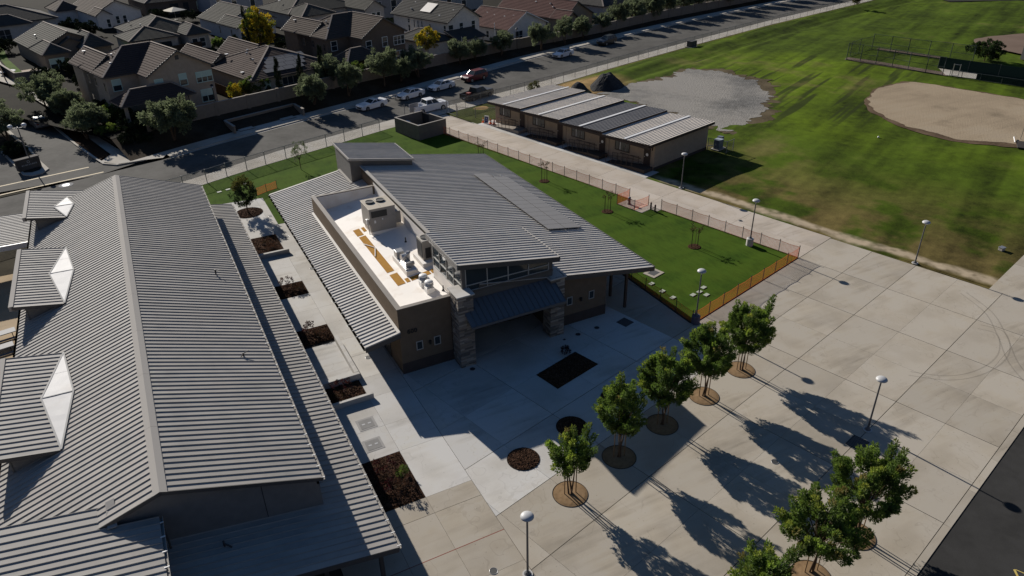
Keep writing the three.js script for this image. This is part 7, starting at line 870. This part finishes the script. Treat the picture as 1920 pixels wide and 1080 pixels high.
// ------------------------------------------------------------------ ball field
{
  const y0 = (x, z) => fieldY(...wp(x, z));
  wireFence('backstop_fence', 'dark tall wire fence of the nearer ball field, with the green screen at its right', [[119.3, -95.5], [120.2, -93.2], [120.9, -90.4], [121.6, -87.5], [122.0, -84.6], [122.6, -81.6], [123.3, -78.9]], 3.0, { dark: true, rails: [0.1, 1.4, 3.0], r: 0.06 });
  wireFence('backstop_fence', 'dark tall wire fence of the farther ball field', [[130.3, -99], [131.2, -95.6], [132.0, -92.4], [133.2, -89.0], [134.6, -85.6], [135.8, -82.0]], 3.0, { dark: true, rails: [0.1, 1.5, 3.0], r: 0.06 });
  wireFence('backstop_fence', 'dark wire fence joining the two ball field fences', [[122.2, -97.2], [126, -98.4], [130.3, -99]], 2.6, { dark: true, rails: [0.1, 2.6], r: 0.05 });
  wireFence('low_field_fence', 'low dark fence in front of the pale strip by the green screen', [[123.9, -78.0], [124.4, -76.2], [125.1, -73.4], [126.0, -70.4], [127.0, -67.2], [128.2, -63]], 1.1, { dark: true, rails: [0.1, 1.1], r: 0.04 });
  const s = thing('windscreen', 'long dark green windscreen panel behind the ball field', 'windscreen', [129.6, 0, -77]); const P = [[127.2, -82.6], [128.6, -78], [130.0, -73.5], [131.4, -69], [133.2, -63]], gm = [mat([0.014, 0.030, 0.026], 0.85), mat([0.012, 0.026, 0.023], 0.85)]; for (let i = 0; i + 1 < P.length; i++) { const A = P[i], B = P[i + 1]; wpart(s, 'screen_panel', beam(V3(A[0], 1.05, A[1]), V3(B[0], 1.05, B[1]), 0.04, 1.9), gm[i % 2]); wpart(s, 'post', cyl(0.05, 0.05, 2.1, A[0], 0, A[1], 8), steelDark); }
  const d = thing('dugout_bench', 'low dark screen wall at the far right of the ball field', 'dugout wall', [127.2, 0, -70]); wpart(d, 'panel', beam(V3(125.2, 0.5, -74.2), V3(128.0, 0.5, -64), 0.06, 1.0), gm[0]); wpart(d, 'rail', beam(V3(125.2, 1.02, -74.2), V3(128.0, 1.02, -64), 0.08, 0.06), steelDark);
  mk('field_pavement', [sheet([[119.2, -95.9], [121.3, -96.8], [122.6, -92.6], [125.5, -80.2], [123.6, -78.2], [121.0, -87.7]], 0.05), sheet([[131, -98.6], [132.4, -99], [136.6, -82], [135.4, -82]], 0.16)], mat([0.16, 0.125, 0.105], 0.95, { map: T.soil })); mk('field_pavement', sheet([[123.7, -78.6], [127.2, -82.4], [131.6, -69.4], [133.4, -63], [128.8, -63], [126.9, -71], [124.6, -76.4]], 0.09), M.kerb);
  const u = thing('field_gate', 'narrow pale gate frame between the fence and the windscreen', 'gate', [124.0, 0, -77.7]); for (const k of [0, 0.9]) part(u, 'post', cyl(0.05, 0.05, 2.1, k * 0.4, 0, k, 8), M.galv); part(u, 'gate_leaf', [bar(V3(0, 2.0, 0), V3(0.36, 2.0, 0.9), 0.03), bar(V3(0, 1.0, 0), V3(0.36, 1.0, 0.9), 0.03), bar(V3(0, 0.2, 0), V3(0.36, 0.2, 0.9), 0.03)], M.galv);
  const k = thing('shed', 'black storage container behind the round tree at the right edge', 'storage container', [146.4, 0, -76.4], 1.3); part(k, 'body', rbx(-3, 3, 0, 2.4, -1.2, 1.2, 0.04), mat([0.016, 0.018, 0.018], 0.8)); part(k, 'door', bx(-3.03, -3.0, 0.1, 2.3, -1.0, 1.0), mat([0.02, 0.05, 0.04], 0.8)); part(k, 'rib', range(-2.7, 2.7, 9).map((x) => bx(x - 0.05, x + 0.05, 0.05, 2.35, 1.2, 1.24)), mat([0.02, 0.022, 0.022], 0.8));
  const b = thing('pitching_mat', 'dark mat and white bar at the near edge of the infield', 'field equipment', [98.7, 0.03, -50.3], 0.6); part(b, 'mat', rbx(-1.6, 1.4, 0, 0.18, -0.6, 0.6, 0.06), mat([0.05, 0.045, 0.042], 0.9)); part(b, 'bar', new THREE.CylinderGeometry(0.07, 0.07, 2.4, 10).rotateZ(Math.PI / 2).translate(1.4, 0.25, -0.8), M.white); part(b, 'stake', cyl(0.03, 0.03, 1.6, 2.8, 0, 0, 6), M.pole);
  for (const [px, l] of [[[68.2, -33.5], 'small pale sprinkler box with its shadow in the field at the right edge'], [[86.2, -61.6], 'tiny white ball on the grass left of the infield']]) { const o = thing(l.startsWith('tiny') ? 'ball' : 'sprinkler_box', l, l.startsWith('tiny') ? 'ball' : 'sprinkler box', [px[0], fieldY(...wp(...px)) + 0.02, px[1]]); if (l.startsWith('tiny')) part(o, 'ball', new THREE.SphereGeometry(0.13, 12, 8).translate(0, 0.1, 0), M.white); else { part(o, 'box', rbx(-0.25, 0.25, 0, 0.3, -0.2, 0.2, 0.03), M.kerb); part(o, 'lid', rbx(-0.28, 0.28, 0.3, 0.34, -0.23, 0.23, 0.015), M.galv); } }
  mk('far_road', sheet([[196, -129], [260, -95], [262, -99], [198, -133]], 0.05), M.asphalt);
}
// ------------------------------------------------------------------ vehicles: lower body from a side profile with wheel arches, glazed cabin, pillars and roof, wheels, lights
const tyreG = merge(new THREE.CylinderGeometry(0.335, 0.335, 0.22, 22).rotateX(Math.PI / 2)), rimG = merge([new THREE.CylinderGeometry(0.21, 0.21, 0.235, 16).rotateX(Math.PI / 2), [0, 1, 2, 3, 4].map((i) => bx(-0.02, 0.02, 0, 0.2, -0.122, 0.122).rotateZ(i * 1.2566))]);
function car(name, label, x, y, z, heading, k, paint, o = {}) { // x axis runs to the front of the car
  const t = thing(name, label, k.cat ?? 'car', [x, y, z], heading, o.group), L = k.L / 2, W = k.W / 2, wb = k.wb, R = 0.335 * (k.wr ?? 1), body = new THREE.MeshPhysicalMaterial({ color: new THREE.Color().setRGB(...paint), roughness: 0.35, clearcoat: 0.8, clearcoatRoughness: 0.12, side: THREE.DoubleSide });
  const s = new THREE.Shape(), [xf, xr] = [wb[0], wb[1]], ar = R + 0.06, y0 = k.y0 ?? 0.22;
  s.moveTo(-L + 0.08, y0 + 0.12); s.lineTo(xr - ar, y0); s.absarc(xr, R, ar, Math.PI + 0.25, -0.25, true); s.lineTo(xf - ar, y0); s.absarc(xf, R, ar, Math.PI + 0.25, -0.25, true); s.lineTo(L - 0.08, y0 + 0.1);
  for (const [px, py] of k.top) s.lineTo(px, py); s.lineTo(-L, y0 + 0.3);
  const g = new THREE.ExtrudeGeometry(s, { depth: 2 * W - 0.16, bevelEnabled: true, bevelThickness: 0.08, bevelSize: 0.05, bevelSegments: 2, curveSegments: 10 }).translate(0, 0, -W + 0.08); part(t, 'body', [g, ...(k.add ?? [])], body);
  part(t, 'underbody', bx(-L + 0.3, L - 0.3, 0.2, 0.4, -W + 0.25, W - 0.25), M.black);
  const c = k.cab, P = (px, py, w) => [[px, py, -w], [px, py, w]], [a0, a1] = P(c[0], c[4], W - 0.1), [b0, b1] = P(c[1], c[5], W - 0.30), [d0, d1] = P(c[2], c[5], W - 0.30), [e0, e1] = P(c[3], c[4], W - 0.1); // front base, front top, rear top, rear base
  part(t, 'glass', tris([[a1, b1, d1, e1].reverse(), [a0, e0, d0, b0].reverse(), [a0, b0, b1, a1].reverse(), [e1, d1, d0, e0].reverse()]), M.glass);
  const rt = [[c[1] - 0.02, c[5] + 0.0, W - 0.30], [c[2] + 0.02, c[5], W - 0.30]]; part(t, 'roof', rbx(rt[1][0] - 0.05, rt[0][0] + 0.05, c[5] - 0.03, c[5] + 0.05, -W + 0.27, W - 0.27, 0.035), o.roof ? mat(o.roof, 0.3) : body);
  const pil = []; for (const q of [-1, 1]) { const v = (p, w) => V3(p[0], p[1], q * w); pil.push(beam(v(a0, W - 0.1), v(b0, W - 0.3), 0.06, 0.06), beam(v(e0, W - 0.1), v(d0, W - 0.3), 0.09, 0.08)); for (const m of k.pillars ?? [0.5]) { const bot = lerp(c[0], c[3], m), top = lerp(c[1], c[2], m); pil.push(beam(V3(bot, c[4], q * (W - 0.095)), V3(top, c[5], q * (W - 0.295)), 0.05, 0.09)); } } part(t, 'pillar', pil, body);
  for (const [wx, q] of [[xf, 1], [xf, -1], [xr, 1], [xr, -1]]) { const w = new THREE.Group(); w.name = 'wheel'; w.position.set(wx, R, q * (W - 0.1)); w.scale.setScalar(k.wr ?? 1); t.add(w); const ty = new THREE.Mesh(tyreG, M.black); ty.name = 'tyre'; const ri = new THREE.Mesh(rimG, o.rim ?? M.galv); ri.name = 'rim'; for (const m of [ty, ri]) { m.castShadow = m.receiveShadow = true; w.add(m); } }
  const fy = k.lights?.[0] ?? 0.62, ry = k.lights?.[1] ?? 0.75; for (const q of [-1, 1]) { part(t, 'headlight', rbx(L - 0.14, L + 0.03, fy, fy + 0.13, q * (W - 0.3) - 0.17, q * (W - 0.3) + 0.17, 0.03), mat([0.5, 0.5, 0.5], 0.15)); part(t, 'tail_light', rbx(-L - 0.03, -L + 0.12, ry, ry + 0.16, q * (W - 0.24) - 0.16, q * (W - 0.24) + 0.16, 0.03), mat([0.25, 0.01, 0.01], 0.25)); part(t, 'mirror', rbx(c[0] - 0.35, c[0] - 0.2, c[4], c[4] + 0.13, q * (W + 0.08) - 0.1, q * (W + 0.08) + 0.1, 0.03), body); }
  part(t, 'grille', rbx(L - 0.02, L + 0.045, 0.38, fy - 0.02, -W * 0.55, W * 0.55, 0.02), M.black); part(t, 'number_plate', [bx(-L - 0.05, -L - 0.03, 0.55, 0.68, -0.16, 0.16)], M.white);
  return t;
}
const sedan = { L: 4.65, W: 1.8, wb: [1.4, -1.3], top: [[2.27, 0.62], [2.0, 0.78], [0.95, 0.93], [-1.6, 1.0], [-2.28, 0.98]], cab: [1.0, 0.25, -0.95, -1.75, 0.95, 1.40], pillars: [0.48] };
const coupe = { L: 4.75, W: 1.88, wb: [1.42, -1.32], top: [[2.34, 0.7], [2.1, 0.84], [0.7, 0.93], [-1.5, 1.0], [-2.32, 1.04]], cab: [0.72, -0.05, -0.8, -1.7, 0.94, 1.34], pillars: [0.55] };
const suv = { L: 4.8, W: 1.9, wb: [1.42, -1.42], y0: 0.28, top: [[2.38, 0.8], [2.15, 1.0], [0.95, 1.10], [-2.2, 1.15], [-2.38, 1.1]], cab: [1.0, 0.35, -1.85, -2.3, 1.1, 1.68], pillars: [0.35, 0.68], lights: [0.8, 1.0], wr: 1.08, cat: 'suv' };
const truck = { L: 5.9, W: 2.0, wb: [1.9, -1.75], y0: 0.36, top: [[2.9, 0.95], [2.7, 1.18], [1.35, 1.24], [-0.92, 1.26], [-0.95, 0.82], [-2.75, 0.82], [-2.9, 0.8]], cab: [1.4, 0.72, -0.75, -0.9, 1.22, 1.86], pillars: [0.5], lights: [0.85, 0.95], wr: 1.18, cat: 'pickup truck', add: [bx(-2.93, -0.95, 0.82, 1.26, -1.0, -0.9), bx(-2.93, -0.95, 0.82, 1.26, 0.9, 1.0), bx(-2.98, -2.88, 0.5, 1.26, -0.9, 0.9)] };
const WHITE = [0.76, 0.76, 0.77], S = rad(180);
const yawAt = (dx, dz) => Math.atan2(-dz, dx);
{
  const st = yawAt(0.945, -0.327) + S; // parked facing left down the street
  car('sports_coupe', 'white two door sports coupe parked at the far kerb, leftmost of the parked cars', 32.5, -0.1, -110.4, st, coupe, WHITE, { rim: M.pole }); car('parked_sedan', 'white sedan parked at the far kerb, second behind the coupe', 39.9, -0.1, -113.1, st, sedan, WHITE); car('parked_sedan', 'white sedan parked at the far kerb just before the dark red suv', 46.2, -0.1, -115.4, st, sedan, WHITE);
  car('parked_suv', 'dark red suv parked at the far kerb behind the white sedans', 53.6, -0.1, -118.1, st, suv, [0.13, 0.012, 0.016]); car('parked_sedan', 'white sedan parked alone at the far kerb, farther up the street', 76.4, -0.1, -126.2, st + 0.03, sedan, WHITE); car('parked_suv', 'black suv parked at the far kerb, farthest car up the street', 90.3, -0.1, -131.6, st + 0.05, suv, [0.012, 0.014, 0.017]);
  const w = car('pickup_truck', 'white crew cab pickup truck parked behind the block enclosure', 39.6, -0.1, -104.3, yawAt(0.985, -0.17), truck, WHITE); part(w, 'bed_floor', bx(-2.85, -1.0, 0.825, 0.85, -0.88, 0.88), M.black);
  const d = car('pickup_truck', 'dark grey pickup truck with a red load by the open gate', 48.9, -0.1, -107.0, yawAt(0.93, -0.36), truck, [0.028, 0.026, 0.025], { rim: M.pole }); part(d, 'bed_floor', bx(-2.85, -1.0, 0.825, 0.85, -0.88, 0.88), M.black); const ld = new THREE.Vector3(-2.3, 0.85, 0.4).applyMatrix4(d.matrixWorld.identity().makeRotationY(d.rotation.y).setPosition(d.position)); const l = thing('red_toolbox', 'red box lying in the bed of the dark grey pickup truck', 'box', [ld.x, ld.y, ld.z], d.rotation.y); part(l, 'box', rbx(-0.3, 0.3, 0, 0.55, -0.3, 0.3, 0.03), mat([0.2, 0.035, 0.025], 0.6)); part(l, 'lid', rbx(-0.32, 0.32, 0.55, 0.62, -0.32, 0.32, 0.02), mat([0.22, 0.04, 0.03], 0.6));
  car('parked_sedan', 'silver grey sedan parked on the side street under the olive trees', -13.1, -0.095, -126.6, yawAt(-0.27, -0.96), sedan, [0.20, 0.21, 0.23]); car('parked_suv', 'white suv in the driveway at the top left between the far houses', 3.6, 1.25, -216.5, yawAt(0.9, 0.4), suv, WHITE);
}
// everything casts and takes shadow; nothing else to add
scene.traverse((n) => { if (n.isMesh) n.castShadow = n.receiveShadow = true; });
renderer.render(scene, camera);
